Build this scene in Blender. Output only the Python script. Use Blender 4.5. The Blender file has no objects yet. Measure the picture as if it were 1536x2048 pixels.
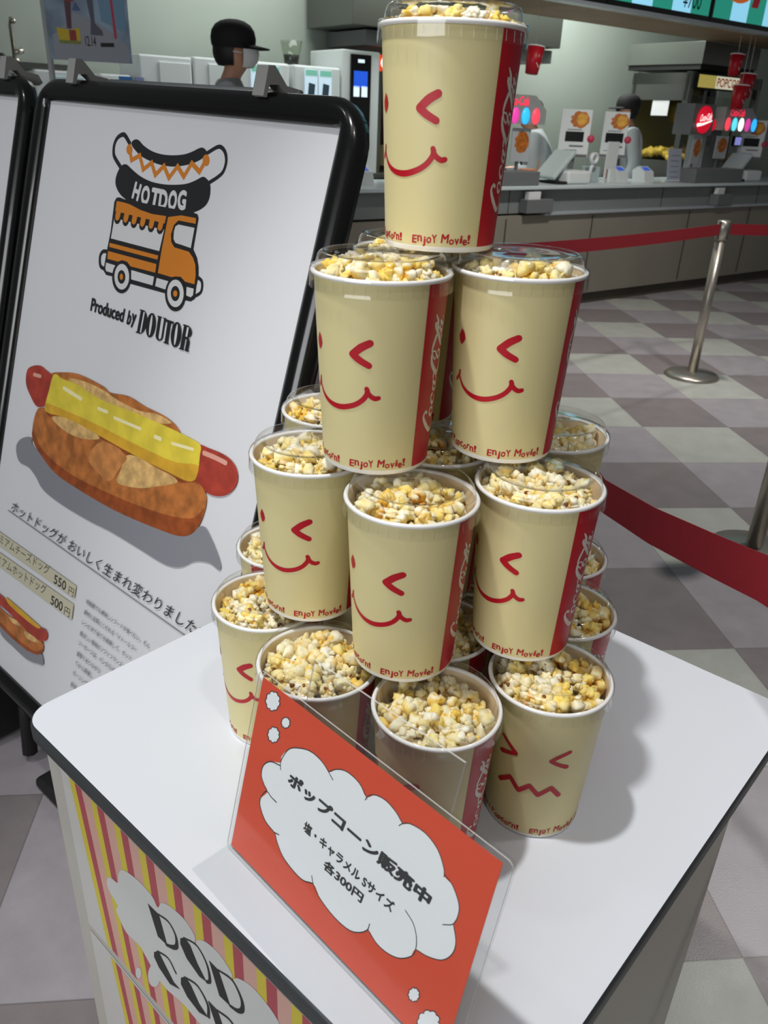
import bpy, bmesh, math, random
from math import sin, cos, pi, radians, sqrt
from mathutils import Vector, Matrix, noise

scene = bpy.context.scene
COL = scene.collection

# ------------------------------------------------------------------ camera
CAM_H = 1.4
PITCH, ROLL = radians(26.25), radians(-2.5)
_f = Vector((0, cos(PITCH), -sin(PITCH)))
_r = Vector((1, 0, 0))
_d = _f.cross(_r)
_R = cos(ROLL) * _r + sin(ROLL) * _d
_D = -sin(ROLL) * _r + cos(ROLL) * _d
cam_data = bpy.data.cameras.new('camera')
cam = bpy.data.objects.new('camera', cam_data)
COL.objects.link(cam)
cam.matrix_world = Matrix(((_R.x, -_D.x, -_f.x, 0), (_R.y, -_D.y, -_f.y, 0), (_R.z, -_D.z, -_f.z, CAM_H), (0, 0, 0, 1)))
cam_data.sensor_fit = 'VERTICAL'
cam_data.sensor_height = 36.0
cam_data.lens = 36.0 * 1597.0 / 2048.0
cam_data.clip_start = 0.02
cam_data.dof.use_dof = True
cam_data.dof.focus_distance = 0.95
cam_data.dof.aperture_fstop = 13.0
scene.camera = cam

# ------------------------------------------------------------------ light
w = bpy.data.worlds.new('world')
scene.world = w
w.use_nodes = True
bg = w.node_tree.nodes['Background']
bg.inputs[0].default_value = (0.93, 0.97, 1.0, 1)
bg.inputs[1].default_value = 0.11


def light(name, kind, loc, energy, color=(1, 1, 1), size=0.1, target=None, size_y=None, spot=None, blend=0.3):
    ld = bpy.data.lights.new(name, kind)
    ld.energy = energy
    ld.color = color
    if kind == 'AREA':
        ld.size = size
        if size_y:
            ld.shape = 'RECTANGLE'
            ld.size_y = size_y
    else:
        ld.shadow_soft_size = size
    if spot:
        ld.spot_size = radians(spot)
        ld.spot_blend = blend
    o = bpy.data.objects.new(name, ld)
    COL.objects.link(o)
    o.location = loc
    if target is not None:
        o.rotation_euler = (Vector(target) - Vector(loc)).to_track_quat('-Z', 'Y').to_euler()
    return o


light('ceiling_downlight', 'SPOT', (-0.42, 0.46, 3.0), 165, (1, 0.985, 0.96), 0.045, (0.02, 0.66, 0.9), spot=50, blend=0.7)
light('ceiling_downlight', 'SPOT', (0.34, -0.25, 3.1), 34, (1, 0.95, 0.88), 0.06, (0.06, 0.62, 0.95), spot=60, blend=0.7)
light('ceiling_downlight', 'SPOT', (2.2, 3.0, 3.2), 260, (1, 0.97, 0.93), 0.08, (2.0, 3.4, 0), spot=110, blend=0.9)  # this and the three spots below are added to brighten the floor
light('ceiling_downlight', 'SPOT', (1.5, 5.0, 3.2), 300, (1, 0.96, 0.9), 0.08, (2.2, 6.0, 0), spot=110, blend=0.9)
light('ceiling_downlight', 'SPOT', (1.3, 0.6, 3.2), 105, (1, 0.98, 0.95), 0.08, (0.95, 0.85, 0), spot=50, blend=0.9)
light('ceiling_downlight', 'SPOT', (-1.5, 0.9, 3.1), 80, (0.93, 0.96, 1), 0.08, (-1.0, 1.2, 0), spot=70, blend=0.9)
# added frontal fill for unseen lobby lighting, and lamps added to brighten the kitchen
light('lobby_fill_light', 'AREA', (-3.0, -3.4, 2.1), 190, (0.97, 0.98, 1.0), 4.0, (0.0, 0.9, 0.9), 1.8)
light('kitchen_ceiling_light', 'AREA', tuple((4.2 * sin(radians(52.76)) - 5.8 * cos(radians(52.76)), 4.2 * cos(radians(52.76)) + 5.8 * sin(radians(52.76)), 3.4)), 85, (0.95, 1.0, 0.97), 3.0, tuple((4.2 * sin(radians(52.76)) - 6.4 * cos(radians(52.76)), 4.2 * cos(radians(52.76)) + 6.4 * sin(radians(52.76)), 0.0)), 0.6)
light('kitchen_ceiling_light', 'AREA', tuple((6.4 * sin(radians(52.76)) - 6.0 * cos(radians(52.76)), 6.4 * cos(radians(52.76)) + 6.0 * sin(radians(52.76)), 3.4)), 130, (0.95, 1.0, 0.97), 2.0, tuple((6.4 * sin(radians(52.76)) - 6.4 * cos(radians(52.76)), 6.4 * cos(radians(52.76)) + 6.4 * sin(radians(52.76)), 0.0)), 0.6)

scene.view_settings.view_transform = 'Standard'
scene.view_settings.look = 'None'
scene.view_settings.gamma = 1.0
scene.view_settings.use_curve_mapping = False
scene.view_settings.exposure = -0.42
try:
    scene.cycles.transparent_max_bounces = 32
    scene.cycles.max_bounces = 10
    scene.cycles.sample_clamp_indirect = 4.0
except Exception:
    pass

# ------------------------------------------------------------------ helpers


def lin(h):
    h = h.lstrip('#')
    out = []
    for i in (0, 2, 4):
        c = int(h[i:i + 2], 16) / 255
        out.append(c / 12.92 if c <= 0.04045 else ((c + 0.055) / 1.055) ** 2.4)
    return (out[0], out[1], out[2], 1)


MATS = {}


def mat(name, color='#808080', rough=0.5, metal=0.0, emit=None, estr=1.0, coat=0.0, spec=0.5, bump=None, mottle=None):
    if name in MATS:
        return MATS[name]
    m = bpy.data.materials.new(name)
    m.use_nodes = True
    nt = m.node_tree
    p = nt.nodes['Principled BSDF']
    c = lin(color) if isinstance(color, str) else color
    p.inputs['Base Color'].default_value = c
    p.inputs['Roughness'].default_value = rough
    p.inputs['Metallic'].default_value = metal
    p.inputs['Coat Weight'].default_value = coat
    p.inputs['Specular IOR Level'].default_value = spec
    if emit:
        p.inputs['Emission Color'].default_value = lin(emit)
        p.inputs['Emission Strength'].default_value = estr
    if bump or mottle:
        tc = nt.nodes.new('ShaderNodeTexCoord')
        n = nt.nodes.new('ShaderNodeTexNoise')
        sc, st = (bump or mottle)[:2]
        n.inputs['Scale'].default_value = sc
        n.inputs['Detail'].default_value = 4
        nt.links.new(tc.outputs['Object'], n.inputs['Vector'])
        if bump:
            b = nt.nodes.new('ShaderNodeBump')
            b.inputs['Strength'].default_value = st
            b.inputs['Distance'].default_value = 0.002
            nt.links.new(n.outputs['Fac'], b.inputs['Height'])
            nt.links.new(b.outputs['Normal'], p.inputs['Normal'])
        if mottle:
            n2 = nt.nodes.new('ShaderNodeTexNoise')
            n2.inputs['Scale'].default_value = mottle[0]
            n2.inputs['Detail'].default_value = 5
            nt.links.new(tc.outputs['Object'], n2.inputs['Vector'])
            r = nt.nodes.new('ShaderNodeValToRGB')
            r.color_ramp.elements[0].position = 0.35
            r.color_ramp.elements[1].position = 0.65
            k = mottle[1]
            r.color_ramp.elements[0].color = (c[0] * (1 - k), c[1] * (1 - k), c[2] * (1 - k), 1)
            r.color_ramp.elements[1].color = (min(1, c[0] * (1 + k)), min(1, c[1] * (1 + k)), min(1, c[2] * (1 + k)), 1)
            nt.links.new(n2.outputs['Fac'], r.inputs['Fac'])
            nt.links.new(r.outputs['Color'], p.inputs['Base Color'])
    MATS[name] = m
    return m


def clear_mat(name, tint=(1, 1, 1), rough=0.03, base=0.03, grazing=0.6, haze=0.0):
    """thin clear plastic: transparent film with a Fresnel reflection"""
    m = bpy.data.materials.new(name)
    m.use_nodes = True
    nt = m.node_tree
    nt.nodes.clear()
    out = nt.nodes.new('ShaderNodeOutputMaterial')
    tr = nt.nodes.new('ShaderNodeBsdfTransparent')
    tr.inputs[0].default_value = (*tint, 1)
    gl = nt.nodes.new('ShaderNodeBsdfGlossy')
    gl.inputs['Roughness'].default_value = rough
    lw = nt.nodes.new('ShaderNodeLayerWeight')
    lw.inputs['Blend'].default_value = 0.5
    pw = nt.nodes.new('ShaderNodeMath')
    pw.operation = 'POWER'
    pw.inputs[1].default_value = 4.0
    ad = nt.nodes.new('ShaderNodeMath')
    ad.operation = 'MULTIPLY_ADD'
    ad.use_clamp = True
    ad.inputs[1].default_value = grazing
    ad.inputs[2].default_value = base
    mx = nt.nodes.new('ShaderNodeMixShader')
    nt.links.new(lw.outputs['Facing'], pw.inputs[0])
    nt.links.new(pw.outputs[0], ad.inputs[0])
    nt.links.new(ad.outputs[0], mx.inputs[0])
    nt.links.new(tr.outputs[0], mx.inputs[1])
    nt.links.new(gl.outputs[0], mx.inputs[2])
    last = mx
    if haze:
        df = nt.nodes.new('ShaderNodeBsdfDiffuse')
        df.inputs[0].default_value = (0.9, 0.92, 0.94, 1)
        m2 = nt.nodes.new('ShaderNodeMixShader')
        m2.inputs[0].default_value = haze
        nt.links.new(mx.outputs[0], m2.inputs[1])
        nt.links.new(df.outputs[0], m2.inputs[2])
        last = m2
    nt.links.new(last.outputs[0], out.inputs['Surface'])
    MATS[name] = m
    return m


def lerp(a, b, t):
    return a + (b - a) * t


class MB:
    """collects faces (with materials) in world or local coordinates, then links ONE mesh object"""

    def __init__(s):
        s.v, s.f, s.m, s.sm, s.mats = [], [], [], [], []

    def mi(s, m):
        if m not in s.mats:
            s.mats.append(m)
        return s.mats.index(m)

    def face(s, pts, m, smooth=False):
        i = len(s.v)
        s.v += [Vector(p) for p in pts]
        s.f.append(list(range(i, i + len(pts))))
        s.m.append(s.mi(m))
        s.sm.append(smooth)

    def raw(s, vs, fs, m, smooth=False):
        i = len(s.v)
        s.v += [Vector(p) for p in vs]
        k = s.mi(m)
        for f in fs:
            s.f.append([a + i for a in f])
            s.m.append(k)
            s.sm.append(smooth)

    def box(s, c, size, m, M=None, bev=0.0):
        bm = bmesh.new()
        bmesh.ops.create_cube(bm, size=1.0)
        for v in bm.verts:
            v.co = Vector((v.co.x * size[0], v.co.y * size[1], v.co.z * size[2]))
        if bev:
            bmesh.ops.bevel(bm, geom=bm.edges[:], offset=min(bev, min(size) * 0.45), segments=2, affect='EDGES', profile=0.5)
        s.bm(bm, m, Matrix.Translation(Vector(c)) if M is None else M @ Matrix.Translation(Vector(c)), smooth=False)

    def bm(s, bm, m, M=None, smooth=False):
        bm.verts.index_update()
        vs = [(M @ v.co) if M else v.co.copy() for v in bm.verts]
        fs = [[v.index for v in f.verts] for f in bm.faces]
        bm.free()
        s.raw(vs, fs, m, smooth)

    def tube(s, pts, r, m, n=12, caps=True, M=None):
        pts = [Vector(p) for p in pts]
        rs = r if isinstance(r, (list, tuple)) else [r] * len(pts)
        rings = []
        up = Vector((0, 0, 1))
        prev = None
        for i, p in enumerate(pts):
            t = (pts[min(i + 1, len(pts) - 1)] - pts[max(i - 1, 0)]).normalized()
            if prev is None:
                a = t.cross(up)
                if a.length < 1e-3:
                    a = t.cross(Vector((1, 0, 0)))
            else:
                a = prev - t * prev.dot(t)
            a.normalize()
            prev = a
            b = t.cross(a)
            rings.append([p + (a * cos(2 * pi * k / n) + b * sin(2 * pi * k / n)) * rs[i] for k in range(n)])
        vs = [q for ring in rings for q in ring]
        fs = []
        for i in range(len(rings) - 1):
            for k in range(n):
                fs.append([i * n + k, i * n + (k + 1) % n, (i + 1) * n + (k + 1) % n, (i + 1) * n + k])
        if caps:
            fs.append(list(range(n))[::-1])
            fs.append([(len(rings) - 1) * n + k for k in range(n)])
        if M:
            vs = [M @ v for v in vs]
        s.raw(vs, fs, m, True)

    def lathe(s, prof, m, n=64, M=None, close=False, smooth=True, a0=0.0, a1=2 * pi):
        full = abs(a1 - a0 - 2 * pi) < 1e-6
        cnt = n if full else n + 1
        vs = []
        for (r, z) in prof:
            for k in range(cnt):
                a = a0 + (a1 - a0) * k / n
                vs.append(Vector((r * cos(a), r * sin(a), z)))
        fs = []
        P = len(prof)
        for i in range(P if close else P - 1):
            j = (i + 1) % P
            for k in range(n):
                k2 = (k + 1) % cnt
                q = [i * cnt + k, i * cnt + k2, j * cnt + k2, j * cnt + k]
                fs.append(q)
        if M:
            vs = [M @ v for v in vs]
        s.raw(vs, fs, m, smooth)

    def build(s, name, parent=None, M=None, merge=0.0):
        """M: matrix of the parent (world) – vertices are taken as world coordinates and moved into it"""
        me = bpy.data.meshes.new(name)
        inv = M.inverted() if M is not None else None
        vs = [tuple(inv @ v) if inv else tuple(v) for v in s.v]
        me.from_pydata(vs, [], s.f)
        for m in s.mats:
            me.materials.append(m)
        me.polygons.foreach_set('material_index', s.m)
        me.polygons.foreach_set('use_smooth', s.sm)
        me.update()
        if merge:
            bm = bmesh.new()
            bm.from_mesh(me)
            bmesh.ops.remove_doubles(bm, verts=bm.verts[:], dist=merge)
            bm.to_mesh(me)
            bm.free()
        o = bpy.data.objects.new(name, me)
        COL.objects.link(o)
        if parent is not None:
            o.parent = parent
        elif M is not None:
            o.matrix_world = M
        return o


ROOTM = {}


def thing(name, label, cat, loc=(0, 0, 0), rotz=0.0, group=None):
    o = bpy.data.objects.new(name, None)
    COL.objects.link(o)
    o.empty_display_size = 0.05
    o.location = loc
    o.rotation_euler = (0, 0, rotz)
    o['label'] = label
    o['category'] = cat
    if group:
        o['group'] = group
    M = Matrix.Translation(Vector(loc)) @ Matrix.Rotation(rotz, 4, 'Z')
    ROOTM[o.name] = M
    return o, M


def tag(o, label, cat, group=None, kind=None):
    o['label'] = label
    o['category'] = cat
    if group:
        o['group'] = group
    if kind:
        o['kind'] = kind
    return o


def struct(o):
    o['kind'] = 'structure'
    return o


def copy_thing(root, loc, rotz, label):
    c = root.copy()
    COL.objects.link(c)
    c.location = loc
    c.rotation_euler = (0, 0, rotz)
    c['label'] = label
    for ch in list(root.children):
        d = ch.copy()
        COL.objects.link(d)
        d.parent = c
        for g in ch.children:
            e = g.copy()
            COL.objects.link(e)
            e.parent = d
    return c


_TXT = {}


def text_mesh(body, bold=0.0):
    key = (body, bold)
    if key in _TXT:
        return _TXT[key]
    cu = bpy.data.curves.new('t', 'FONT')
    cu.body = body
    cu.size = 1.0
    cu.resolution_u = 4
    o = bpy.data.objects.new('t', cu)
    COL.objects.link(o)
    dg = bpy.context.evaluated_depsgraph_get()
    me = o.evaluated_get(dg).to_mesh()
    vs = [(v.co.x, v.co.y, 0) for v in me.vertices]
    fs = [list(p.vertices) for p in me.polygons]
    o.evaluated_get(dg).to_mesh_clear()
    bpy.data.objects.remove(o)
    bpy.data.curves.remove(cu)
    if not vs:
        vs, fs = [(0, 0, 0), (1, 0, 0), (0, 1, 0)], []
    if bold:
        v0, f0 = vs, fs
        vs, fs = [], []
        for k in range(8):
            dx, dy = bold * cos(k * pi / 4), bold * sin(k * pi / 4)
            n = len(vs)
            vs += [(a + dx, b + dy, k) for a, b, _ in v0]
            fs += [[i + n for i in f] for f in f0]
    xs = [p[0] for p in vs]
    ys = [p[1] for p in vs]
    _TXT[key] = (vs, fs, min(xs), max(xs), min(ys), max(ys))
    return _TXT[key]


def stroke_poly(pts, w):
    """returns (verts2d, faces) of a round-ended stroke; w number or list"""
    n = len(pts)
    P = [Vector((p[0], p[1])) for p in pts]
    W = list(w) if isinstance(w, (list, tuple)) else [w] * n
    # smooth resample
    Q, V = [], []
    for i in range(n - 1):
        p0, p1, p2, p3 = P[max(i - 1, 0)], P[i], P[i + 1], P[min(i + 2, n - 1)]
        sharp1 = 0 < i and (p1 - p0).length > 1e-9 and (p1 - p0).normalized().dot((p2 - p1).normalized()) < 0.3
        sharp2 = i < n - 2 and (p2 - p1).normalized().dot((p3 - p2).normalized()) < 0.3
        m1 = (p2 - p1) if (i == 0 or sharp1) else (p2 - p0) / 2
        m2 = (p2 - p1) if (i == n - 2 or sharp2) else (p3 - p1) / 2
        for k in range(5):
            t = k / 5
            h00, h10, h01, h11 = 2 * t**3 - 3 * t**2 + 1, t**3 - 2 * t**2 + t, -2 * t**3 + 3 * t**2, t**3 - t**2
            Q.append(p1 * h00 + m1 * h10 + p2 * h01 + m2 * h11)
            V.append(lerp(W[i], W[i + 1], t))
    Q.append(P[-1])
    V.append(W[-1])
    R, S = [Q[0]], [V[0]]
    for q, v in zip(Q[1:], V[1:]):
        if (q - R[-1]).length > 1e-7:
            R.append(q)
            S.append(v)
    Q, V = R, S
    m = len(Q)
    if m < 2:
        return [], []
    vs, fs = [], []
    for i in range(m):
        d0 = (Q[i] - Q[i - 1]).normalized() if i else (Q[1] - Q[0]).normalized()
        d1 = (Q[i + 1] - Q[i]).normalized() if i < m - 1 else d0
        t = d0 + d1
        t = t.normalized() if t.length > 0.2 else d1
        nn = Vector((-t.y, t.x))
        k = max(0.45, nn.dot(Vector((-d1.y, d1.x))))
        h = V[i] / 2 / k
        vs += [Q[i] + nn * h, Q[i] - nn * h]
    for i in range(m - 1):
        fs.append([2 * i, 2 * i + 1, 2 * i + 3, 2 * i + 2])
    for (c, d, r_, ia, ib) in ((Q[0], Q[0] - Q[1], V[0] / 2, 0, 1), (Q[-1], Q[-1] - Q[-2], V[-1] / 2, 2 * m - 1, 2 * m - 2)):
        d = d.normalized()
        k = len(vs)
        n0 = vs[ib] - c
        sg_ = 1 if Vector((-n0.y, n0.x)).dot(d) > 0 else -1
        a0 = math.atan2(n0.y, n0.x)
        vs += [c + Vector((cos(a0 + sg_ * t * pi / 6), sin(a0 + sg_ * t * pi / 6))) * r_ for t in range(1, 6)]
        fs.append([ib] + list(range(k, k + 5)) + [ia])
    for j, f in enumerate(fs):
        ar = sum(vs[f[i - 1]].x * vs[f[i]].y - vs[f[i]].x * vs[f[i - 1]].y for i in range(len(f)))
        if ar < 0:
            fs[j] = f[::-1]
    return vs, fs


def smooth_loop(pts, k=4):
    P = [Vector((p[0], p[1])) for p in pts]
    n = len(P)
    out = []
    for i in range(n):
        p0, p1, p2, p3 = P[i - 1], P[i], P[(i + 1) % n], P[(i + 2) % n]
        for j in range(k):
            t = j / k
            out.append(0.5 * (2 * p1 + (p2 - p0) * t + (2 * p0 - 5 * p1 + 4 * p2 - p3) * t * t + (3 * p1 - p0 - 3 * p2 + p3) * t ** 3))
    return [(q.x, q.y) for q in out]


def art(mb, items, colors, to3d, dz=0.00008, base=0.0002):
    """flat print: every item a thin layer a little above the one before; to3d(x, y, lift)"""
    lift = base
    for it in items:
        kind, col = it[0], colors[it[1]]
        if kind == 'c':
            mb.face([to3d(x, y, lift) for x, y in smooth_loop(it[2])], col)
        elif kind == 'p':
            mb.face([to3d(x, y, lift) for x, y in it[2]], col)
        elif kind == 's':
            vs, fs = stroke_poly(it[2], it[3])
            mb.raw([to3d(v[0], v[1], lift) for v in vs], fs, col)
        elif kind == 't':
            body, O, X, Y, bold = it[2:7]
            vs, fs, x0, x1, y0, y1 = text_mesh(body, bold)
            sx, sy = 1 / max(x1 - x0, 1e-6), 1 / max(y1 - y0, 1e-6)
            out = []
            for a, b, c_ in vs:
                u, v = (a - x0) * sx, (b - y0) * sy
                out.append(to3d(O[0] + X[0] * u + Y[0] * v, O[1] + X[1] * u + Y[1] * v, lift + c_ * 0.000003))
            mb.raw(out, fs, col)
        lift += dz


DATA = {"board":[
["s","ink",[[0.2951003776952812,0.0580045573610299],[0.2768910558163919,0.04609151732440715],[0.26633232285662917,0.045253652073821066],[0.2534014385005247,0.05163757985463676],[0.24697808323650663,0.0631555573577585],[0.24854707725494726,0.07731667677195168],[0.25578656913459824,0.08626159254543317],[0.2768807142227728,0.09949801045503677]],0.008234526985889867],
["s","ink",[[0.5188646787309913,0.05624722689077724],[0.5425804966730574,0.044957771526337294],[0.5558211718676223,0.04630408643519893],[0.5660443258806311,0.054510915433731544],[0.5708036454836167,0.06660676629523249],[0.5679221231481351,0.0808197651954861],[0.556930666908601,0.09030918248829761],[0.5377825925874624,0.1010291430991756]],0.006598058617233619],
["c","ink",[[0.30029567224121484,0.05607100255942938],[0.3047737865704776,0.05188157682681345],[0.3127148718319714,0.04977301060218062],[0.3231329152533313,0.05132743107021286],[0.3394107644838711,0.058531324668957746],[0.3664980237295973,0.06554377669349012],[0.39715680268701237,0.06833472486897264],[0.4285025610238023,0.06724518958689142],[0.4581406343989348,0.06334306620600581],[0.47886895782426225,0.057319848320687095],[0.4963671047956241,0.050208194358719045],[0.5070559465948603,0.04938146045378482],[0.5170398554809653,0.054269278625780674],[0.5164357598440125,0.05999093681661123],[0.5022818711528377,0.06902912858828897],[0.4777509426466422,0.07766792341848558],[0.4391639812004818,0.08479674801251673],[0.40258075015412603,0.08585711192543583],[0.36906056966897305,0.08277284749721732],[0.336460558045419,0.07637477150950568],[0.31382515486108137,0.0674168591106691],[0.3025290400258155,0.06055015835426159]]],
["s","orange",[[0.3011493728677248,0.0730788846861554],[0.30932269783249516,0.08563358434719666],[0.3319612175193564,0.07551738065043902],[0.3495646300868943,0.09799170101058698],[0.3709464709771858,0.08443239480077104],[0.3877890728492689,0.10355294429806487],[0.40809634111584614,0.08641183351958186],[0.4282621017276282,0.10442504887201],[0.44657929073945474,0.08368268263840771],[0.4685786405057287,0.09838741360202703],[0.4833005954115083,0.07543623986337326],[0.507855294750775,0.08676390163513674],[0.5164002629714358,0.07137634534017107],[0.5196533598237114,0.06256246357141707]],0.008176867475565374],
["p","orange",[[0.3067201498990245,0.06766549076442563],[0.30704491356378727,0.06920143794078516],[0.30707777712687134,0.07071359587292536],[0.3068175439078894,0.07215647723747685],[0.3062717454849622,0.0734865786014226],[0.30545645751794515,0.07466366159715036],[0.3043958719377061,0.07565195408555243],[0.30312163135947173,0.07642123745662084],[0.3016719376997773,0.07694778710904615],[0.3000904536921045,0.0772151350015447],[0.29842502313877095,0.07721462622818927],[0.2967262430106858,0.07694574602978235],[0.29504592750062136,0.07641619960730442],[0.2934355103514018,0.07564173451419712],[0.2919444366781734,0.0746457040811509],[0.29061859856057415,0.07345837992216336],[0.28949886945272413,0.07211603159392108],[0.28861979064436033,0.07065980133618427],[0.28800845849352247,0.06913441086053829],[0.28768365404920554,0.06758674474340033],[0.2876552473254707,0.06606436056285105],[0.2879238974122425,0.06461397908786395],[0.28848105749964403,0.06328000836349959],[0.2893092815222755,0.06210315343188952],[0.290382817270957,0.06111915889414767],[0.29166846017154696,0.06035772494534479],[0.29312663305275166,0.059841629432131914],[0.2947126504907845,0.05958607949329018],[0.29637812189547785,0.059598307058037085],[0.29807244535617816,0.059877413452317924],[0.2997443441901107,0.06041446005412977],[0.30134339979653046,0.06119279466574922],[0.3028215374089009,0.06218859720799269],[0.3041344252283504,0.0633716235237606],[0.3052427518203648,0.06470612242103076],[0.30611335124049854,0.06615189841877533]]],
["p","orange",[[0.5284584442703743,0.0669182067339477],[0.528807564546919,0.06846222975070813],[0.5288775245301912,0.06998323790417245],[0.5286660149526415,0.07143550186898633],[0.5281790977788227,0.07277525467854147],[0.5274310653500296,0.07396197832489348],[0.5264440660252514,0.07495961176089647],[0.52524750065114,0.07573764645016104],[0.5238771999705082,0.07627207633115264],[0.5223743995016921,0.07654617073479786],[0.520784535342885,0.07655104169067627],[0.519155891498655,0.07628598138844882],[0.5175381362920228,0.07575855144171868],[0.5159807917233283,0.07498441300759708],[0.5145316847261447,0.07398689556311122],[0.5132354326185107,0.07279631187899183],[0.5121320161945567,0.071449036960632],[0.5112554925223264,0.0699863788288444],[0.5106328954700894,0.0684532783143933],[0.5102833653578064,0.06689688287514887],[0.5102175402315965,0.0653650452308074],[0.5104372306018693,0.06390480091426784],[0.5109353877426753,0.06256087942699609],[0.5116963635823936,0.06137430154943846],[0.5126964485952951,0.060381110711868295],[0.5139046636314877,0.05961127958566111],[0.5152837728639145,0.05908782476275619],[0.5167914783656045,0.058826153182132315],[0.5183817524321962,0.05883365447382754],[0.5200062616056828,0.059109544202900544],[0.521615836233002,0.05964495457816451],[0.5231619409753557,0.06042326187171146],[0.5245981045636833,0.06142063374898868],[0.525881270845721,0.06260677496181387],[0.5269730373949022,0.06394584631031813],[0.527840752326949,0.06539752924646508]]],
["c","ink",[[0.26918148838719747,0.11853229950755605],[0.27515190775235093,0.10362180537122441],[0.2846076644081819,0.0956402866141649],[0.29748837649074256,0.09449014555184548],[0.31536657301439114,0.10069438788095587],[0.34384199496627216,0.10965930370061627],[0.3791115473185983,0.1153975043969753],[0.417278440620981,0.11605214488405131],[0.4481304309204572,0.11360888881063226],[0.4775059010427397,0.1090948108110384],[0.5002219384264234,0.10167073009299102],[0.5174223368572404,0.09389684845111816],[0.5273516910312439,0.09464134042770049],[0.5404506903657563,0.10189820656282776],[0.5459714016480752,0.11560549201197852],[0.5452772581908751,0.128596523122008],[0.536703125460776,0.13971165016219933],[0.5154825224136007,0.1503159742192274],[0.47611548226576017,0.1619091036562624],[0.43293976385547744,0.16660773914552376],[0.3949328415560454,0.1667521401548288],[0.3481023685854835,0.16073812027268602],[0.3045649373410462,0.1515340290603291],[0.2839972329777162,0.1426203214269896],[0.27148792081146245,0.13111537146846328]]],
["t","white","H",[0.32842738857670273,0.14914865849448158],[0.021307747128733734,0.0038543093723932553],[0.0041417829307308085,-0.029814788674110415],0.05],
["t","white","O",[0.3571621333087441,0.15495816358995276],[0.025469508574748,0.0024407487792662275],[-0.00041421921876100276,-0.03265194239420796],0.05],
["t","white","T",[0.3858087424090142,0.15779403525444935],[0.026149092477130487,0.00023968479755917538],[0.00013747147884973776,-0.03360636116197237],0.05],
["t","white","D",[0.41266393411530866,0.15856162406871904],[0.024817604532444804,0.00032354378914042914],[-0.002985517894387335,-0.0341450651966166],0.05],
["t","white","O",[0.43940540802480665,0.15652405330907398],[0.0241779514671282,5.107445809462985e-05],[-0.0026103531802174063,-0.03394811764794366],0.05],
["t","white","G",[0.4660933130826483,0.15296572322076943],[0.023338401758402794,-0.0016594784396724016],[-0.004226046755060053,-0.032628948714774744],0.05],
["s","ink",[[0.28157329359828087,0.25106580940992634],[0.26678419962007593,0.2529166232533832],[0.2595817100320019,0.26160255574676233],[0.2616675107288292,0.27371845597377714],[0.2680077761734047,0.28099779637339434],[0.28362715534273497,0.28325114802978024]],0.006998988542514878],
["s","ink",[[0.5566591231365559,0.2513222157409417],[0.5669409084900193,0.2550605250076657],[0.5712022362053352,0.26412283856880664],[0.5697476721148363,0.2736180547038108],[0.5589021875766188,0.28119732355020527]],0.005678817296872247],
["p","ink",[[0.2771890154706504,0.16169438733263825],[0.28224635412785454,0.15382480261781406],[0.29157978555607167,0.152110488307959],[0.3066949501313671,0.15367908910250103],[0.5131806789796212,0.15174974117200263],[0.5237009903567681,0.15284950795558055],[0.5286190903166018,0.15884245739792793],[0.5301071519185769,0.20899526080838393],[0.5440583809023719,0.22090992372717833],[0.552314451718692,0.2342619981401978],[0.5570727618147869,0.2494071379870679],[0.5560539011211222,0.2656090835422936],[0.5584408501127079,0.28625669257419956],[0.5490341649589932,0.29241191982197395],[0.5347081909353908,0.29325817179622804],[0.5319831676637498,0.2912557032934981],[0.4785927952967659,0.2923242927384725],[0.3713818364903494,0.2946747500992999],[0.3629784527190949,0.2907904186865205],[0.3164776794048337,0.29141473212464775],[0.28903153529764825,0.2926848107699242],[0.27973011842835,0.2873531130864092],[0.2781807940802217,0.27794637940182076],[0.2783953798885474,0.2531929797175438],[0.2807422789185228,0.21480522756761117]]],
["p","white",[[0.28575063994396693,0.18996251272674247],[0.44122552222950867,0.18949677037924248],[0.4381664037791663,0.22608386870533045],[0.28547668618939664,0.22629997648945618]]],
["s","ink",[[0.2955520545308007,0.17409970051342413],[0.2964182928807349,0.1883294986059524]],0.022030626774021168],
["s","ink",[[0.32245997703663737,0.17448442395635078],[0.32337019130880607,0.18856510495886952]],0.021648314659097913],
["s","ink",[[0.34876981815130587,0.17473605887885704],[0.34972191835534816,0.18867039310340428]],0.021277070977404673],
["s","ink",[[0.3753189893358578,0.1752693153165717],[0.3763123063263997,0.18905716032133046]],0.020906896300800434],
["s","ink",[[0.40206985030270215,0.17531241492136096],[0.40310349974493265,0.1889505409342088]],0.020534844347187955],
["s","ink",[[0.42884716940735307,0.1751507621904975],[0.4299200288036629,0.18863815943185722]],0.020164732846964493],
["p","ink",[[0.27997896135267114,0.1626976623333988],[0.44062750503827125,0.16636578420169812],[0.4396090381984849,0.1878277702267548],[0.2838029118368704,0.1835316510910066]]],
["p","orange",[[0.28518582077200116,0.15944220492279298],[0.3084294917193002,0.15937912312133326],[0.3279894529118558,0.16035265039830454],[0.3627043093693629,0.16590026181776055],[0.40013686869479614,0.1683092593935249],[0.4407020935655998,0.16660628993728857],[0.44015336052802295,0.1789525130842552],[0.2856467920412612,0.17730502343374352]]],
["s","orange",[[0.29697529904181763,0.17392591921382253],[0.2955636071818855,0.18551220975120197]],0.014935390895491037],
["s","orange",[[0.3238526175448675,0.17431224456629849],[0.3225211433202333,0.18577745628373085]],0.014676217909632121],
["s","orange",[[0.35013282764814135,0.17456552565493083],[0.3488784694165497,0.18591179839373168]],0.014424548223210966],
["s","orange",[[0.3766524838944723,0.17510027926354035],[0.3754745369593836,0.1863277193870807]],0.014173601258870572],
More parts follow.
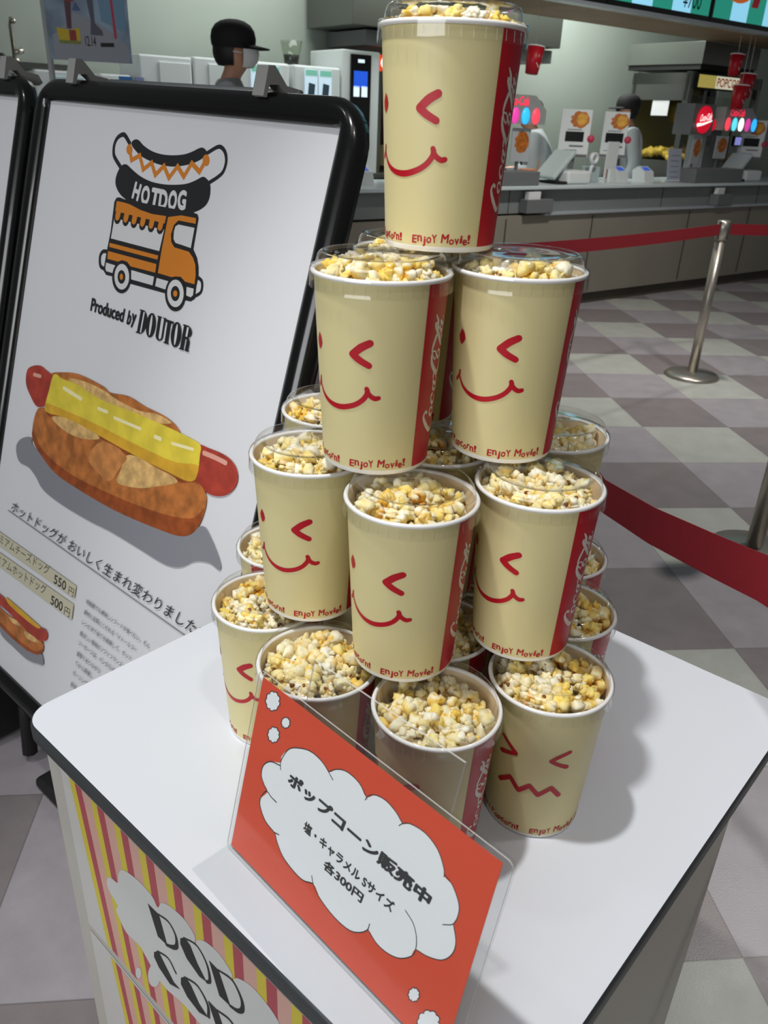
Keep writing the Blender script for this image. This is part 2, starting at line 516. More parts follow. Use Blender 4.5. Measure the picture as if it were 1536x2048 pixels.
["s","orange",[[0.40337382172030206,0.17514518658398212],[0.4022715937159037,0.18625076396921345]],0.013921383273618018],
["s","orange",[[0.4301218738833967,0.17498546388105646],[0.4290940922480974,0.1859681937352508]],0.01367048098776456],
["p","orange",[[0.2846901929271163,0.23454074212552647],[0.43830146276828463,0.23373519522759337],[0.4378212179884304,0.24086200528945004],[0.28515735197610925,0.24194062798932525]]],
["p","orange",[[0.2836863752028375,0.24965139578597628],[0.4373151827032396,0.24865673739029984],[0.4384656494479337,0.26330535723590975],[0.3622728856388769,0.2648361560226074],[0.34963088147560945,0.25888909404613414],[0.3336674918350241,0.2583645904534009],[0.3215459758349534,0.2629974374365283],[0.28539659081628355,0.26373162858255106]]],
["p","orange",[[0.4468451568158222,0.16744935252373142],[0.4826074477210045,0.1600747218407818],[0.5227740907166456,0.15959140898331686],[0.5245286562931678,0.16842033604199275],[0.4769927478405502,0.16915402352786205],[0.466927431862958,0.17790097886142947],[0.4635023165347624,0.1945698869493022],[0.46826228517802293,0.2064101478783318],[0.4791004922799016,0.21357533855515826],[0.5205709068526638,0.2147433364517082],[0.5343239693768985,0.2224442102749372],[0.543472600456989,0.23202985159754433],[0.549577803313939,0.2482296194902689],[0.551261234185323,0.26337167826417895],[0.5254323772323195,0.2635822510581669],[0.5110370594264927,0.257941771569523],[0.4966981964588166,0.25977710021469325],[0.4868516505234142,0.2627372918211395],[0.44612256472098366,0.2626565208827865],[0.4451406388399027,0.21993181753535035]]],
["p","white",[[0.47902498981200026,0.1756734175683474],[0.5236008194624716,0.17520415048054405],[0.5236660428897544,0.20812784890595368],[0.49930651167438933,0.2068315790432717],[0.4799408770837258,0.20595410917987747],[0.4729561438417541,0.20072620309757105],[0.4702680310004294,0.18863728940761482],[0.4717776701057918,0.17973462823820632]]],
["p","white",[[0.2837234973447867,0.27085394319499134],[0.31534064263588946,0.2711800399126154],[0.30974245850154036,0.28573239717512444],[0.28826889418065993,0.28592044429377217],[0.28425264032743885,0.2810805862906589]]],
["p","white",[[0.3664873930750106,0.2707977959618965],[0.43733980349250184,0.27062101294367197],[0.43741982089404274,0.28556173910588056],[0.3713292191525771,0.28665283356382043]]],
["p","white",[[0.4453927134958033,0.27117500280691853],[0.47963911617153243,0.27099209656473805],[0.47547789879348146,0.28582365468062293],[0.44530259864554556,0.2854533199033863]]],
["p","white",[[0.531987876182363,0.2711716488504271],[0.5515278633834091,0.2707599092659891],[0.5527170856438834,0.281106481917485],[0.5479774231068051,0.2857338874540137],[0.5352620295590598,0.28498180077433566]]],
["p","ink",[[0.3692228605563538,0.2836763716989383],[0.3702180453917002,0.2884265534056047],[0.37031903714159764,0.29318880134692554],[0.36952087474170203,0.29782317188362123],[0.36784419416458136,0.3021925926610834],[0.3653350185724023,0.3061665811544026],[0.3620639335254405,0.3096249296386872],[0.3581246084045966,0.31246127949371455],[0.3536316328824579,0.31458648902463054],[0.34871765394097487,0.3159316807825019],[0.343529825115798,0.31645083981982935],[0.3382256146737576,0.31612282671022207],[0.3329680612475395,0.3149526715592286],[0.32792061061671296,0.31297202997644863],[0.323241711214503,0.31023871019096],[0.31907938321819157,0.3068352216632188],[0.3155660013876752,0.30286634731264284],[0.3128135405996487,0.2984557996869905],[0.31090952236684466,0.29374208050172385],[0.30991386989692005,0.28887371674426005],[0.3098568303854658,0.2840040889643741],[0.31073806065449194,0.2792860936246074],[0.31252690220999974,0.2748668885887485],[0.31516380150237494,0.2708829585257808],[0.31856276767321884,0.26745570719613415],[0.3226147092084267,0.26468774032133024],[0.32719145656625015,0.262659951411362],[0.3321502615331431,0.2614294693848785],[0.3373385649858866,0.2610284765015601],[0.34259884019656156,0.2614638623658348],[0.347773344817015,0.26271764736352654],[0.3527086466691477,0.2647480880158859],[0.3572598219988103,0.2674913670194443],[0.3612942561010706,0.2708637706203156],[0.36469500232454144,0.27476426307627333],[0.36736367464215647,0.27907737951645417]]],
["p","white",[[0.3638168139921372,0.28327027265639626],[0.3646359833501126,0.2871297391813037],[0.3647499105375099,0.2909936718280121],[0.36415397685905243,0.2947476833076788],[0.36286406247699704,0.2982800652772724],[0.3609163232974716,0.3014849007190738],[0.35836644902595155,0.3042651092959624],[0.3552883844926591,0.30653535462923054],[0.35177250529187415,0.30822473201212086],[0.3479232532099992,0.30927914584918825],[0.34385625692566985,0.3096632801121166],[0.33969498836149986,0.3093620643447049],[0.3355670333226847,0.30838154398659723],[0.3316000843521509,0.3067490782117466],[0.3279177911278377,0.30451281145425685],[0.3246356259795492,0.30174039564485644],[0.3218569360731447,0.29851697711699116],[0.3196693569400984,0.2949425023542249],[0.31814175278501317,0.29112843668821403],[0.3173218272004915,0.28719402585645215],[0.3172345148671698,0.28326225834657454],[0.31788122321844026,0.2794557037940636],[0.3192399466653292,0.27589240765089423],[0.3212662291127798,0.27268201462618197],[0.323894907403839,0.26992227419088394],[0.3270425326201875,0.26769605315061923],[0.33061034038320136,0.2660689461795133],[0.33448762664726234,0.2650875388739816],[0.3385553818097279,0.26477834277130313],[0.3426900419557135,0.26514739074686217],[0.3467672295304812,0.26618045625668935],[0.35066537404476084,0.2678438420451593],[0.3542691238531359,0.27008567325415],[0.3574724801465368,0.27283762560520747],[0.36018160210971595,0.2760170201466306],[0.36231724639265495,0.27952922028404364]]],
["p","ink",[[0.3524479181452206,0.2856298904300194],[0.35288770969057714,0.28770421218870385],[0.3529495292485708,0.28977964259828976],[0.3526311675898174,0.2917939824586099],[0.3519416624664106,0.2936866967208387],[0.35090109925811785,0.2954006733785405],[0.34954010353652953,0.2968839104884128],[0.34789902895132174,0.2980910859894726],[0.34602685113834764,0.29898496412660164],[0.3439797869228212,0.29953759257334356],[0.34181966776816686,0.29973124631827325],[0.33961210680182335,0.29955907849757335],[0.3374245092178337,0.29902544495487815],[0.33532398562260185,0.29814587851071894],[0.33337523606198893,0.29694670058790607],[0.331638478145292,0.29546427153589305],[0.33016749506939025,0.29374389601580625],[0.3290078778646578,0.2918384152055625],[0.328195530563715,0.2898065322731937],[0.3277554973364512,0.28771093042757656],[0.327701157428495,0.2856162528685917],[0.32803381782419355,0.28358702032326144],[0.32874271603325395,0.28168556408878864],[0.32980542751998876,0.27997005050112256],[0.33118865530563907,0.278492666784584],[0.3328493642922628,0.2772980289297006],[0.33473621074564,0.2764218604625143],[0.336791208672806,0.2758899777207567],[0.33895156972034607,0.2757176035717154],[0.3411516515483351,0.2759090183311572],[0.3433249509683461,0.27645754472716255],[0.34540608184407423,0.27734585361207253],[0.34733268311425575,0.27854656901434416],[0.34904720858237076,0.28002314504639064],[0.3504985566797264,0.2817309829428384],[0.35164350474436257,0.2836187537443022]]],
["p","orange",[[0.34515347622120446,0.2864812058376381],[0.3453604125904249,0.2874299581829953],[0.34540584207296665,0.288376854725676],[0.3452883262518805,0.28929328976141044],[0.34501132204928,0.29015154453105385],[0.34458309030032164,0.29092561418821583],[0.34401646343038994,0.2915919891274129],[0.3433284770717913,0.2921303680054349],[0.342539874240694,0.2925242809717653],[0.34167449452151644,0.29276160343194524],[0.34075856446705866,0.2928349431547264],[0.33981990897613534,0.29274188672557055],[0.3388871065856593,0.2924850952300045],[0.3379886142237258,0.2920722435538364],[0.3371518888262404,0.29151580269013705],[0.3364025341519487,0.2908326697665993],[0.3357635010066225,0.29004365592491754],[0.33525436782865997,0.2891728474359905],[0.33489072618581295,0.2882468602465056],[0.33468369225188915,0.2872940122579137],[0.33463956091374797,0.2863434408040918],[0.334759614010088,0.28542419483897996],[0.33504008858273576,0.284564332160163],[0.3354723052166423,0.28379005154873027],[0.33604295085056257,0.2831248880510801],[0.33673450513211023,0.2825889968905434],[0.33752579470419547,0.2821985478621801],[0.3383926559245875,0.2819652477605397],[0.3393086835506238,0.281896003664345],[0.34024604091372507,0.2819927349980142],[0.34117630604747134,0.2822523374294509],[0.34207132805115936,0.2826667970313687],[0.34290406856325484,0.2832234488682422],[0.3436494044610791,0.2839053703626179],[0.3442848696647786,0.2846918964868862],[0.3447913160856167,0.2855592410255711]]],
["p","ink",[[0.5333214282688394,0.2834594860617548],[0.5343759428207636,0.28823680261195395],[0.5345693304586645,0.29303027342979526],[0.5338939468181586,0.2976992043535393],[0.5323668081643899,0.30210564460694345],[0.5300294778109648,0.30611811186920423],[0.5269473660799844,0.3096152924131502],[0.5232084026307927,0.31248964061940854],[0.5189210463733519,0.31465078248954087],[0.514211613499036,0.3160286084210661],[0.5092209290594877,0.31657592469444856],[0.5041003414729678,0.3162705242899504],[0.4990071804313262,0.315116539027528],[0.4940997836014894,0.3131449491184474],[0.489532261720126,0.31041315430336236],[0.4854492098451298,0.30700355240848765],[0.48198059923054054,0.3030211240189264],[0.4792370948493428,0.29859008179430274],[0.4773060349033953,0.29384970399537513],[0.4762482798972859,0.2889495275538222],[0.4760960917821596,0.28404412020344655],[0.4768521425618474,0.2792876787035087],[0.4784896827907024,0.2748287079678224],[0.4809538307731038,0.27080502344521756],[0.4841638800834852,0.26733928843392885],[0.48801647218519756,0.264535253378228],[0.4923894463991367,0.26247481122267474],[0.49714616286010704,0.26121592769424723],[0.5021400946679747,0.26079145361197953],[0.5072195005236574,0.26120878248766766],[0.5122320147708105,0.26245028367582696],[0.517029023403503,0.2644744203245094],[0.5214697278073938,0.2672174519580546],[0.5254248289571631,0.27059562202772425],[0.5287797906271549,0.2745077387096472],[0.531437659108414,0.2788380697229205]]],
["p","white",[[0.5277185366116663,0.28298864088139414],[0.5285737616701894,0.2868516609294406],[0.5287388293061884,0.2907249190295511],[0.5282075962687237,0.29449391771370137],[0.5269939649734279,0.2980466467284422],[0.5251317212703149,0.30127668649326544],[0.5226738700027964,0.3040862547038219],[0.5196914476524879,0.30638912669310964],[0.5162717993679481,0.3081133487984073],[0.5125163213439862,0.30920365363484975],[0.5085376890336651,0.30962347895983366],[0.5044566164272245,0.3093564898719801],[0.5003982201425445,0.30840750932422806],[0.4964880920261086,0.3068027756845001],[0.4928482123766477,0.3045894688330009],[0.48959285942749975,0.3018344774398035],[0.4868246860738004,0.2986224178339035],[0.4846311392783411,0.29505295636839884],[0.4830813894358858,0.2912375286979201],[0.48222391591088487,0.28729558683922646],[0.4820848622314956,0.2833505344059264],[0.48266723273368844,0.27952552888529747],[0.4839509556421713,0.2759393353938587],[0.48589379008599864,0.2727024086644398],[0.48843301077868656,0.269913360285672],[0.4914877678070746,0.2676559389650471],[0.49496199281580866,0.26599661625068743],[0.49874770810976565,0.26498283252525007],[0.5027285916795144,0.2646419218088276],[0.5067836575148019,0.2649807019868897],[0.510790924550563,0.26598569160467206],[0.5146309664557054,0.2676238963860775],[0.5181902554248238,0.26984409817996236],[0.5213642336394028,0.27257857529907503],[0.524060064120181,0.27574518477341836],[0.5261990269456175,0.27924974211317544]]],
["p","ink",[[0.5174042756539718,0.285147519065698],[0.5178816926455082,0.2872986877801276],[0.5179787910277817,0.28945363214669956],[0.5176922812695689,0.2915478445168773],[0.5170301947839396,0.293518451144278],[0.5160117195730416,0.29530603159341795],[0.5146667275505863,0.29685636881392896],[0.5130349950554282,0.2981220835020117],[0.5111651251516688,0.29906410497755326],[0.5091131888527969,0.29965293055255676],[0.506941112261838,0.2998696268586573],[0.50471484739155,0.29970653038573164],[0.5025023754837387,0.299167610963247],[0.5003716021500805,0.2982684712688032],[0.4983882126474832,0.2970359675618498],[0.49661356209446694,0.2955074512776631],[0.4951026785446931,0.29372964712082106],[0.49390245589446985,0.29175719984386767],[0.4930501082769609,0.28965093778729867],[0.4925719479524177,0.28747591524820365],[0.4924825352295734,0.28529930669415215],[0.4927842325249326,0.2831882328442522],[0.49346717645767707,0.2812076011523689],[0.4945096632264784,0.2794180411200054],[0.4958789247684654,0.27787400843987753],[0.49753225756439884,0.27662212190897456],[0.4994184533614242,0.27569978432011627],[0.5014794721140418,0.2751341242688341],[0.5036522922860328,0.27494128114145777],[0.5058708721347264,0.27512604151488507],[0.5080681572345849,0.2756818226233572],[0.5101780736004815,0.2765909879852784],[0.5121374515503961,0.27782547199303176],[0.5138878321125248,0.27934768423323125],[0.5153771146341425,0.2811116602758399],[0.5165610107480455,0.2830644232355114]]],
["p","orange",[[0.510962147043844,0.2863387567763],[0.5111487091156623,0.2872289942193071],[0.5111578443138648,0.288124222197929],[0.510989196122314,0.2889974303779845],[0.5106477382468113,0.2898222382700801],[0.5101436414890322,0.29057367855943245],[0.5094919891697985,0.29122894434589786],[0.5087123468449768,0.2917680789713116],[0.5078281960456497,0.2921745878818687],[0.5068662458602003,0.292435953311792],[0.505855640246042,0.2925440345614482],[0.5048270828526098,0.2924953393341789],[0.5038119046549715,0.2922911550068862],[0.5028411026142324,0.29193753280220397],[0.5019443796667176,0.2914451225059526],[0.5011492173873613,0.29082886047079604],[0.50048001250607,0.29010751894681747],[0.49995730697776747,0.289303130019872],[0.4995971385003845,0.2884403023333072],[0.49941053431712873,0.28754545303344564],[0.4994031660005101,0.2866459807571074],[0.4995751769494886,0.285769407765783],[0.49992118785416095,0.2849425203935594],[0.5004304787464399,0.28419053676700157],[0.5010873398161777,0.28353632931549116],[0.5018715772591513,0.28299972704254983],[0.502759155311122,0.2825969190622827],[0.5037229515116867,0.2823399767565365],[0.5047335992488641,0.2822365073359235],[0.5057603897905506,0.28228944684728574],[0.5067722052648929,0.2824969959927859],[0.5077384542989171,0.2828526977018501],[0.5086299831122043,0.2833456513655277],[0.5094199366190181,0.28396085508777624],[0.5100845463481202,0.2846796642628394],[0.5106038245936695,0.2854803522428976]]],
["t","ink","Produced",[0.2564612458826868,0.3664149658602381],[0.11204076252233691,-0.0007998801242434794],[-4.501822270386313e-05,-0.02523828514320986],0.03],
["t","ink","b",[0.3796315817207212,0.36616019344714545],[0.011899177448555398,7.471640277750824e-05],[0.0009884273846665348,-0.025785520436356624],0.03],
["t","ink","y",[0.39376344225134907,0.3686083583714216],[0.014036676301336426,0.000148417040278348],[-0.0016679494369366554,-0.025147011863701774],0.03],
["p","ink",[[0.4127781006381007,0.37448206043347715],[0.42645696614980977,0.3740693134672214],[0.4264821468432048,0.37195356605152646],[0.41280842530612827,0.3723544303537368]]],
["p","ink",[[0.4133504999571307,0.334321554547724],[0.42693228649727316,0.3341316604009252],[0.42695712257072854,0.3320448688497451],[0.4133804073275353,0.3322232027760989]]],
["p","ink",[[0.4160748497530772,0.3743825841140011],[0.42509587452143627,0.3741103831334101],[0.42560614646223854,0.3320626142962336],[0.4166524376132724,0.3321802237493201]]],
["p","ink",[[0.4237332795812612,0.3741514981606258],[0.4237332795812612,0.3741514981606258],[0.42674006763715977,0.373700586295678],[0.42964534573023133,0.3725465713086698],[0.4323502926580631,0.370731693500517],[0.43476372493845106,0.3683204035611565],[0.43680507119015594,0.365396813165254],[0.43840689450692066,0.3620615666802667],[0.43951690777861036,0.35842827439057257],[0.4400994514039447,0.354619645421646],[0.4401364232111083,0.35076344999194675],[0.4396276659367488,0.34698842845797523],[0.4385908283820726,0.3434202514432235],[0.4370607230967559,0.34017762330315177],[0.435088207339529,0.33736861177054595],[0.4327386165944649,0.33508728057756787],[0.43008978260281144,0.3334106991008855],[0.42722967207367424,0.33239640282155286],[0.4242536890093589,0.3320803792005921]]],
["p","white",[[0.42539891651770356,0.37156231869710604],[0.4292036456316309,0.37145143009153103],[0.42962603652053716,0.3345110105786299],[0.4258461726210131,0.33456449886947626]]],
["p","ink",[[0.4670195532455317,0.3525647912032171],[0.4663681066539068,0.34786010780807847],[0.46506519343168057,0.343404965054342],[0.4631753551170417,0.3394183900297447],[0.46079143787900456,0.3360967040757027],[0.4580303106867984,0.3336043778576503],[0.45502752544404795,0.3320661959369103],[0.4519310874393208,0.3315610433357643],[0.4488945392304606,0.33211761446213345],[0.4460696059396525,0.33371232084966745],[0.44359870135755597,0.3362696264546736],[0.4416076448763036,0.3396649579585592],[0.44019897877758335,0.3437302179028267],[0.4394462922011761,0.3482617731140708],[0.4393899416723551,0.353030610866833],[0.44003450149153,0.3577941697134311],[0.4413481796464387,0.3623091855306146],[0.4432643024920639,0.36634477196081866],[0.4456848175514819,0.36969489986140247],[0.44848560677126464,0.3721894653533414],[0.4515232624862848,0.3737032409291387],[0.45464287305759427,0.374162176189827],[0.45768630674421323,0.3735467308763671],[0.4605004750298751,0.3718921538590656],[0.46294509628531577,0.3692858386188326],[0.46489955651942755,0.3658620649423535],[0.46626856134928496,0.3617945636719375],[0.4669863768252833,0.35728741247255924]]],
["p","white",[[0.45646660598690714,0.35274270794045204],[0.4561302734732254,0.3487408996967845],[0.45565181962025436,0.3449459567120806],[0.45505526245657635,0.34154661135334513],[0.4543704006579388,0.3387116088323372],[0.4536313422077472,0.3365815827423915],[0.45287484019226043,0.33526230294101],[0.45213851013660705,0.3348195759515058],[0.4514590065022804,0.3352760138387461],[0.4508702375460857,0.3366098200514463],[0.45040169769460947,0.3387556684615059],[0.4500769945772351,0.3416076729455483],[0.44991264326708363,0.3450243583064419],[0.4499171923596702,0.34883544983711207],[0.4500907346129494,0.35285020153480856],[0.45042483863247124,0.35686688768857605],[0.45090291768427093,0.36068299739649223],[0.451501027983677,0.36410560598271896],[0.4521890632439596,0.3669613606423877],[0.4529322869369918,0.3691055175143792],[0.4536931209903475,0.3704295079269947],[0.45443309185649045,0.3708665923655401],[0.4551148239640539,0.37039527638475195],[0.45570396768558386,0.3690403033757123],[0.4561709543775664,0.36687119183042183],[0.4564924840394984,0.3639984353958922],[0.4566526701383079,0.36056761939534127],[0.45664378904092917,0.3567518172428191]]],
["p","ink",[[0.4721103978670355,0.36526607255927],[0.49345085303757585,0.3648996027425071],[0.49173692231777705,0.3325848657584377],[0.4704858620446246,0.33266467663321225]]],
["p","ink",[[0.49345085303757585,0.3648996027425071],[0.4930851391825818,0.36300771982975766],[0.4922074376869043,0.3612196107515316],[0.4908610927086965,0.35962376194003703],[0.48911238474095864,0.35829935560034276],[0.4870474477271638,0.35731246447023024],[0.4847682543720862,0.35671280633379865],[0.48238781208621356,0.3565312073605172],[0.48002475009524304,0.35677790918315455],[0.47779751885205335,0.35744183257054146],[0.47581846236804654,0.3584908778069239],[0.4741880568833339,0.3598732969834459],[0.47298962877197354,0.3615201169066235],[0.4722848642015346,0.36334852626813163],[0.4721103978670355,0.36526607255927],[0.472475716053285,0.36717545024305764],[0.47336253217625696,0.36897960993404205],[0.47472569675039783,0.3705868860924097],[0.4764955978319965,0.3719158331713],[0.47858190383119775,0.37289947915129684],[0.4808784096644904,0.3734887490897866],[0.4832686790766064,0.373654874384185],[0.48563213657757764,0.373390678124821],[0.4878502534229665,0.3727107044378501],[0.4898124907559571,0.37165023191080504],[0.4914217034521176,0.370263271752006],[0.49259876253880847,0.3686196966196163],[0.4932862142567625,0.36680167525105684]]],
["p","white",[[0.4817862535287445,0.36509991354236837],[0.4893163415293147,0.3649706028061294],[0.48759848246947113,0.3321976924423447],[0.48010024581670296,0.33222460249887514]]],
["p","white",[[0.4893163415293147,0.3649706028061294],[0.489155865513375,0.3637057147554781],[0.4888152900868424,0.3625076467802471],[0.48831163875150996,0.3614361480336354],[0.48767002523909947,0.3605446793753586],[0.4869224220958836,0.3598777856024732],[0.4861060970051438,0.35946889285869027],[0.4852617874992371,0.35933863554001116],[0.4844316970470698,0.359493795939387],[0.4836574053378405,0.3599269147759582],[0.48297779226791915,0.3606166018028656],[0.4824270778897906,0.3615285434083728],[0.48203307859929523,0.3626171695589432],[0.48181577246642754,0.36382790720490693],[0.4817862535287445,0.36509991354236837],[0.48194613622270455,0.36636915282726307],[0.48228744766872106,0.3675716573781974],[0.4827930185875304,0.3686467993199303],[0.48343735504850155,0.3695403962104424],[0.484187945189476,0.3702074817304684],[0.4850069297143377,0.37061459176160905],[0.4858530443580988,0.370741444999651],[0.486683728124597,0.3705819333729732],[0.48745728381357606,0.3701443779744405],[0.48813497730671634,0.3694510477626063],[0.4886829687453986,0.36853697792383366],[0.489073981042805,0.3674481600146446],[0.4892886277382604,0.3662392050680397]]],
["p","ink",[[0.4679689838661261,0.33470492247401995],[0.48229834161725194,0.33463915355587576],[0.4821941938278028,0.33262070460594617],[0.46786860999719054,0.3326745060333799]]],
["p","ink",[[0.4856606672701701,0.33462372114609984],[0.49389749390220994,0.3345859157408653],[0.4937903290869489,0.33257715394601955],[0.48555564143015406,0.3326080802911965]]],
["p","ink",[[0.4907459818517444,0.3379462091915371],[0.516208677024617,0.3377940151083837],[0.5159828685634559,0.3338106647217185],[0.4905332266747544,0.3339202871103058]]],
["p","ink",[[0.501174597580684,0.3742213882115414],[0.510381477932357,0.37402703270082654],[0.5081511080527487,0.333844399431927],[0.4989914046687427,0.3338838541546338]]],
["p","ink",[[0.49112959338836726,0.34520521072446325],[0.49293133949953005,0.3451890157447767],[0.4923323565866771,0.333912537495628],[0.4905332266747544,0.3339202871103058]]],
["p","ink",[[0.5148493308510077,0.34499200606482977],[0.5166158171720954,0.34497612801746824],[0.5159828685634559,0.3338106647217185],[0.5142188882833494,0.333818262932042]]],
["p","ink",[[0.4978324489481841,0.37429194033990015],[0.5136888579019142,0.37395721453239616],[0.5135758509940367,0.37193932570433236],[0.49772352383199675,0.3722605589350138]]],
["p","ink",[[0.542579854069289,0.35292468016645956],[0.5418354295786733,0.3482207983999161],[0.540428781256236,0.3437678198007424],[0.5384294364714487,0.3397845231686102],[0.5359354811308567,0.33646701624635006],[0.5330690636902227,0.33397961104640217],[0.5299708367756305,0.3324469869699712],[0.5267935069860399,0.33194795586154696],[0.5236947002458707,0.33251113520963554],[0.5208293980378816,0.33411281497696554],[0.5183422547943694,0.3366772573687037],[0.5163601604411421,0.34007958703365815],[0.5149854533227389,0.3441513069098119],[0.5142902050637818,0.3486883150976135],[0.5143119792836894,0.35346111266303104],[0.5150514035873652,0.35822670138621837],[0.516471788562456,0.36274150005839706],[0.5185008860897613,0.3667744848919793],[0.5210347169454356,0.3701197062877117],[0.5239432343502152,0.37260736318416493],[0.5270774470761577,0.37411272700481846],[0.5302775213477382,0.3745623858340545],[0.5333813269221745,0.37393750116651203],[0.5362328926115941,0.37227400408045797],[0.538690284632461,0.36965987528461225],[0.5406325052317716,0.36622983063315373],[0.5419651130622952,0.3621578566234124],[0.5426243745920257,0.35764810616542775]]],
["p","white",[[0.5317873665184512,0.35312948654419485],[0.5313766555737187,0.3491268718906722],[0.5308239446026131,0.3453314384462312],[0.5301569393142451,0.3419319291643623],[0.529408931094667,0.33909710754533756],[0.5286171583620012,0.33696763021433895],[0.5278209924540124,0.33564928733815974],[0.5270600285990797,0.3352078926574211],[0.5263721649691326,0.3356660414088017],[0.5257917535383525,0.3370018872148791],[0.5253479054167415,0.3391500165166604],[0.5250630300787412,0.342004419524258],[0.524951681790913,0.3454234690442725],[0.5250197768031148,0.34923672381099463],[0.5252642308930048,0.35325327448211286],[0.5256730484153164,0.3572712542975176],[0.5262258714612414,0.36108805084082596],[0.526894972134164,0.3645106899502039],[0.5276466440368529,0.3673658269499627],[0.5284429231102953,0.3695087814525522],[0.529243545470855,0.3708310939365488],[0.530008033226343,0.3712661644396006],[0.5306977902520466,0.3707926503511944],[0.5312780895709319,0.3694354413907927],[0.5317198422884215,0.3672641823674921],[0.5320010539559864,0.3643894641667843],[0.5321078959384106,0.36095693760315223],[0.5320353445050714,0.35713971320056936]]],
["p","ink",[[0.5432337166591742,0.3745592495391661],[0.5572852507421202,0.37416538556798434],[0.5572596517908609,0.37204082997589755],[0.5432131098970553,0.3724217906846394]]],
["p","ink",[[0.5428447522025426,0.33421348744782037],[0.5568020369609055,0.33406161214961066],[0.5567767885480439,0.3319661490896838],[0.5428244292958234,0.33210547180394195]]],
["p","ink",[[0.5460575140547905,0.37448009860450765],[0.5550482940229376,0.3742280873805821],[0.5545555390011754,0.33198832960484403],[0.5456281991912488,0.3320774744720983]]],
["p","ink",[[0.554243088866998,0.35304208972863615],[0.554243088866998,0.35304208972863615],[0.5579063314932627,0.3526660902952722],[0.5613380264978541,0.35170127661441514],[0.5643406819577788,0.3502062983454229],[0.5667432608128927,0.34826968058116403],[0.5684103227219769,0.34600431290198885],[0.5692489423156868,0.34354081994483054],[0.5692132167633184,0.34102020989566606],[0.5683062983166711,0.33858617129017066],[0.5665799721554419,0.3363773548834139],[0.5641318550877007,0.33451994869090557],[0.5611003316205229,0.3331208377141205],[0.5576573880067605,0.33226163595006675],[0.5539995673827927,0.33199388131645946]]],
["p","white",[[0.5550502184512455,0.35049326814796766],[0.5597788136651032,0.3504086645745302],[0.5595788969416423,0.33445022856901135],[0.5548629071416497,0.334502390635085]]],
["p","ink",[[0.5570148468405427,0.3517235239698894],[0.5659041174388472,0.35282083260811486],[0.5681707631589291,0.35698169769181615],[0.5683767109722165,0.37173932069504584],[0.5711394829827731,0.3716643906808694],[0.5711699545024806,0.37377619784446203],[0.5600754423910732,0.3740871766011393],[0.5598368899054172,0.3550446247305885],[0.5570402677715809,0.353833304977927]]],
["c","crust_dark",[[0.12474734007042043,0.5959389686024549],[0.16589141194993634,0.5845498854639971],[0.2754875221661722,0.5760764231230963],[0.40323875468736353,0.5744125518181681],[0.5424719545103653,0.5756513181902675],[0.6595168397846675,0.5667207271733802],[0.6604860586565718,0.585618192081399],[0.5490550022305326,0.5969537422598428],[0.42409654480364617,0.6030570701698228],[0.28150360628510623,0.5963138666864899],[0.14377807598028666,0.6098632347912701]]],
["c","print_shade",[[0.060616984104951706,0.6976534614097796],[0.07788178573715443,0.6742878455357552],[0.11684843397447003,0.6605666984023817],[0.1371902899554603,0.677967663080552],[0.2993975322146682,0.7022521845425435],[0.4877659827747478,0.6941968788395825],[0.646097666995429,0.669335709429972],[0.6929813999293319,0.6416881740950604],[0.7211184136883735,0.6535389783390605],[0.7541131860031682,0.6822296917632705],[0.7560798384903923,0.6959244716472235],[0.7290819559814866,0.6941107452481037],[0.6931353832099252,0.7055451720956594],[0.6642488996415208,0.727456779264613],[0.6363167926438245,0.7390110210858105],[0.5998953837479767,0.7436552543090953],[0.5324355836535444,0.7445079276369143],[0.4431058020644807,0.7468699933170954],[0.36815511220641195,0.7529303959414972],[0.26648733205616065,0.7557732974828577],[0.1922233943682275,0.7506094979696809],[0.15744711368218756,0.7346962692312371],[0.12357014245691114,0.7239542876918286],[0.08017981126195822,0.7238910862267836]]],
["c","crust",[[0.1532101232896888,0.5163581644487455],[0.1983587227255008,0.500724142364462],[0.2567615454154229,0.4905905778049327],[0.34125919503915825,0.49213737642402416],[0.36767164566145427,0.4974001121792739],[0.425176676425338,0.4890061496692791],[0.48381356708677187,0.49322589957290064],[0.538960659677392,0.49426884071632193],[0.5784396308331855,0.5023414008597855],[0.5999747215971524,0.5216479472410077],[0.5519694356885003,0.536234850152525],[0.320159942796602,0.5489854602157264],[0.1701230246764383,0.5494515802421326]]],
["c","crumb",[[0.22143222939857857,0.5084816645710215],[0.2725856830706721,0.4991383436875721],[0.34320818861605673,0.4986063855769646],[0.3940843723658995,0.5041550267816767],[0.4648417487660002,0.5051494478950525],[0.518128205851647,0.49687612478212917],[0.5621915819690066,0.5006068613883159],[0.4913486776010683,0.5177253414735383],[0.37640368454077133,0.5262780211423636],[0.2604940404598272,0.5256400040417907]]],
["c","sausage",[[0.0603477087328945,0.5317353038773459],[0.07572255399246017,0.5183706254619583],[0.10695548634562861,0.508911982587269],[0.13368138940940602,0.5118237690269785],[0.16865979499032704,0.5199454385166212],[0.18445523149420653,0.5494070543434136],[0.16954949750729015,0.5721880342647194],[0.12371105928440196,0.5923703671677185],[0.08927794897622503,0.5785016738186798],[0.06401760339403932,0.5579271657113529]]],
["c","sausage",[[0.6395892944291699,0.519085600616793],[0.6717027817402735,0.5122975880816616],[0.7140127428750815,0.5114263290324493],[0.7392916090188619,0.5186237689466817],[0.7519579129834227,0.5327441514643333],[0.7519135170039789,0.5511050508438391],[0.7372748952374331,0.5700619624884091],[0.7128060979508731,0.5817584490159662],[0.684528070273498,0.5837110662977815],[0.6559328565637323,0.5711213861930775]]],
["s","pink",[[0.09103825270475303,0.531828923123214],[0.11659916458498892,0.5292580899617588]],0.007579683449677001],
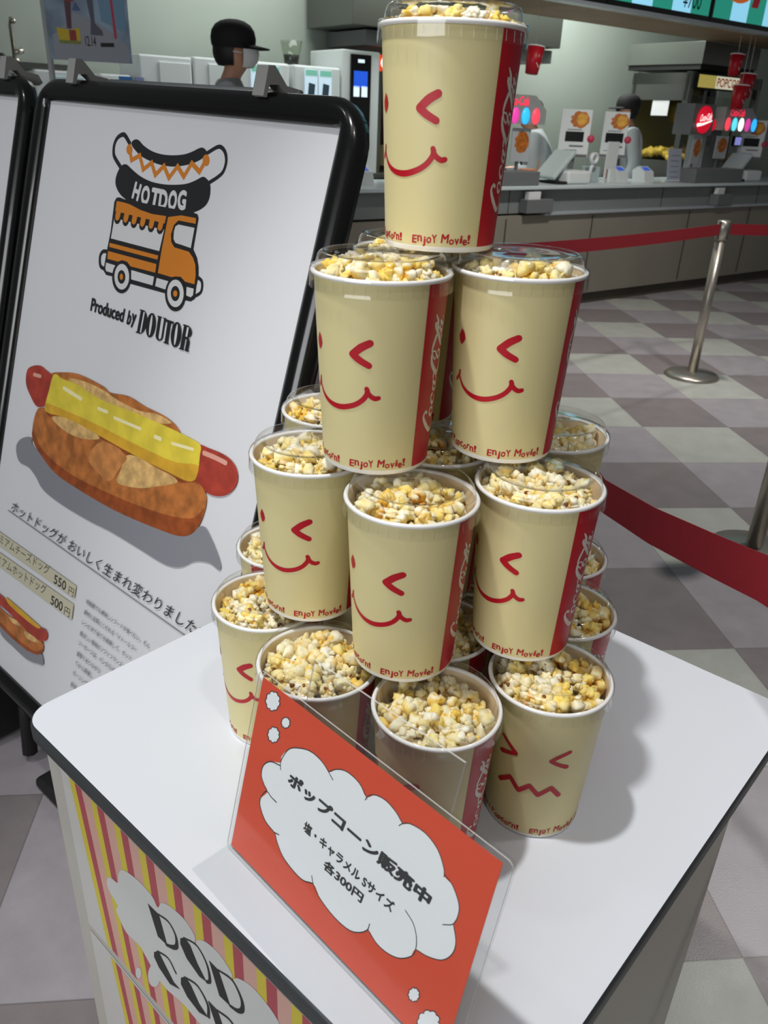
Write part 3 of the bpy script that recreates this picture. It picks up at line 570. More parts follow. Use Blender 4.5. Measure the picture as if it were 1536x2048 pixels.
["s","pink",[[0.6606958785715333,0.5235577902084902],[0.6892563792944031,0.5223580412097686],[0.7175547225932872,0.5225831096439885]],0.00824984545177986],
["c","crust",[[0.11983753048673843,0.605033393264041],[0.13464038210439508,0.5912803415950239],[0.15624281250848857,0.5891258438314708],[0.16999932521267136,0.5986015449837471],[0.19770497893659464,0.5945334709967772],[0.24941767698720532,0.5798331377153708],[0.31710346210467266,0.5822035979493322],[0.3609473304164074,0.5889194563147114],[0.4192381605475102,0.5870467619692639],[0.45142411487981754,0.5944199346243778],[0.48956011227259594,0.5857799870908547],[0.5452917503412382,0.5847760411350607],[0.5938344859335487,0.5854015121430699],[0.616445460414622,0.5909308947258473],[0.657753440476791,0.5769178896323864],[0.679216863315232,0.5823635232150977],[0.6903411224115815,0.594423422514955],[0.6910117366523354,0.6198132691064132],[0.6828188344108049,0.6487801081407755],[0.6662665489216378,0.6682301221570943],[0.6391421348337263,0.6803515452072906],[0.5988255683367018,0.6873916463937151],[0.517932712498988,0.6971609880634045],[0.43025378384027185,0.704366814231424],[0.3209062899331699,0.7061522709654272],[0.2295141280307025,0.702870095649523],[0.16557781651148545,0.6847643456821254],[0.12599534316245034,0.6656714864080194],[0.11551753747769866,0.6374084471951836]]],
["c","crust_dark",[[0.11760719218105821,0.6446277195448167],[0.15694084226931812,0.6679450539626152],[0.22333389205053053,0.6818212488643275],[0.3148408810124657,0.6857691542114746],[0.4345080852246051,0.6776395351773842],[0.5262096499085636,0.6679720929076929],[0.6100324609270995,0.6544744112186782],[0.6665701268655684,0.6369124166258745],[0.6882863949581141,0.6111600728406642],[0.6884251420087216,0.6272117385229633],[0.6828188344108049,0.6487801081407755],[0.6662665489216378,0.6682301221570943],[0.6391421348337263,0.6803515452072906],[0.5988255683367018,0.6873916463937151],[0.517932712498988,0.6971609880634045],[0.43025378384027185,0.704366814231424],[0.3209062899331699,0.7061522709654272],[0.2295141280307025,0.702870095649523],[0.16557781651148545,0.6847643456821254],[0.12599534316245034,0.6656714864080194]]],
["c","crumb",[[0.18392405295143546,0.5965569506473647],[0.23668958793225717,0.5834513428796042],[0.30353036188764865,0.5807371499264136],[0.3604550047209446,0.5872830896801107],[0.32307000138224296,0.6021568833754455],[0.2720782481735598,0.6101688032082159],[0.21592875609605797,0.6081114079905652]]],
["c","crumb",[[0.45142411487981754,0.5944199346243778],[0.48956011227259594,0.5857799870908547],[0.5462321855276742,0.5878192439193928],[0.5890513935584415,0.5869943502509631],[0.6070398010570902,0.5941215990954651],[0.5556504025375029,0.6182961387029479],[0.5058174680818753,0.6388109802005102],[0.4387128350885332,0.651223559247819],[0.4428688941386154,0.6251134791285102]]],
["c","crust_mid",[[0.3711028447800186,0.5911930355186006],[0.45142411487981754,0.5944199346243778],[0.44092661648029424,0.6187240686536603],[0.41548369244960826,0.6555203351386205],[0.3773109163073524,0.653880754626503],[0.3330375428315985,0.6354903100543353]]],
["c","cheese",[[0.1666283360869438,0.5130191957145589],[0.2020863503090756,0.5133662182088707],[0.25600896412105956,0.5105527018217859],[0.31029675274303287,0.5160640050499478],[0.3734905317846666,0.5166438725490011],[0.4440708334669736,0.5126228093490984],[0.5168350321419432,0.5104040092230977],[0.5755014257219321,0.5096483501369797],[0.6167647295895898,0.5101780200942216],[0.647702288403307,0.5134338505819651],[0.6522269918366239,0.5309542967591375],[0.6554545479474931,0.561686104237386],[0.6478016874456115,0.57707230638596],[0.6243870997829766,0.5833512228640394],[0.5668957729698562,0.5843868677337664],[0.4781078560526241,0.5859862872592188],[0.3691378868059423,0.5846710380784287],[0.27749169378892147,0.5828182354556549],[0.20981756825530457,0.5873419776856112],[0.16456769486843897,0.5925184019078682],[0.1512930959183217,0.5847764007887021],[0.15666713550782224,0.5529970303790419]]],
["c","cheese_dark",[[0.154683801112055,0.5762367665246073],[0.21227188169578215,0.5717113159737678],[0.31263542056897126,0.5672615848475797],[0.41293247292255925,0.566267013606542],[0.5059944506231325,0.5653441872174993],[0.5916518540763678,0.5615146519571975],[0.6486597978438494,0.547964908987218],[0.6554545479474931,0.561686104237386],[0.6478016874456115,0.57707230638596],[0.6243870997829766,0.5833512228640394],[0.5668957729698562,0.5843868677337664],[0.4781078560526241,0.5859862872592188],[0.3691378868059423,0.5846710380784287],[0.27749169378892147,0.5828182354556549],[0.20981756825530457,0.5873419776856112],[0.16456769486843897,0.5925184019078682]]],
["s","cheese_light",[[0.2103713509275546,0.5296304846356379],[0.2763645009256808,0.5340631085340443]],0.007883493023657895],
["s","cheese_light",[[0.3386918771999971,0.5360095457311893],[0.3696050063798988,0.5344514591243399]],0.006511331588558843],
["s","cheese_light",[[0.39536076700234657,0.5383459954038017],[0.47975271433709427,0.5351763808442248]],0.006069227731450153],
["s","cheese_light",[[0.5247959646082437,0.5361853528295127],[0.5409854458453036,0.5356119171032082]],0.007495985917492324],
["s","cheese_light",[[0.5749479893653228,0.53315655166004],[0.6318576628808025,0.5262373825930126]],0.0054691703279733115],
["s","ink",[[0.06560418992011843,0.8410811618923036],[0.699862230257932,0.8386436249156404],[0.79025116851953,0.8388747021104684]],0.001473180657898047],
["t","ink","ホットドッグが おいしく生まれ変わりました!",[0.07556360108584985,0.8383702012867837],[0.6616181183772306,-0.010132631276726811],[0.006951350766926212,-0.02533271677171789],0],
["p","tan",[[-0.14209549827846515,0.9034550034008365],[0.05199951977677335,0.8996868863933944],[0.36573041226155234,0.8925693750384353],[0.3663829740912106,0.9197524359523589],[0.060697496109903805,0.9303777622696197],[-0.13901043719984746,0.9399236826275374]]],
["p","tan",[[-0.12821501556020218,0.9539403852891362],[0.06465878317051343,0.9443551938963544],[0.36754759070710025,0.9320486512298009],[0.3699358502732061,0.9653503615625277],[0.07339052509558888,0.9751652119214658],[-0.12630413258092008,0.9861889909516462]]],
["t","ink_soft","プレミアムチーズドッグ",[0.00027750743984495866,0.9264431911656529],[0.2625905795128825,-0.01238979581171551],[0.00038346399872543467,-0.02122285755249187],0],
["t","ink_soft","550",[0.2849374518416187,0.9207168058394676],[0.04695573832067795,-0.0020873906340983517],[-0.0006368776433027246,-0.020054398647923244],0.02],
["t","ink_soft","円",[0.34236689023652594,0.9197824734439523],[0.018875601786302376,-0.000600664259268413],[-2.8369650881043817e-05,-0.01712271956352851],0],
["t","ink_soft","プレミアムホットドッグ",[0.0012730444335070363,0.9755778902089907],[0.26177706192510786,-0.01686398311927262],[0.00030268443696164905,-0.021784605672664714],0],
["t","ink_soft","500",[0.28586924331495966,0.9672059784683286],[0.046331177491769515,-0.0024681538332427255],[-0.0006435018614759924,-0.02030955674916035],0.02],
["t","ink_soft","円",[0.3398147663856409,0.9662037146198486],[0.019927487749630823,-0.001333171477221673],[-0.00017270190131990493,-0.017884821826348873],0],
["c","print_shade",[[0.11453447175380836,1.1203419417242102],[0.17578512590141748,1.1227282133625833],[0.23392684808323824,1.122291474277749],[0.28080163593242885,1.109562599816873],[0.2957037693427267,1.1041727152777747],[0.29339309114715717,1.0924994304667015],[0.2789914178318455,1.0843955996932986],[0.22683966167527966,1.09772687655127],[0.16941798906616978,1.1004661686854107],[0.10810183562817297,1.0976443360596808]]],
["c","crust",[[0.061262276009196565,1.0643913145161137],[0.09847637473963382,1.0636808238509374],[0.13481473308643713,1.0629870527998029],[0.17548503915436647,1.0599024778976998],[0.22818527798761584,1.06301962626254],[0.27122542717928433,1.0577012135262405],[0.28706902397478073,1.0651974965737439],[0.2837857732849134,1.0820238008300074],[0.26527482860879675,1.0942569624771965],[0.2284132987733643,1.1031811936888156],[0.17100863105834685,1.1060276862107117],[0.10970881798911417,1.1033145855850857],[0.07256600041401519,1.1045047082572783]]],
["c","crumb",[[0.13561072639817423,1.0657802100674951],[0.16951713593926265,1.0595494844358035],[0.18814090495072838,1.0633486905344822],[0.15544309760572333,1.0723678845881606]]],
["c","crumb",[[0.20655709870467903,1.067105551757437],[0.2502594663981308,1.0616836996128995],[0.2679560828782717,1.0653720159704034],[0.22133774038777218,1.0786568993599548]]],
["c","crust_dark",[[0.10729863829257982,1.094810248130868],[0.16862295331699306,1.0976864072594987],[0.22605311991873903,1.0950006773613068],[0.2633238443211372,1.0875342694371395],[0.2862354969699761,1.0716796328791527],[0.2837857732849134,1.0820238008300074],[0.26527482860879675,1.0942569624771965],[0.2284132987733643,1.1031811936888156],[0.17100863105834685,1.1060276862107117],[0.10970881798911417,1.1033145855850857]]],
["c","sausage",[[0.05961882870589953,1.0362358436975687],[0.0900771369195307,1.0340440490979599],[0.11456594981415016,1.034279531454297],[0.1802657658771964,1.0359352053352673],[0.2375641981416572,1.0371366903652235],[0.2634772602378191,1.0310680935965761],[0.28416032435182453,1.0273523020287931],[0.2943364153860269,1.0345306423024174],[0.29269631191584927,1.0473475386444282],[0.2768043646777779,1.0580457497145688],[0.2502594663981308,1.0616836996128995],[0.19325242400198714,1.0609533948546512],[0.1332233209095449,1.0574027540095585],[0.09687486480412216,1.0580298838204243],[0.06605096776717352,1.0590395457257076]]],
["c","cheese_dark",[[0.11028235594997181,1.0298767456329603],[0.15483140635444936,1.0288213988359964],[0.2241721164655865,1.0296207700211815],[0.2634772602378191,1.0310680935965761],[0.24647879853077287,1.0390546427842748],[0.18183930539830212,1.0414127216012583],[0.12805651499072557,1.0392723234015413]]],
["t","ink_soft","映画館でも美味しいフードが食べたい。そん",[0.40796207605262547,0.911792660160693],[0.21336446018110655,-0.00462563164534302],[0.0,-0.010137193259993776],0],
["t","ink_soft","素材と品質にこだわる「ドトールコー",[0.40623062574565555,0.9350751342478382],[0.18135979115394055,-0.003931786898541567],[0.0,-0.010137193259993776],0],
["t","ink_soft","レシピまで全てを刷新して、ホット",[0.40619564681335063,0.9577537771229967],[0.17069156814488523,-0.003700505316274416],[0.0,-0.010137193259993776],0],
["t","ink_soft","香ばしい風味のソフトフランスパ",[0.40459277605680777,0.9819102902219616],[0.16002334513582991,-0.003469223734007265],[0.0,-0.010137193259993776],0],
["t","ink_soft","ソーセージは、パンからは",[0.4059003299520739,1.002829064496053],[0.1280186761086639,-0.002775378987205812],[0.0,-0.010137193259993776],0],
["t","ink_soft","濃厚でありながら",[0.4054317946399392,1.0261954021724873],[0.08534578407244262,-0.001850252658137208],[0.0,-0.010137193259993776],0],
["t","ink_soft","てから調理し",[0.4067499558082758,1.0473670602839222],[0.06400933805433195,-0.001387689493602906],[0.0,-0.010137193259993776],0],
["t","ink_soft","モーニング",[0.40503353215566146,1.0702213077558695],[0.05334111504527664,-0.001156407911335755],[0.0,-0.010137193259993776],0],
["t","ink_soft","是非",[0.4036254690151037,1.0960545233496006],[0.021336446018110654,-0.000462563164534302],[0.0,-0.010137193259993776],0]],"sign":[
["c","white",[[0.04387582805973307,0.12237697020597763],[0.04359320445301631,0.12858851817012912],[0.05046771819707946,0.14022134000944977],[0.062199148194768274,0.14886661833761847],[0.07712280480465424,0.15454033647085527],[0.09185349839805096,0.15456910458550285],[0.10232258066249406,0.15012123824966264],[0.1104160284405892,0.15768478468465078],[0.12160633978816525,0.16245559357865574],[0.1366296161897459,0.16141149526827303],[0.14702670084149408,0.15467685436682194],[0.15538755679258803,0.1621980422005784],[0.16617083685469267,0.16465215730163096],[0.17812097603934185,0.16235921751460058],[0.18734392216147572,0.15744310586861787],[0.19563392982292954,0.1623293521617007],[0.20990994714893244,0.16410116442048747],[0.22370670888681393,0.15938663147747362],[0.2327766987718915,0.14963014738148753],[0.2356596588819302,0.14354390924040422],[0.24414711262242333,0.14184007651793532],[0.25299417029281923,0.13230127884866533],[0.25496494235278355,0.12280972625228138],[0.2536746757116059,0.11428636860859101],[0.2593965839392667,0.10220276877688918],[0.25905349316305804,0.09052486235416889],[0.2524381486609571,0.07934201219436635],[0.24018508302153113,0.07208540742137354],[0.22842716672438057,0.06874996236035127],[0.22581532458726117,0.05949623664736287],[0.21845196841966805,0.05101933071765802],[0.2067430608360027,0.04484231680092206],[0.1932131437663565,0.04343557789044256],[0.1812061877740505,0.047767152309211934],[0.17500891170451072,0.04004116993811063],[0.1624763469557131,0.03203057109446026],[0.14502647629957785,0.030374704804634514],[0.12543757506864583,0.03396378574212569],[0.11293173563663828,0.0415072176689579],[0.09751660877043412,0.035039085121882446],[0.07358591092022795,0.03796903227935092],[0.060802209640957935,0.046435631793136506],[0.054942662105186404,0.053390447744122896],[0.03983601073796762,0.05615927399898359],[0.029651994571291477,0.06486384292301423],[0.027554641516762738,0.07241577514472679],[0.0348441759707831,0.08506513895680738],[0.027309740225241956,0.09004379499024406],[0.02260587879126258,0.09582713571027789],[0.02289549715972701,0.10590220458493566],[0.030946181552832963,0.11532751450508527]]],
["s","ink",[[0.045665678751343725,0.11602612345894994],[0.04411439104159935,0.1246589982879847],[0.05046771819707946,0.14022134000944977],[0.062199148194768274,0.14886661833761847],[0.07712280480465424,0.15454033647085527],[0.09346514094433714,0.1535638932671451],[0.10865332450488668,0.14616374010139663]],0.0010398105144123647],
["s","ink",[[0.10232258066249406,0.15012123824966264],[0.1104160284405892,0.15768478468465078],[0.12160633978816525,0.16245559357865574],[0.1366296161897459,0.16141149526827303],[0.1484035529973602,0.154046427636058]],0.0009462153213689435],
["s","ink",[[0.14675541227226258,0.15157615817986608],[0.14876765216379229,0.15681191032296626],[0.15538755679258803,0.1621980422005784],[0.16617083685469267,0.16465215730163096],[0.17812097603934185,0.16235921751460058],[0.18812164290408206,0.15704716805896357]],0.0008847166395133582],
["s","ink",[[0.18482149109328402,0.15340107067403203],[0.18824763228140798,0.15807741262283878],[0.19563392982292954,0.1623293521617007],[0.20990994714893244,0.16410116442048747],[0.22370670888681393,0.15938663147747362],[0.2327766987718915,0.14963014738148753],[0.23517287737853731,0.1431693430580232]],0.0008284244144544199],
["s","ink",[[0.23519940838570952,0.14503442345190473],[0.24414711262242333,0.14184007651793532],[0.25299417029281923,0.13230127884866533],[0.25496494235278355,0.12280972625228138],[0.2528880315274608,0.11363186608007417],[0.24501482557593207,0.10670195207014734]],0.0008021747898843936],
["s","ink",[[0.25326791772468593,0.11432258493150024],[0.2593965839392667,0.10220276877688918],[0.25905349316305804,0.09052486235416889],[0.2524381486609571,0.07934201219436635],[0.24018508302153113,0.07208540742137354],[0.22842716672438057,0.06874996236035127]],0.000838219788189228],
["s","ink",[[0.21051940782670137,0.09183038002510437],[0.2207435040190668,0.08688702393128778],[0.22713139161690404,0.07653630158624544],[0.22791404139294993,0.06333087139081475],[0.21845196841966805,0.05101933071765802],[0.2067430608360027,0.04484231680092206],[0.1932131437663565,0.04343557789044256],[0.1803808464382149,0.04811445047464025]],0.0009038194512324775],
["s","ink",[[0.18106831912091886,0.05387653537930047],[0.18024284217828507,0.046957761222941034],[0.17304616731195344,0.038385659172431974],[0.1624763469557131,0.03203057109446026],[0.14502647629957785,0.030374704804634514],[0.12543757506864583,0.03396378574212569],[0.1141153992513583,0.040251977644606036],[0.10941321532750199,0.047052551941349705]],0.0010189675800543535],
["s","ink",[[0.11293173563663828,0.0415072176689579],[0.09751660877043412,0.035039085121882446],[0.07358591092022795,0.03796903227935092],[0.060802209640957935,0.046435631793136506],[0.054838219209678574,0.05376252688416203],[0.06035025238250717,0.055476522493835986]],0.0011251385980196064],
["s","ink",[[0.054942662105186404,0.053390447744122896],[0.03983601073796762,0.05615927399898359],[0.029651994571291477,0.06486384292301423],[0.027554641516762738,0.07241577514472679],[0.03111376328643893,0.0819239910500155],[0.0348441759707831,0.08506513895680738],[0.041375731150880925,0.0834695317129177],[0.04899632602205651,0.0831091603910999]],0.0011390586260346903],
["s","ink",[[0.0348441759707831,0.08506513895680738],[0.027309740225241956,0.09004379499024406],[0.02260587879126258,0.09582713571027789],[0.02289549715972701,0.10590220458493566],[0.030946181552832963,0.11532751450508527],[0.04464252871476131,0.11965652073845892]],0.0011314851461872825],
["p","ink",[[0.02681079634666357,0.17636799187791027],[0.02846400189547254,0.17595044131298132],[0.029063677637410426,0.1748261937791971],[0.02904529803591047,0.17344477971988997],[0.028427364176102827,0.1720079305348899],[0.027167657101982802,0.17073272006875384],[0.026974907969764015,0.16938826726276984],[0.026831629316989142,0.1678602240866698],[0.026103445133029656,0.16646304463761394],[0.024941274920554524,0.1653774274724462],[0.023477158441878976,0.16480076697362986],[0.022202541037316222,0.16422814966680183],[0.021294430890926308,0.16265971093587914],[0.020037248309732095,0.16164688564461166],[0.018659581854671675,0.1612193926954833],[0.017361246946787583,0.16145915109826783],[0.016476550910229825,0.16291639848885153],[0.014841746647401611,0.16139538655355493],[0.013396074544212539,0.1610849254334442],[0.012202529027632551,0.1614494255289372],[0.011427300877507695,0.1624195228147198],[0.011294277794472729,0.16397743162450185],[0.010271281968179283,0.16450354835677805],[0.009049321765816484,0.16502736116481487],[0.008399604265867694,0.16608960386044824],[0.00836208421671113,0.16749313669524762],[0.009002012011826047,0.16905522608276974],[0.009495231518721614,0.17042614858508282],[0.008841473372591224,0.17168984240487573],[0.00893979474153728,0.17314359828850476],[0.009634768169309412,0.1745588567144453],[0.010838420096128558,0.17572554457946948],[0.012763480415669722,0.1761941860364833],[0.012705267302138707,0.17810486143315768],[0.013535326684467658,0.17952823326525016],[0.014744687852106218,0.18054326159583042],[0.016148789367453065,0.18101772865179236],[0.017567574693221594,0.18075337766802926],[0.01877210329062849,0.18156415770976697],[0.02011637140493415,0.18255421407371147],[0.021487340321847265,0.18288477314075435],[0.022693948731142603,0.18257194101551064],[0.02353910090882972,0.18160103588909082],[0.024331711831652295,0.18081044769292415],[0.025867513862902314,0.1810973809936987],[0.027015434515427903,0.18064878626417996],[0.027700700850505907,0.17966245459090344],[0.027811335838391498,0.17826661949150155]]],
["p","white",[[0.025695332526398308,0.1757452635986216],[0.027133496180638143,0.17534561331757004],[0.02766307282542402,0.17433233493074748],[0.0276581558488467,0.17309978170275606],[0.027133298095040902,0.17182800080686586],[0.026050469676166352,0.17071163554993224],[0.02589410557858431,0.16951580742779374],[0.025782162022250223,0.16815563772803802],[0.025161936840806812,0.1669225533915201],[0.02416314325192962,0.16597514033145153],[0.022898910883136565,0.16548690403397953],[0.021799319075040683,0.16499913675726952],[0.021025789773914373,0.16361813727841218],[0.019945724022276203,0.16273861972563697],[0.018756916237369962,0.16238267880707954],[0.017631540345354205,0.16261934035955963],[0.01685389299874474,0.16393218893628014],[0.015453159683782094,0.16260764987488055],[0.014206197184607788,0.16235729784962216],[0.013171683229476205,0.162702895447278],[0.012493506504900205,0.16357962771649165],[0.012365019065160581,0.16496787126222764],[0.011476750266625854,0.16545386997130856],[0.010416874866767794,0.16594119642583458],[0.009846522137331322,0.16689737248548017],[0.009801726022138843,0.16814656586404056],[0.010340537052103025,0.16952546262728263],[0.010754467288463231,0.17073711729838995],[0.010178657036085576,0.1718728292286861],[0.010250759778456322,0.1731652026793872],[0.01083867637943869,0.17441371307689812],[0.011868571999731969,0.17543294443491667],[0.013528719431184324,0.17581902972788924],[0.013461821516205357,0.17752227585700903],[0.014167428688284234,0.17877742164228153],[0.015204992768609468,0.1796629941281333],[0.016416154012221233,0.18006385635756542],[0.017646763708645295,0.1798057554430425],[0.01868312892396852,0.18050991184613613],[0.019839471485196335,0.18137210226929995],[0.021024935863217804,0.18164569553331006],[0.02207362952088994,0.18134769861841854],[0.022814522506707957,0.1804679230684291],[0.02350844957367701,0.1797498155000061],[0.024838488020453096,0.1799816811818914],[0.025838323573318386,0.17956304553444533],[0.026441087740088978,0.1786715593770642],[0.026548356541287295,0.1774236695681884]]],
["p","ink",[[0.0452904242363361,0.16478947832268342],[0.04630157169920433,0.16459888535265052],[0.04665962576977858,0.16395876674282306],[0.04663562008661481,0.16314768584997985],[0.04624301273980991,0.16228517206026422],[0.04545856049840141,0.16149760920804473],[0.04532827021166521,0.16070415794922743],[0.04522671643596187,0.15980523202198332],[0.04476812008217319,0.15896518733287646],[0.04404710473067582,0.1582946074049191],[0.043146698323324885,0.15791273008072637],[0.04236303656599169,0.1575394174341729],[0.04179537153994408,0.15659672516579107],[0.04102012479179052,0.1559683787734386],[0.040177156331894115,0.15567805536523754],[0.03938869728146614,0.1557788763556756],[0.03886213301235731,0.15660089734853105],[0.03785618616414295,0.15566649712271796],[0.03697584800922389,0.15544284155027832],[0.03625443538849916,0.15561921297058182],[0.035791647030347803,0.15615997538820156],[0.03572272524060818,0.15706180797083658],[0.03510645796143527,0.1573367515273709],[0.03436996432396518,0.15760416692385915],[0.03398425560561251,0.15820187714655345],[0.0339717418548928,0.15901687277049514],[0.0343708345933095,0.1599455612636744],[0.03467990061618769,0.16075910940292418],[0.034292841775929825,0.1614744187406706],[0.03436311040575874,0.16232444014394828],[0.03479509070805181,0.16317166680119755],[0.03553447511154455,0.16389112164624148],[0.03670796087683307,0.16422733325722552],[0.036687257375262225,0.16534144865997583],[0.03720336165645233,0.166200845195709],[0.03794782769946426,0.16683486304641928],[0.0388075274338737,0.1671596437448065],[0.039671060096595004,0.16705252336775517],[0.040413300784089876,0.16756806822227527],[0.041243249334003605,0.16819401066900583],[0.04208488085755709,0.16843457779867368],[0.0428210788292544,0.1682920909744147],[0.043330489042616556,0.1677509279332831],[0.043809400588210985,0.1673136921271057],[0.04475396227186667,0.16753404830760354],[0.04545463602279718,0.16730935564440788],[0.04586657943636272,0.16675304061687435],[0.045921838696621,0.1659369763638625]]],
["p","white",[[0.04421032821331748,0.1641601544496752],[0.04501082867348163,0.1639851796506116],[0.04529953930311795,0.1634552277091734],[0.045287905537782766,0.16279291239422874],[0.04498554028344995,0.16209582010511833],[0.044373132991643104,0.16146779505627518],[0.0442774864073576,0.16082238547256936],[0.04420550627296661,0.16009040744780803],[0.04385117018235654,0.15941373804464143],[0.04328832158460178,0.1588808297793195],[0.042581527557911766,0.15858727338357026],[0.041966991886785855,0.1582984752148738],[0.0415282488163222,0.1575410835325783],[0.04092315224787849,0.15704448208103647],[0.040261769786085984,0.1568249839658017],[0.03963985105454751,0.15692322798757696],[0.039217435738585535,0.1576038776118181],[0.03843450722763927,0.15686287341044375],[0.037743972282864455,0.15669861830991466],[0.037174817310060455,0.156856986011682],[0.03680563409399337,0.157306837574321],[0.036742691847406035,0.15804281001392015],[0.03625543582993447,0.15827916543839568],[0.03567384533222648,0.15851175298010586],[0.03536483060734669,0.1590062767448795],[0.03534700408318931,0.15967035614968086],[0.03565162678833703,0.16041904322302558],[0.03588667504534492,0.16107588564583716],[0.035575345662809225,0.16166635399702617],[0.03562227519311528,0.1623577607575374],[0.035953703821597724,0.16304006630433526],[0.03652831687078381,0.16361253114771626],[0.03744853979422349,0.16386438335497333],[0.037421491294968544,0.16477361037114932],[0.03781954350179244,0.16546510929179656],[0.03839975989816497,0.1659686379377012],[0.03907394871650331,0.1662177651807894],[0.039755510719037226,0.16611425506790808],[0.04033578542955586,0.16652147078383972],[0.040984419902273916,0.16701740275614757],[0.041646142185135265,0.16719844299257508],[0.04222844350944358,0.16706845843791146],[0.042635549835608806,0.166616826499043],[0.04301766460948399,0.1662506392025206],[0.04376152282982941,0.16641318687229167],[0.04431704935169692,0.16621650091350873],[0.044647577018359925,0.16575406048324956],[0.04469865720454943,0.16508597628051377]]],
["p","ink",[[0.034936901987242565,0.14617064931456858],[0.03630538362065772,0.1458780150290048],[0.036799368604478244,0.14496563428150705],[0.036780516731214026,0.14382036835787715],[0.03626482362083607,0.14261032419447187],[0.03521828470677457,0.14151426557846614],[0.03505531874290335,0.14039504176653783],[0.03493288213693191,0.13912566668751647],[0.03432673219767544,0.13794668326225842],[0.03336255473440104,0.1370124444476544],[0.03215034896186506,0.13649020442156812],[0.03109536141697995,0.13597740221814808],[0.030341456478115043,0.13465302146167651],[0.02930079498612086,0.1337776653364785],[0.028162384518025788,0.13338254389914017],[0.027091267709933094,0.13354104837409603],[0.02636411421622583,0.13471757650642227],[0.02501274445340781,0.13341171892718248],[0.023820291561192287,0.13311150352953666],[0.022837267185038215,0.13337606223659065],[0.022200151329934147,0.13415304013950732],[0.022093143688656204,0.13543478650635313],[0.021251218840287432,0.1358376110263041],[0.02024562849723254,0.1362323171992992],[0.019712248574594034,0.13708892400588757],[0.01968346622652939,0.13824620834162343],[0.02021286645435697,0.13955578230891794],[0.020621297471304034,0.14070335489398036],[0.02008466844968801,0.14172647410610306],[0.02016789857993432,0.14293045238747068],[0.0207427623881771,0.1441219332804585],[0.021736803438958868,0.14512472234210394],[0.023325203529192737,0.14557401428850122],[0.023280504804699884,0.14715227677008377],[0.023967950166873496,0.14835668872141314],[0.02496808616323528,0.14923606586825233],[0.026128510156449472,0.14967474437642528],[0.027300121029827484,0.14950235825782102],[0.02829727949240319,0.15021325878233943],[0.029410827772951252,0.15107760512643037],[0.030545573956269157,0.15139674909987128],[0.03154330766491697,0.15117734267467983],[0.03224058703027946,0.1504005326973827],[0.03289487367644599,0.14977135377412173],[0.034167335896320976,0.1500596221810257],[0.03511715152434379,0.14972541715333706],[0.03568244469809046,0.14893012759320848],[0.03577055305659755,0.14777660040235596]]],
["p","white",[[0.03382638760481013,0.14550821147120763],[0.0349796876871696,0.14522803109508695],[0.03540322815812779,0.14442685945541597],[0.03539748753808754,0.14343360271377084],[0.03497451882067099,0.1423940575559569],[0.0341044298963772,0.14146416204766674],[0.033977428144546976,0.14049699453133624],[0.03388584711568331,0.1393990325532567],[0.03338705658604493,0.13838939801605868],[0.03258551756862703,0.13759942108542333],[0.03157233424408856,0.13717169112051714],[0.03069143179729141,0.13674909745273556],[0.030070877871549596,0.13561779920726083],[0.029205927158570323,0.13488153513901552],[0.028254942999968575,0.13456318136895645],[0.02735558034374852,0.13472256418027595],[0.026735214126796317,0.13575560781642868],[0.02561521032155979,0.13465378373415443],[0.024619382585195294,0.13441887877182068],[0.023793880460706022,0.13466805671980572],[0.0232532067776307,0.13535309169874207],[0.023151435170395526,0.13646370067840186],[0.022442968338488505,0.1368292687992006],[0.021597796373019666,0.13719107561266775],[0.021143349452578033,0.1379425963168818],[0.02110811176882883,0.13894393723108903],[0.021538418356778197,0.14006599699053915],[0.02186917189702358,0.1410506354333422],[0.021410250712220108,0.14194641684538853],[0.0214683098146893,0.14298655980254743],[0.021938012105949815,0.14400653891675436],[0.022760657447060007,0.14485541239713318],[0.02408681221290531,0.14521391750499404],[0.024034398172458008,0.1465816828847879],[0.024599058058415536,0.1476120182903031],[0.02542911487197481,0.148355183029296],[0.02639805379684417,0.14871365691641658],[0.02738243853021512,0.14854230541415603],[0.028212570946442982,0.14914003604004833],[0.029139319860523923,0.1498689209246426],[0.03008925391955175,0.1501247418263286],[0.030929328165448876,0.14991591656736233],[0.03152220608488312,0.14922897884789527],[0.03207768982533019,0.14867085889639084],[0.03314463629730837,0.14889720031566642],[0.0339462309613201,0.14858937548223952],[0.03442870250181366,0.1478885068576435],[0.034513053206376175,0.14688573907737032]]],
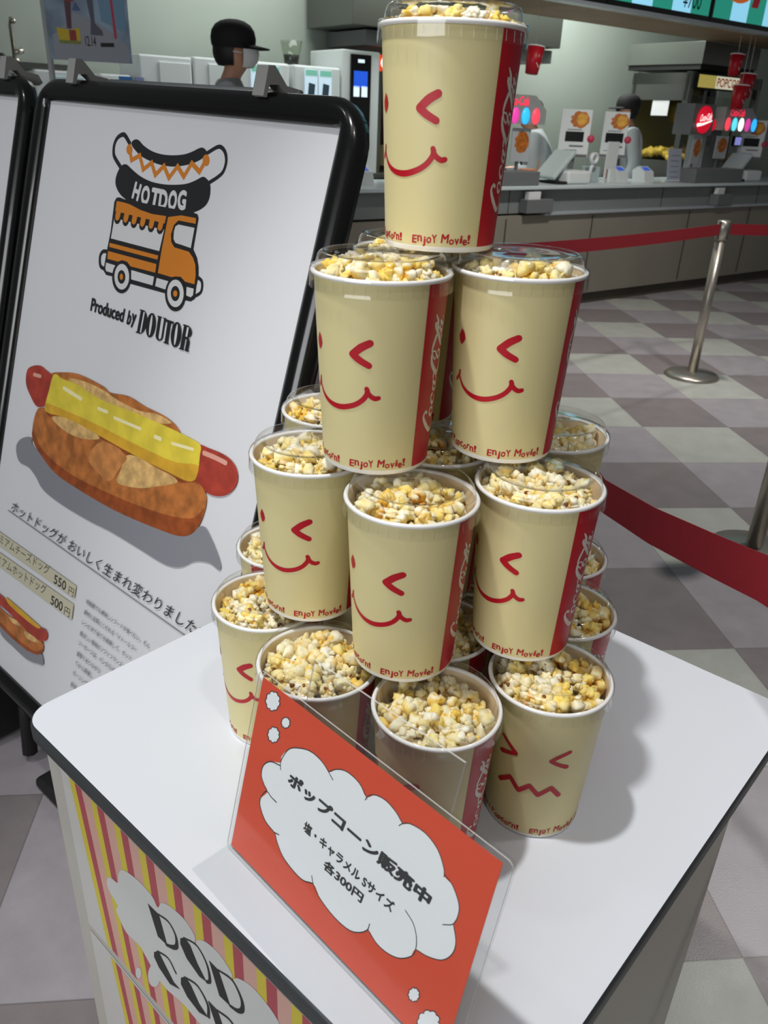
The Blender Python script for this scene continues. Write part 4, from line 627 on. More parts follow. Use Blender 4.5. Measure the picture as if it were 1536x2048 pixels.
["p","ink",[[0.24218737950777175,0.036004789712802215],[0.2431223363437483,0.035917952720180446],[0.24350028051184028,0.03522844328635795],[0.24354490201721335,0.03429216078953644],[0.24325861704674578,0.033248264609190684],[0.2426098373472336,0.032239009285368714],[0.24255633918273317,0.03130875127517977],[0.24253760967303525,0.0302607937815249],[0.24218931924980786,0.029233519441000014],[0.24158838527506088,0.028366614129851322],[0.24080048834893011,0.02780830990594581],[0.24011797340123678,0.027275152199354225],[0.23967851316190186,0.02611468171197007],[0.23902430424648147,0.025288648925028245],[0.23828066654971414,0.02484288657907754],[0.23755454620248576,0.024854853083076257],[0.23700786220593392,0.025732258860426405],[0.23616811344327387,0.024522855152647512],[0.2353845038676221,0.024148768081702042],[0.23471287498068635,0.024256617691741277],[0.23424705871090853,0.024818592569452118],[0.23411061755453286,0.02584869352711963],[0.23352664171587134,0.026084126125575632],[0.2328336602420091,0.02629502987323198],[0.23243336113711754,0.026932903657837903],[0.23235545457542037,0.027870410424522395],[0.23264337745880298,0.02899310585748889],[0.23285862262782012,0.029971132820363722],[0.23244755976823972,0.030744258143386244],[0.23244224009681633,0.03173273709844243],[0.23276671969889262,0.03276545346403417],[0.2333816206826226,0.03369122849151783],[0.23442306271052982,0.03423247219831753],[0.2343132565709829,0.035512643747074635],[0.23471310301490703,0.036569771880279586],[0.2353392088236706,0.03739717654679764],[0.23609535491966555,0.0378835642142743],[0.2368901372767822,0.03787327598633415],[0.23752353144944777,0.038563710295813305],[0.2382275937379882,0.03939251769028215],[0.23897365038028293,0.039779294406322746],[0.23965500217475572,0.03971154256875683],[0.2401626141952309,0.03915550958836883],[0.2406339588718716,0.03871508292368023],[0.24147490405467634,0.039092042045732744],[0.2421303862229991,0.038925145829995386],[0.24255045973460504,0.03833907550746994],[0.24266752029577582,0.037407570238900595]]],
["p","white",[[0.24144942756509927,0.035318445307494825],[0.24223140477690625,0.03522496338486271],[0.2425519516119148,0.03462967843660622],[0.24259550574890165,0.03383121145051962],[0.24236319533193185,0.03294823558144532],[0.24182782166674655,0.03210274367998739],[0.24178938768250086,0.031311973488454777],[0.24178079717532097,0.030420396764994244],[0.24149679928538093,0.029553770307708293],[0.2410008301200321,0.02882937045391103],[0.24034685682563323,0.02837182039643247],[0.23978088379843943,0.02793348480070163],[0.23942219745290644,0.026956550604921744],[0.2388821947989282,0.026269011549350345],[0.23826516219579907,0.02590687184558701],[0.23765971776498981,0.025933367905355685],[0.23719786091044984,0.026691152200946283],[0.2365066502452654,0.02568251218977894],[0.23585654633286438,0.025382445533047263],[0.23529643364209285,0.025489186302854534],[0.23490451528070147,0.025976892656157005],[0.23478346731630984,0.026854753252300113],[0.23429556990181605,0.02706771439180083],[0.23371721004646948,0.02726223295692461],[0.23337939468774915,0.02781277780297222],[0.23330768289310658,0.028610660192113332],[0.23353909558360214,0.029557943854900435],[0.23371112095222718,0.030384138623944783],[0.2333632616138832,0.031049906642372036],[0.23335158182489518,0.031889948756805564],[0.23361416641359822,0.03276069291601689],[0.2341194760988888,0.03353461574054856],[0.23498312707022867,0.03397284285015441],[0.2348823819816609,0.035063871831802776],[0.23520796609784847,0.03595477020632762],[0.23572391710235058,0.03664580076504095],[0.23635091946831172,0.037044162507333715],[0.23701387960188067,0.03701908174999895],[0.2375374328984082,0.037593861893925655],[0.23811916941194922,0.0382852266434601],[0.2387392576496774,0.03859948746321573],[0.2393086509526094,0.03852795816695133],[0.23973641912810778,0.03804398360104625],[0.24013314199978586,0.03765918354120788],[0.24083313956499913,0.037963162307238354],[0.24138204750498932,0.03780757659361154],[0.24173711117758062,0.037299583014609033],[0.2418412319073982,0.03650348119972362]]],
["p","ink",[[0.26430720284902615,0.02977357381262009],[0.26594649383548974,0.02981849145228156],[0.266579641143462,0.028751565678927997],[0.26661681238072077,0.027207376430717335],[0.2660679253096324,0.02541539477655659],[0.2648820786702102,0.023603411767240304],[0.2647463330118034,0.02204433044714022],[0.2646664652222173,0.02029534588375972],[0.2640064854593386,0.018509362165154145],[0.26290683421023836,0.016934491223275974],[0.26148883428290004,0.01583242105987198],[0.2602561087482853,0.014793268558356555],[0.2594230888516792,0.012754701121809472],[0.2582231332242715,0.011226427793954517],[0.25688013996968084,0.010314164596202888],[0.25558822529353337,0.010173457648043073],[0.254656691080939,0.011526734125551755],[0.25309932439872773,0.009307237107562923],[0.2516802922004343,0.00850256042969059],[0.2504836700619255,0.008534072063448996],[0.2496775650126002,0.009377222320616477],[0.24948519194676455,0.011082611702799044],[0.24845038206904674,0.011350028218876946],[0.2472176927615285,0.011552225085964093],[0.24653170392734616,0.012539268372309566],[0.24644026680082828,0.014102197457187908],[0.2470150608536839,0.016055489637714884],[0.24745138594128302,0.017747316880692816],[0.24675401342836245,0.01895896897123774],[0.24679542916760447,0.02061912735522275],[0.2474300180415337,0.02242195225685783],[0.24857789674794267,0.02410384076998013],[0.2504659870237802,0.02522760495772651],[0.25033416322840046,0.027346925087912814],[0.251100043605104,0.029196000453617955],[0.25225619601521493,0.030704794030797407],[0.253624797337865,0.03166874876476723],[0.25503563250834815,0.03181163743290784],[0.25619197488431567,0.03308809946516486],[0.2574780246615572,0.034606476317644214],[0.25881517453204844,0.03539656900132246],[0.2600149512355717,0.03541863230618024],[0.2608845998118273,0.03459645224254079],[0.26169518367875233,0.033959270719446086],[0.2631928616556003,0.03475085779153196],[0.2643377829201927,0.034603941477673664],[0.26504956926088186,0.03371644849348677],[0.2652137437975609,0.032196484585106336]]],
["p","white",[[0.2636066058607027,0.029094307225475163],[0.2651009029199056,0.029132451967951247],[0.2656785899047115,0.02815732513859288],[0.2657130735383281,0.026747670729231517],[0.26521339007446276,0.02511327383157807],[0.26413334705532077,0.023462477728909914],[0.2640103490361856,0.022040446559690223],[0.2639383683934131,0.02044527672005594],[0.2633379300975016,0.018818182376138172],[0.262337115409199,0.017385248684062486],[0.26104652563110176,0.016384686959191614],[0.25992498365928385,0.015441257008170626],[0.2591681603478307,0.013586278812556958],[0.25807741778887217,0.012197937474665561],[0.2568565144155733,0.011371560410290835],[0.25568183936233346,0.011247819341004965],[0.2548338297103149,0.012483225288822357],[0.25342016075661034,0.010467737273066173],[0.2521315073509717,0.009740286538916143],[0.2510444676774279,0.009773204562847122],[0.2503114934354108,0.010543321532587469],[0.2501350618769546,0.012096016199853747],[0.24919503527473963,0.012342820914976661],[0.2480755912716329,0.012530883561515573],[0.2474517486701296,0.01343130139966615],[0.24736699182622157,0.01485392364277359],[0.24788667709593992,0.016630083428278965],[0.24828103412304803,0.018169038605390205],[0.24764643084219956,0.01927409566162909],[0.24768219673595843,0.020785635999821778],[0.24825655190954027,0.02242592039836946],[0.2492975111881061,0.023955327362755408],[0.2510121296785657,0.024975124319949995],[0.2508902376876091,0.026906790818141017],[0.2515846804349382,0.02859079575943453],[0.2526345446925117,0.029964378138352437],[0.2538784923237896,0.030841194813896376],[0.255161949179157,0.030969297003153505],[0.25621326472924555,0.03213196700205061],[0.2573828295802317,0.033515587983292],[0.25859984467770636,0.034234913837980926],[0.2596925837093474,0.0342535361670347],[0.26048529930078423,0.03350190011124479],[0.2612241708973864,0.03291915030956749],[0.26258854060540926,0.033639799523627965],[0.26363222024278193,0.03350413318826474],[0.26428152314759723,0.03269276520239631],[0.2644318636514339,0.03130468476726783]]],
["t","ink","ポップコーン販売中",[0.05675644332069561,0.10883984015591765],[0.17219588290920057,-9.619538072698497e-05],[0.0019592583665574773,0.014446234697237131],0.05],
["t","ink","塩・キャラメル Sサイズ",[0.08751012016135692,0.07988054877292855],[0.11168558305231649,-0.0008634428036900926],[0.0007013896438237965,0.011176331468804979],0.035],
["t","ink","各300円",[0.11914779231650788,0.06309743221343199],[0.04880914107444781,0.0007408902990590355],[0.001118844223719745,0.010821018218940548],0.035]],"table":[
["c","paper",[[0.10999999999999999,0.5684],[0.11960000000000004,0.5813],[0.13650000000000007,0.5865],[0.1422,0.6051],[0.15070000000000006,0.6193],[0.16360000000000008,0.6278],[0.1904,0.6345],[0.2148,0.6327],[0.2237,0.6232],[0.23270000000000002,0.6377],[0.24750000000000005,0.6476],[0.27390000000000003,0.6522],[0.2918,0.6437],[0.2917,0.6295],[0.2993,0.6426],[0.314,0.6526],[0.33480000000000004,0.6552],[0.3527,0.6457],[0.35340000000000005,0.6352],[0.3627,0.6477],[0.3851,0.6577],[0.4112,0.6533],[0.4252,0.6417],[0.4307,0.6202],[0.38430000000000003,0.5339],[0.3382,0.5096],[0.2881,0.4886],[0.2539,0.4884],[0.2167,0.4782],[0.1955,0.4863],[0.17859999999999998,0.4992],[0.16810000000000003,0.5054],[0.13980000000000004,0.5012],[0.12460000000000004,0.5169],[0.12140000000000006,0.527],[0.1269,0.5386],[0.10940000000000005,0.5519]]],
["p","paper",[[0.20989999999999998,0.4929],[0.20910000000000006,0.4885],[0.20779999999999998,0.4836],[0.20610000000000006,0.4785],[0.20410000000000006,0.4734],[0.20179999999999998,0.4683],[0.19920000000000004,0.4635],[0.1965,0.4591],[0.19369999999999998,0.4551],[0.19090000000000007,0.4519],[0.18830000000000002,0.4494],[0.18580000000000008,0.4477],[0.18359999999999999,0.447],[0.18180000000000007,0.4472],[0.18030000000000002,0.4483],[0.17930000000000001,0.4503],[0.17880000000000007,0.4532],[0.17880000000000007,0.4568],[0.17930000000000001,0.461],[0.18020000000000003,0.4657],[0.18159999999999998,0.4707],[0.1834,0.4759],[0.1856,0.4811],[0.18800000000000006,0.4861],[0.1906,0.4909],[0.19330000000000003,0.4952],[0.19600000000000006,0.4989],[0.1987,0.5019],[0.20120000000000005,0.5042],[0.2036,0.5057],[0.2057,0.5063],[0.20740000000000003,0.506],[0.20879999999999999,0.5049],[0.2098,0.503],[0.21030000000000004,0.5003],[0.21030000000000004,0.4969]]],
["p","paper",[[0.1632,0.4496],[0.16270000000000007,0.4472],[0.16200000000000003,0.4447],[0.16110000000000002,0.4421],[0.16000000000000003,0.4395],[0.15880000000000005,0.4369],[0.15739999999999998,0.4344],[0.15600000000000003,0.4322],[0.15460000000000007,0.4302],[0.1532,0.4286],[0.15190000000000003,0.4273],[0.15060000000000007,0.4265],[0.14950000000000008,0.4262],[0.14860000000000007,0.4263],[0.14790000000000003,0.4269],[0.14750000000000008,0.4279],[0.1472,0.4294],[0.1473,0.4312],[0.14750000000000008,0.4333],[0.1481,0.4357],[0.14880000000000004,0.4383],[0.14980000000000004,0.4409],[0.15090000000000003,0.4436],[0.1521,0.4461],[0.15349999999999997,0.4486],[0.15490000000000004,0.4508],[0.1563,0.4527],[0.15770000000000006,0.4543],[0.15900000000000003,0.4555],[0.1602,0.4562],[0.1613,0.4565],[0.16210000000000002,0.4564],[0.16280000000000006,0.4558],[0.1633,0.4548],[0.16349999999999998,0.4534],[0.16349999999999998,0.4516]]],
["p","ink",[[0.20289999999999997,0.6109],[0.2249,0.6125],[0.23509999999999998,0.5711],[0.21610000000000007,0.568]]],
["s","ink",[[0.2249,0.6125],[0.24330000000000007,0.6179],[0.25470000000000004,0.6082],[0.2551,0.5907],[0.24650000000000005,0.5793],[0.23260000000000003,0.5701]],[0.00263923802722278,0.0035189840362970398,0.0043987300453713,0.006158222063519819,0.006158222063519819,0.0043987300453713]],
["p","ink",[[0.264,0.6112],[0.2734,0.6218],[0.28250000000000003,0.6176],[0.2931,0.5989],[0.3073,0.5838],[0.2942,0.5791],[0.2725000000000001,0.587],[0.26280000000000003,0.6012]]],
["s","ink",[[0.2715000000000001,0.6194],[0.29490000000000005,0.6297],[0.3105,0.6165],[0.3138,0.5936],[0.3073,0.5838]],[0.002044167615143851,0.0028618346612013915,0.0036795017072589324,0.004906002276345243,0.004088335230287702]],
["p","ink",[[0.3154,0.6267],[0.331,0.6275],[0.34700000000000003,0.5873],[0.3289,0.5844]]],
["s","ink",[[0.331,0.6275],[0.35340000000000005,0.6352],[0.36650000000000005,0.6209],[0.3672,0.6044],[0.35900000000000004,0.5929],[0.34640000000000004,0.5872]],[0.002322167258363433,0.0030962230111512444,0.004644334516726866,0.006192446022302489,0.005418390269514677,0.0038702787639390557]],
["p","ink",[[0.20279999999999998,0.5282],[0.21300000000000008,0.5406],[0.2238,0.5284],[0.23930000000000007,0.5122],[0.25160000000000005,0.5122],[0.23050000000000004,0.4996],[0.20989999999999998,0.5078],[0.20130000000000003,0.5186]]],
["s","ink",[[0.2116,0.5386],[0.23360000000000003,0.5479],[0.24660000000000004,0.5359]],[0.0023555385138137497,0.0028266462165764993,0.0032977539193392493]],
["p","ink",[[0.25660000000000005,0.5383],[0.26650000000000007,0.5502],[0.27580000000000005,0.5444],[0.2887,0.5267],[0.3043,0.5202],[0.28700000000000003,0.5104],[0.26560000000000006,0.5143],[0.255,0.5255]]],
["s","ink",[[0.26450000000000007,0.5475],[0.2888,0.5581],[0.30510000000000004,0.5447],[0.3052,0.5228]],[0.0022012245431385098,0.0030817143603939137,0.0039622041776493176,0.0048426939949047215]],
["p","ink",[[0.3068,0.5528],[0.32320000000000004,0.5539],[0.3387,0.5167],[0.3226,0.5106]]],
["s","ink",[[0.32320000000000004,0.5539],[0.3451,0.5617],[0.35910000000000003,0.5502],[0.35200000000000004,0.5325]],[0.0024522422543178197,0.003269656339090426,0.0049044845086356394,0.004087070423863032]]]}

# ------------------------------------------------------------------ frames of the place
AZ = radians(52.76)                                     # direction of the long counter
KE = Vector((sin(AZ), cos(AZ), 0))
KM = Vector((-cos(AZ), sin(AZ), 0))
KROT = math.atan2(KE.y, KE.x)


def K(s, q, h):
    return KE * s + KM * q + Vector((0, 0, h))


KMAT = Matrix(((KE.x, KM.x, 0, 0), (KE.y, KM.y, 0, 0), (0, 0, 1, 0), (0, 0, 0, 1)))
TA = radians(41)                                        # direction of the table's sides
TU = Vector((sin(TA), cos(TA), 0))
TV = Vector((-cos(TA), sin(TA), 0))
TROT = math.atan2(-TV.y, -TV.x)
TABLE_Z = CAM_H - 0.648


def T(v, u, z):
    return TV * v + TU * u + Vector((0, 0, z))


# ------------------------------------------------------------------ materials
def floor_material():
    m = bpy.data.materials.new('floor_tiles')
    m.use_nodes = True
    nt = m.node_tree
    N = nt.nodes.new
    L = nt.links.new
    p = nt.nodes['Principled BSDF']
    tc = N('ShaderNodeTexCoord')
    mp = N('ShaderNodeMapping')
    mp.vector_type = 'TEXTURE'
    mp.inputs['Location'].default_value = (1.389, 3.502, 0)
    mp.inputs['Rotation'].default_value = (0, 0, radians(6.3))
    mp.inputs['Scale'].default_value = (0.4715, 0.4832, 1)
    L(tc.outputs['Object'], mp.inputs['Vector'])
    sx = N('ShaderNodeSeparateXYZ')
    L(mp.outputs[0], sx.inputs[0])

    def M(op, a, b=None):
        n = N('ShaderNodeMath')
        n.operation = op
        if hasattr(a, 'is_linked'):
            L(a, n.inputs[0])
        else:
            n.inputs[0].default_value = a
        if b is not None:
            if hasattr(b, 'is_linked'):
                L(b, n.inputs[1])
            else:
                n.inputs[1].default_value = b
        return n.outputs[0]
    fx, fy = M('FLOOR', sx.outputs[0]), M('FLOOR', sx.outputs[1])
    idx = M('FLOORED_MODULO', M('ADD', M('ADD', fx, fy), 60.0), 3.0)
    r = N('ShaderNodeValToRGB')
    r.color_ramp.interpolation = 'CONSTANT'
    e = r.color_ramp.elements
    e[0].position, e[0].color = 0.0, lin('#b9bbb4')
    e[1].position, e[1].color = 0.3, lin('#8b8384')
    x = e.new(0.65)
    x.color = lin('#a8a2a7')
    L(M('DIVIDE', M('ADD', idx, 0.05), 3.0), r.inputs['Fac'])
    no = N('ShaderNodeTexNoise')
    no.inputs['Scale'].default_value = 9
    no.inputs['Detail'].default_value = 6
    no.inputs['Roughness'].default_value = 0.65
    L(tc.outputs['Object'], no.inputs['Vector'])
    mx = N('ShaderNodeMix')
    mx.data_type = 'RGBA'
    mx.blend_type = 'MULTIPLY'
    mx.inputs['Factor'].default_value = 0.35
    L(r.outputs['Color'], mx.inputs['A'])
    nr = N('ShaderNodeValToRGB')
    nr.color_ramp.elements[0].position = 0.3
    nr.color_ramp.elements[0].color = (0.55, 0.55, 0.55, 1)
    nr.color_ramp.elements[1].position = 0.7
    L(no.outputs['Fac'], nr.inputs['Fac'])
    L(nr.outputs['Color'], mx.inputs['B'])
    # thin joints
    def edge(v):
        fr = M('FRACT', v)
        return M('MINIMUM', fr, M('SUBTRACT', 1.0, fr))
    dmin = M('MINIMUM', edge(sx.outputs[0]), edge(sx.outputs[1]))
    j = M('LESS_THAN', dmin, 0.0035)
    m2 = N('ShaderNodeMix')
    m2.data_type = 'RGBA'
    L(M('MULTIPLY', j, 0.5), m2.inputs['Factor'])
    L(mx.outputs['Result'], m2.inputs['A'])
    m2.inputs['B'].default_value = lin('#555050')
    L(m2.outputs['Result'], p.inputs['Base Color'])
    p.inputs['Roughness'].default_value = 0.32
    rr = N('ShaderNodeMapRange')
    rr.inputs['To Min'].default_value = 0.22
    rr.inputs['To Max'].default_value = 0.45
    L(no.outputs['Fac'], rr.inputs['Value'])
    L(rr.outputs[0], p.inputs['Roughness'])
    # sparkling grit in the vinyl
    vo = N('ShaderNodeTexNoise')
    vo.inputs['Scale'].default_value = 260
    vo.inputs['Detail'].default_value = 2
    L(tc.outputs['Object'], vo.inputs['Vector'])
    b = N('ShaderNodeBump')
    b.inputs['Strength'].default_value = 0.12
    b.inputs['Distance'].default_value = 0.002
    L(vo.outputs['Fac'], b.inputs['Height'])
    L(b.outputs['Normal'], p.inputs['Normal'])
    return m


M_FLOOR = floor_material()
M_WALL = mat('painted_wall', '#a9b1a8', 0.7, mottle=(0.6, 0.05))
M_WOOD = mat('soffit_wood', '#9a7f63', 0.55, mottle=(3.0, 0.12))
M_STEEL = mat('stainless', '#8d8f8a', 0.3, 0.85)
M_DSTEEL = mat('dark_stainless', '#6c6e69', 0.38, 0.7)
M_CHROME = mat('polished_steel', '#b8b2a8', 0.34, 0.9)
M_FASCIA = mat('counter_fascia', '#7d8382', 0.42)
M_LAM = mat('counter_laminate', '#8a8579', 0.5, mottle=(2.0, 0.04))
M_TOP = mat('counter_top', '#c8d4d6', 0.25)
M_LEDGE = mat('ledge_steel', '#c3c9cf', 0.25, 0.4)
M_KICK = mat('toe_kick', '#4c463c', 0.6)
M_SEAM = mat('seam', '#3c3b38', 0.7)
M_WHITE = mat('white_plastic', '#dfe4e4', 0.4)
M_LGREY = mat('grey_plastic', '#9fa3a2', 0.45)
M_GREY = mat('mid_grey_plastic', '#6d7071', 0.45)
M_BLACK = mat('black_plastic', '#0b0b0b', 0.22, coat=0.3)
M_MBLACK = mat('matt_black', '#121212', 0.6)
M_DARK = mat('dark_interior', '#1d1d1b', 0.6)
M_BELT = mat('belt_fabric', '#8c1422', 0.75, bump=(900, 0.3))
M_CREAM = mat('cup_paper', '#dacf9a', 0.42, spec=0.4)
M_CUPWHITE = mat('cup_white_paper', '#eceae4', 0.5)
M_RIMP = mat('cup_rim_paper', '#f0f0f0', 0.45)
M_RED = mat('cup_red_print', '#b41022', 0.4, spec=0.4)
M_SCRIPT = mat('cup_script_print', '#dcd6cc', 0.45)
M_INNER = mat('cup_inside', '#e8d6b8', 0.6)
M_LID = clear_mat('clear_lid', (0.985, 0.985, 0.98), 0.05, 0.055, 0.9)
M_ACRYL = clear_mat('clear_acrylic', (0.96, 0.97, 0.97), 0.02, 0.012, 0.35, haze=0.012)
M_ACEDGE = clear_mat('acrylic_cut_edge', (0.85, 0.88, 0.88), 0.2, 0.1, 0.5, haze=0.5)
M_COVER = clear_mat('poster_cover_film', (0.97, 0.97, 0.97), 0.06, 0.02, 0.5)
M_GLASS = clear_mat('cabinet_glass', (0.9, 0.92, 0.88), 0.03, 0.03, 0.5)
M_TABLE = mat('table_laminate', '#d9dee6', 0.33)
M_EDGE = mat('table_edge_band', '#2f3437', 0.45)
M_CAB = mat('cabinet_laminate', '#b4b1a9', 0.5)
M_ORANGE = mat('sign_orange', '#d94316', 0.45)
M_PAPER = mat('paper', '#e0e0e0', 0.5)
M_INK = mat('ink', '#1c1c1e', 0.5)
M_SKIN = mat('skin', '#c08f74', 0.55)
M_HAIR = mat('black_hair', '#100e0d', 0.6)
M_SHIRT = mat('grey_shirt', '#9da3a4', 0.8, bump=(60, 0.2))
M_NAVY = mat('navy_apron', '#14161e', 0.8)
M_HAT = mat('black_cap_fabric', '#0d0c0c', 0.8)
M_MASK = mat('white_mask', '#dfe4e2', 0.7)
PRINT = {
    'ink': M_INK, 'white': mat('print_white', '#d4d4d4', 0.5), 'orange': mat('print_orange', '#cf7d22', 0.5),
    'print_shade': mat('print_grey', '#85868d', 0.5), 'crust': mat('print_crust', '#b06a31', 0.5, mottle=(38, 0.3)),
    'crust_dark': mat('print_crust_brown', '#93481c', 0.5, mottle=(38, 0.28)), 'crust_mid': mat('print_crust_tan', '#c58246', 0.5, mottle=(45, 0.2)),
    'crumb': mat('print_crumb', '#d3ab6c', 0.5, mottle=(60, 0.25)), 'sausage': mat('print_sausage', '#a53a2b', 0.5, mottle=(30, 0.22)),
    'pink': mat('print_pink', '#dba08f', 0.5), 'cheese': mat('print_cheese', '#dcc840', 0.5, mottle=(25, 0.12)),
    'cheese_dark': mat('print_cheese_orange', '#d3a32c', 0.5, mottle=(25, 0.15)), 'cheese_light': mat('print_cheese_pale', '#efe6b0', 0.5),
    'tan': mat('print_tan', '#c4bfa6', 0.5), 'ink_soft': mat('print_ink_soft', '#3b3a38', 0.5),
    'paper': mat('print_paper', '#c9cbc9', 0.5)}


def emis(name, col, s, rough=0.4):
    return mat(name, col, rough, emit=col, estr=s)


# ================================================================== SETTING
b = MB()
b.face([(-9, -3, 0), (16, -3, 0), (16, 16, 0), (-9, 16, 0)], M_FLOOR)
struct(b.build('floor'))

WQ = 6.9
b = MB()
b.box((6.2, WQ + 0.05, 1.9), (16.4, 0.1, 3.8), M_WALL, KMAT)
struct(b.build('wall_back'))
# bulkhead over the counter with a wood-coloured underside
b = MB()
b.box((9.2, 5.1, 2.235), (11.6, 0.86, 0.05), M_WOOD, KMAT)
b.box((9.2, 5.1, 2.9), (11.6, 0.80, 1.28), M_WALL, KMAT)
struct(b.build('trim_1'))

# ------------------------------------------------------------------ long counter
r, M = thing('service_counter', 'long grey service counter with stainless ledge across the back of the hall', 'counter', K(8.0, 4.64, 0), KROT)
b = MB()
b.box((8.0, 5.0, 0.43), (10.4, 0.66, 0.66), M_LAM, KMAT)
for i in range(9):
    s_ = 3.6 + 1.0 * i + (0.35 if i > 2 else 0)
    b.box((s_, 4.667, 0.43), (0.006, 0.01, 0.62), M_SEAM, KMAT)
b.build('front_panel', r, M)
b = MB()
b.box((8.0, 5.02, 0.05), (10.4, 0.62, 0.1), M_KICK, KMAT)
b.build('toe_kick', r, M)
b = MB()
b.box((8.0, 5.0, 0.862), (10.4, 0.58, 0.175), M_FASCIA, KMAT)
for s_ in (4.65, 6.55, 8.1, 9.6):
    b.box((s_, 4.709, 0.86), (0.005, 0.006, 0.17), M_SEAM, KMAT)
b.build('fascia', r, M)
b = MB()
b.box((8.95, 4.72, 0.767), (7.9, 0.16, 0.02), M_LEDGE, KMAT, 0.004)
b.build('ledge', r, M)
b = MB()
b.box((8.0, 5.0, 0.962), (10.44, 0.72, 0.026), M_TOP, KMAT, 0.005)
b.build('worktop', r, M)

# ------------------------------------------------------------------ menu screens
M_SGREEN = emis('screen_green', '#2a9c84', 0.75)
M_SBLUE = emis('screen_pale_blue', '#8fd2ee', 1.15)
M_SORANGE = emis('screen_orange', '#c9652a', 0.7)
M_SDARK = mat('screen_print_dark', '#14303a', 0.4)
M_SRED = emis('screen_red', '#8e1f2c', 0.5)


def menu_screen(s0, s1, label, stripes, price=None, burger=None, left=False):
    r, M = thing('menu_screen', label, 'screen', K((s0 + s1) / 2, 4.62, 2.21), KROT, 'menu screens above the counter')
    b = MB()
    b.box(((s0 + s1) / 2, 4.645, 2.61), (s1 - s0, 0.05, 0.8), M_BLACK, KMAT)
    b.build('bezel', r, M)
    b = MB()
    a0, a1 = s0 + 0.025, s1 - 0.025
    z0, z1 = 2.245, 2.98
    n = len(stripes)
    for i, c in enumerate(stripes):
        x0, x1 = lerp(a0, a1, i / n), lerp(a0, a1, (i + 1) / n)
        b.face([K(x0, 4.618, z0), K(x1, 4.618, z0), K(x1, 4.618, z1), K(x0, 4.618, z1)], c)
    if price is not None:
        art(b, [('t', 'd', '¥700', (price, 2.275), (0.24, 0), (0, 0.12), 0.01)], {'d': M_SDARK}, lambda x, y, l: K(x, 4.618 - l - 0.001, y))
    if burger is not None:
        pts = [(burger + 0.24 * cos(t * pi / 12), 2.53 + 0.16 * sin(t * pi / 12)) for t in range(24)]
        b.face([K(x, 4.616, y) for x, y in pts], M_SORANGE)
        b.face([K(x, 4.615, y) for x, y in ((burger + 0.2, 2.36), (burger + 0.3, 2.36), (burger + 0.36, 2.62), (burger + 0.26, 2.62))], M_SRED)
        art(b, [('s', 'd', [(burger + 0.42, 2.5 + 0.012 * k), (burger + 0.75, 2.5 + 0.012 * k)], 0.004) for k in (0, 3)], {'d': M_SDARK}, lambda x, y, l: K(x, 4.618 - l - 0.001, y))
    if left:
        for k in range(3):
            b.face([K(a1 - 0.62 + 0.17 * k, 4.616, z0), K(a1 - 0.50 + 0.17 * k, 4.616, z0), K(a1 - 0.47 + 0.17 * k, 4.616, z0 + 0.14), K(a1 - 0.60 + 0.17 * k, 4.616, z0 + 0.12)], M_SORANGE)
        b.face([K(a1 - 0.03, 4.615, z0), K(a1, 4.615, z0), K(a1, 4.615, z1), K(a1 - 0.03, 4.615, z1)], M_SRED)
    b.build('display', r, M)
    return r


g, l_ = M_SGREEN, M_SBLUE
menu_screen(4.08, 5.35, 'lit blue menu screen with orange food, left end of the overhead row', [l_, l_, l_], left=True)
menu_screen(5.36, 6.63, 'lit green striped menu screen above the counter with a lone price', [g, l_, g, l_, g], price=6.24)
menu_screen(6.64, 7.91, 'lit green striped menu screen above the counter showing a burger', [g, l_, g, l_, g], price=7.58, burger=6.98)
menu_screen(7.92, 9.19, 'lit green menu screen cut off at the upper right edge of the photo', [g, l_, g, l_, g])
b = MB()
b.box((6.7, 4.66, 2.196), (6.6, 0.1, 0.022), M_LEDGE, KMAT)
tag(b.build('screen_rail'), 'thin metal rail along the underside of the overhead menu screens', 'rail')

# ------------------------------------------------------------------ hoods
r, M = thing('exhaust_hood', 'stainless exhaust hood above the popcorn machine', 'hood', K(8.35, 5.95, 1.96), KROT)
b = MB()
b.box((8.45, 6.0, 2.11), (1.0, 0.94, 0.2), M_STEEL, KMAT, 0.004)
b.build('canopy', r, M)
b = MB()
b.box((8.45, 6.0, 1.99), (0.96, 0.9, 0.05), M_DARK, KMAT)
b.build('filter_underside', r, M)
r, M = thing('exhaust_hood', 'large grey exhaust hood hanging behind the topmost popcorn tub', 'hood', K(5.1, 6.4, 2.05), KROT)
b = MB()
b.box((5.35, 6.5, 2.4), (2.4, 0.7, 0.68), M_DSTEEL, KMAT, 0.004)
b.build('canopy', r, M)
b = MB()
b.box((5.45, 6.55, 1.99), (2.2, 0.6, 0.11), M_GREY, KMAT)
b.build('lower_duct', r, M)

# ------------------------------------------------------------------ popcorn machine
M_SIGN = emis('popcorn_sign_face', '#efeecf', 0.7)
M_SIGNY = emis('popcorn_sign_yellow', '#d8c766', 0.5)
M_SIGNR = mat('popcorn_sign_letters', '#b52412', 0.4, emit='#b52412', estr=0.25)
M_MBACK = mat('machine_inside', '#8a8348', 0.4, 0.3)
M_KERN_FAR = mat('popcorn_far', '#e0b84e', 0.8, mottle=(30, 0.35))
r, M = thing('popcorn_machine', 'glass popcorn machine with a lit POPCORN sign at the back', 'popcorn machine', K(8.1, 5.7, 0), KROT)
b = MB()
b.box((8.2, 5.7, 0.5), (1.26, 0.7, 1.0), M_DSTEEL, KMAT)
b.build('base_cabinet', r, M)
b = MB()
for s_ in (7.6, 8.78):
    for q_ in (5.38, 6.02):
        b.box((s_, q_, 1.45), (0.06, 0.06, 0.94), M_STEEL, KMAT)
b.box((8.19, 6.03, 1.45), (1.2, 0.03, 0.9), M_MBACK, KMAT)
b.box((8.19, 5.7, 1.06), (1.24, 0.68, 0.12), M_STEEL, KMAT)
